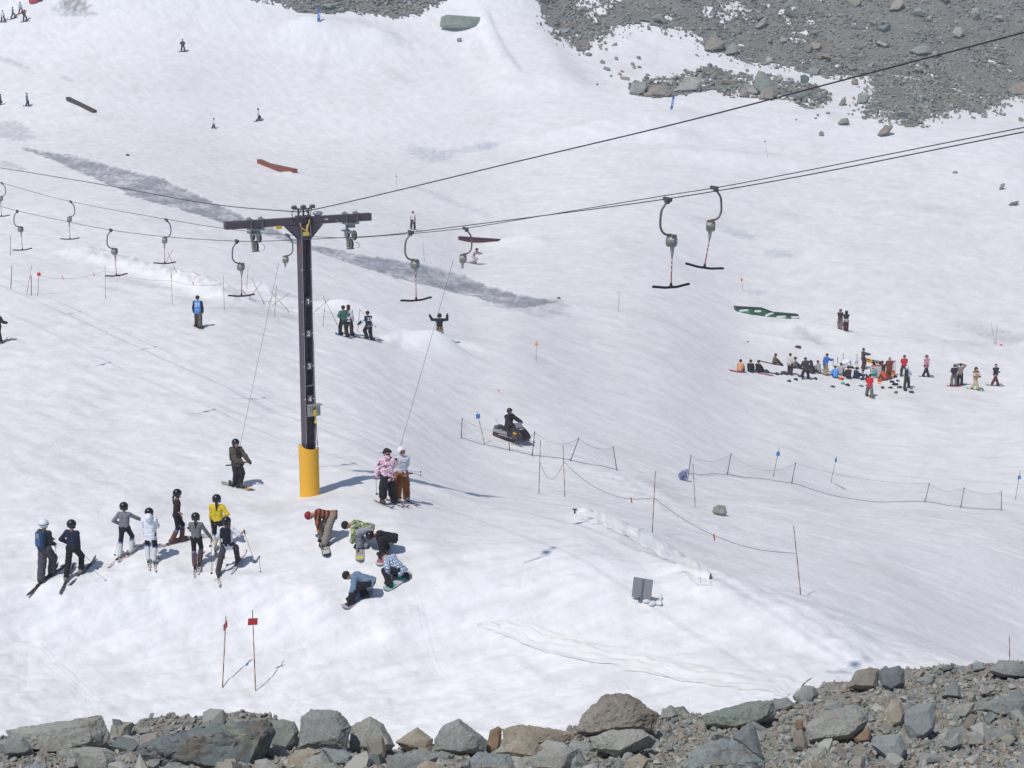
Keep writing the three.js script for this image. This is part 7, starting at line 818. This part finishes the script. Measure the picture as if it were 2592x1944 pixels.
// ---------------------------------------------------------------- the gathering's signs, bags and odds and ends
const upright = (u, v, w, h, name, label, c, yaw) => { const b = ground(u, v), s = scaleAt(b), g = thing(name, label, 'sign', b); g.rotation.y = yaw; const W = w / s, Hh = h / s; part('board', new THREE.BoxGeometry(W, Hh, 0.05).translate(0, Hh / 2, 0), mat(c, 0.7), g); return { g, W, H: Hh }; };
{ const a = upright(2217, 957, 27, 34, 'sign_board', 'white board with an orange top edge in the gathering', '#d9d6d4', 0.15); part('orange_edge', box(a.W, 0.12, 0.056, 0, a.H - 0.06, 0), mat('#d8662a', 0.7), a.g); for (const [x, y, c] of [[-0.25, 0.75, '#a83a2e'], [-0.25, 0.55, '#b06a5a']]) part('print', box(0.2, 0.1, 0.056, x, a.H * y, 0), mat(c, 0.7), a.g);
  const q = upright(2254, 951, 25, 40, 'sign_board', 'tall white sign with a red heading and an orange foot', '#ded6d6', 0.05); part('heading', box(q.W * 0.85, 0.09, 0.056, 0, q.H * 0.93, 0), mat('#8f4a58', 0.7), q.g); part('text_line', box(q.W * 0.45, 0.06, 0.056, 0.05, q.H * 0.84, 0), mat('#a06a70', 0.7), q.g); part('orange_foot', box(q.W, 0.22, 0.056, 0, 0.14, 0), mat('#dd9a2a', 0.7), q.g); part('red_corner', box(q.W * 0.3, 0.2, 0.058, q.W * 0.3, 0.34, 0), mat('#c23a3a', 0.7), q.g); for (const y of [0.72, 0.62, 0.52]) part('text_line', box(q.W * 0.6, 0.04, 0.056, 0, q.H * y, 0), mat('#b5a4a6', 0.7), q.g);
  const b = ground(2210, 935), s = scaleAt(b), g = thing('banner', 'sloping banner, yellow half and black half, held at the left end', 'banner', b); const y = k => up3([2190, k], b).y - b.y; const x = u => (u - 2210) / s; const quad = (u0, u1, t0, b0, t1, b1) => { const sh = new THREE.Shape(); sh.moveTo(x(u0), y(b0)); sh.lineTo(x(u1), y(b1)); sh.lineTo(x(u1), y(t1)); sh.lineTo(x(u0), y(t0)); return new THREE.ExtrudeGeometry(sh, { depth: 0.04, bevelEnabled: false }); };
  part('yellow_half', quad(2188, 2207, 904, 914, 909, 920), mat('#e0a02e', 0.7), g); part('black_half', quad(2207.2, 2232, 909, 920, 912.5, 922), mat('#26242a', 0.7), g); part('print', join([box(0.6, 0.05, 0.01, x(2220), y(912.5), 0.05), box(0.12, 0.1, 0.01, x(2216), y(918.5), 0.05), box(0.12, 0.1, 0.01, x(2222), y(918.8), 0.05)].slice(0, 1)), whiteP, g); for (const u of [2216, 2222]) part('print', box(0.1, 0.1, 0.01, x(u), y(918.6), 0.05), whiteP, g); part('post', rod(V(x(2231), -0.2, -0.03), V(x(2231), y(912), -0.03), 0.025), mat('#2a2a2c', 0.5), g);
}
{ const b = ground(2130, 930), g = thing('rail_frame', 'thin black rail frame around a heap of snow in the gathering', 'rail frame', b), k = mat('#2f2a2c', 0.5), w = (u, v, h) => { const p = ground(u, v).sub(b); return [p, p.clone().add(V(0, h, 0))]; }; for (const [u, v, h] of [[2109, 927, 0.6], [2120, 921, 0.6], [2130, 926, 0.5], [2152, 930, 0.55], [2171, 927, 0.4], [2134, 908, 0.5], [2169, 914, 0.65]]) part('upright', rod(...w(u, v, h), 0.022), k, g); part('lower_bar', tube([w(2109, 927, 0)[0], w(2140, 930, 0)[0], w(2160, 933, 0)[0], w(2172, 931, 0)[0]].map(p => p.add(V(0, 0.04, 0))), 0.025, 16, 5), mat('#5a3438', 0.6), g); }
const heap = thing('snow_heap', 'white heap of snow chunks inside the rail frame', 'snow heap', ground(2146, 922));
for (let i = 0; i < 14; i++) { const p = ground(2132 + (i % 5) * 7 + rr(-2, 2), 918 + Math.floor(i / 5) * 3), m = part('chunk', STONES[i % STONES.length], mat('#e9eaee', 0.8), heap); m.position.copy(p).sub(heap.position); m.scale.setScalar(rr(0.4, 0.75)); m.rotation.y = i; m.position.y += 0.1; }
const bagG = k => { const q = new THREE.SphereGeometry(0.5, 18, 12), a = q.attributes.position; for (let i = 0; i < a.count; i++) { const x = a.getX(i), y = a.getY(i), z = a.getZ(i), f = 1 + 0.35 * noise(x * 2.4 + k * 7, y * 2.4, z * 2.4); a.setXYZ(i, x * f * 1.3, Math.max(y * f, -0.2) * 0.8, z * f); } q.computeVertexNormals(); return q; };
const BAGG = [0, 1, 2, 3, 4].map(bagG);
[[1937, 943, 12, '#3a3e4c', 'dark blue grey bag right of the three seated people'], [1966, 948, 9, '#2f3444', 'bag left of the floppy hat, left of two'], [1986, 947, 12, '#3a3a46', 'bag at the feet of the floppy hat'], [1997, 966, 8, '#3f4a66', 'blue bag left of the big dark jacket, lowest'], [2014, 962, 8, '#2f2630', 'black bag left of the big dark jacket'], [2026, 954, 8, '#39425a', 'blue grey bag behind the big dark jacket'], [2064, 960, 8, '#2f2830', 'black bag right of the big dark jacket'], [2108, 980, 7, '#3a2c2c', 'brown bag alone in front of the light blue sitter'], [2133, 972, 8, '#3cae74', 'green jacket dropped on the snow'], [2145, 976, 8, '#2a2228', 'black bag touching the green jacket'], [2130, 961, 9, '#c8492a', 'orange bag at the feet of the dark brown sitter'], [2172, 958, 8, '#2f62b0', 'bright blue bag left of the white vest sitter'], [2180, 979, 7, '#4a4c60', 'grey bag left of the bright red shirt'], [2194, 977, 5, '#2a2630', 'small black bag touching the bright red shirt'], [2196, 966, 7, '#c86a4a', 'orange bag behind the bright red shirt'], [2228, 965, 10, '#d0442a', 'bright orange bag below the rust jacket'], [2226, 972, 6, '#e0a02e', 'yellow bag below the bright orange bag'], [2241, 957, 7, '#e05a3a', 'orange red bag left of the rust jacket'], [2234, 982, 7, '#2c2a34', 'black bag right of the bright red shirt'], [2254, 983, 7, '#2a2830', 'black bag, second right of the bright red shirt'], [2268, 995, 8, '#5a6456', 'green grey bag, lowest of all'], [2258, 968, 8, '#232128', 'black bag below the tall white sign, upper'], [2266, 975, 10, '#26242c', 'wide black bag below the tall white sign'], [2272, 965, 7, '#4a585c', 'grey bag right of the wide black bag'], [2277, 982, 8, '#3a4a50', 'slate bag left of the black vest person'], [2292, 989, 9, '#2f2a30', 'dark bag at the feet of the black vest person'], [2307, 994, 8, '#3a3038', 'brown black bag right of the black vest person'], [2306, 985, 6, '#6a86a0', 'pale blue bag right of the black vest person'], [2266, 954, 7, '#2a2a34', 'dark bag at the foot of the tall white sign'], [2155, 932, 8, '#2a2426', 'black bag under the rail frame'], [2171, 934, 7, '#302a2c', 'black bag at the feet of the person at the banner'], [2020, 880, 9, '#5a3a40', 'maroon bag alone on the slope above the gathering'], [1893, 866, 4, '#b03a3a', 'tiny red thing on the snow left of the maroon bag'], [323, 394, 7, '#2a2028', 'dark bag lying alone on the far left slope'], [1414, 756, 6, '#5a6048', 'green grey bag alone at the end of the dirty strip'], [2006, 925, 8, '#3a2f34', 'dark bag right of the floppy hat'], [85, 6, 14, '#b03a40', 'red gear heap at the top edge left'], [102, 0, 14, '#6a3036', 'maroon gear heap at the top edge left'], [1262, 989, 4, '#e8743a', 'tiny orange marker on the open snow'], [2534, 874, 5, '#e85a34', 'orange cone at the foot of the far right poles']].forEach(([u, v, r, c, l], i) => { const p = ground(u, v), k = r / scaleAt(p); const m = solo(l.includes('jacket dropped') ? 'jacket' : l.includes('thing') || l.includes('marker') || l.includes('cone') ? 'marker' : l.includes('heap') ? 'gear_heap' : 'bag', BAGG[i % 5], cloth(c), l, l.includes('jacket dropped') ? 'jacket' : l.includes('heap') ? 'gear' : l.includes('thing') || l.includes('marker') || l.includes('cone') ? 'marker' : 'bag', 'bags and gear on the snow', p); m.scale.set(k * 1.35, k * 1.35, k * 1.2); m.position.y += k * 0.12; m.rotation.y = i * 1.3; });
[[1845, 938, 1873, 943, '#b03a4c', 'red snowboard lying left of the peach sitter'], [1920, 945, 1950, 951, '#a85a60', 'pink snowboard lying below the dark blue grey bag'], [1930, 916, 1955, 921, '#7a5a54', 'brown snowboard lying left of the olive sitter'], [2030, 935, 2060, 945, '#6a4a40', 'brown snowboard lying behind the big dark jacket'], [2092, 940, 2112, 944, '#3a9ad0', 'light blue snowboard lying right of the bright blue jacket'], [1969, 947, 1950, 944, '#3a3a44', 'black snowboard lying left of the floppy hat']].forEach(([a, b, c, d, col, l]) => { const p = ground((a + c) / 2, (b + d) / 2), L = layOn(p.x, p.z, azPx([a, b], [c, d]) * Math.PI / 180, 0.6, 0.3), m = solo('snowboard', BOARD, cloth(col), l, 'snowboard', undefined, L.c); m.quaternion.copy(L.q); m.position.y += 0.02; });
scene.fog = new THREE.FogExp2('#e6e8ea', 0.0005);
renderer.render(scene, camera);
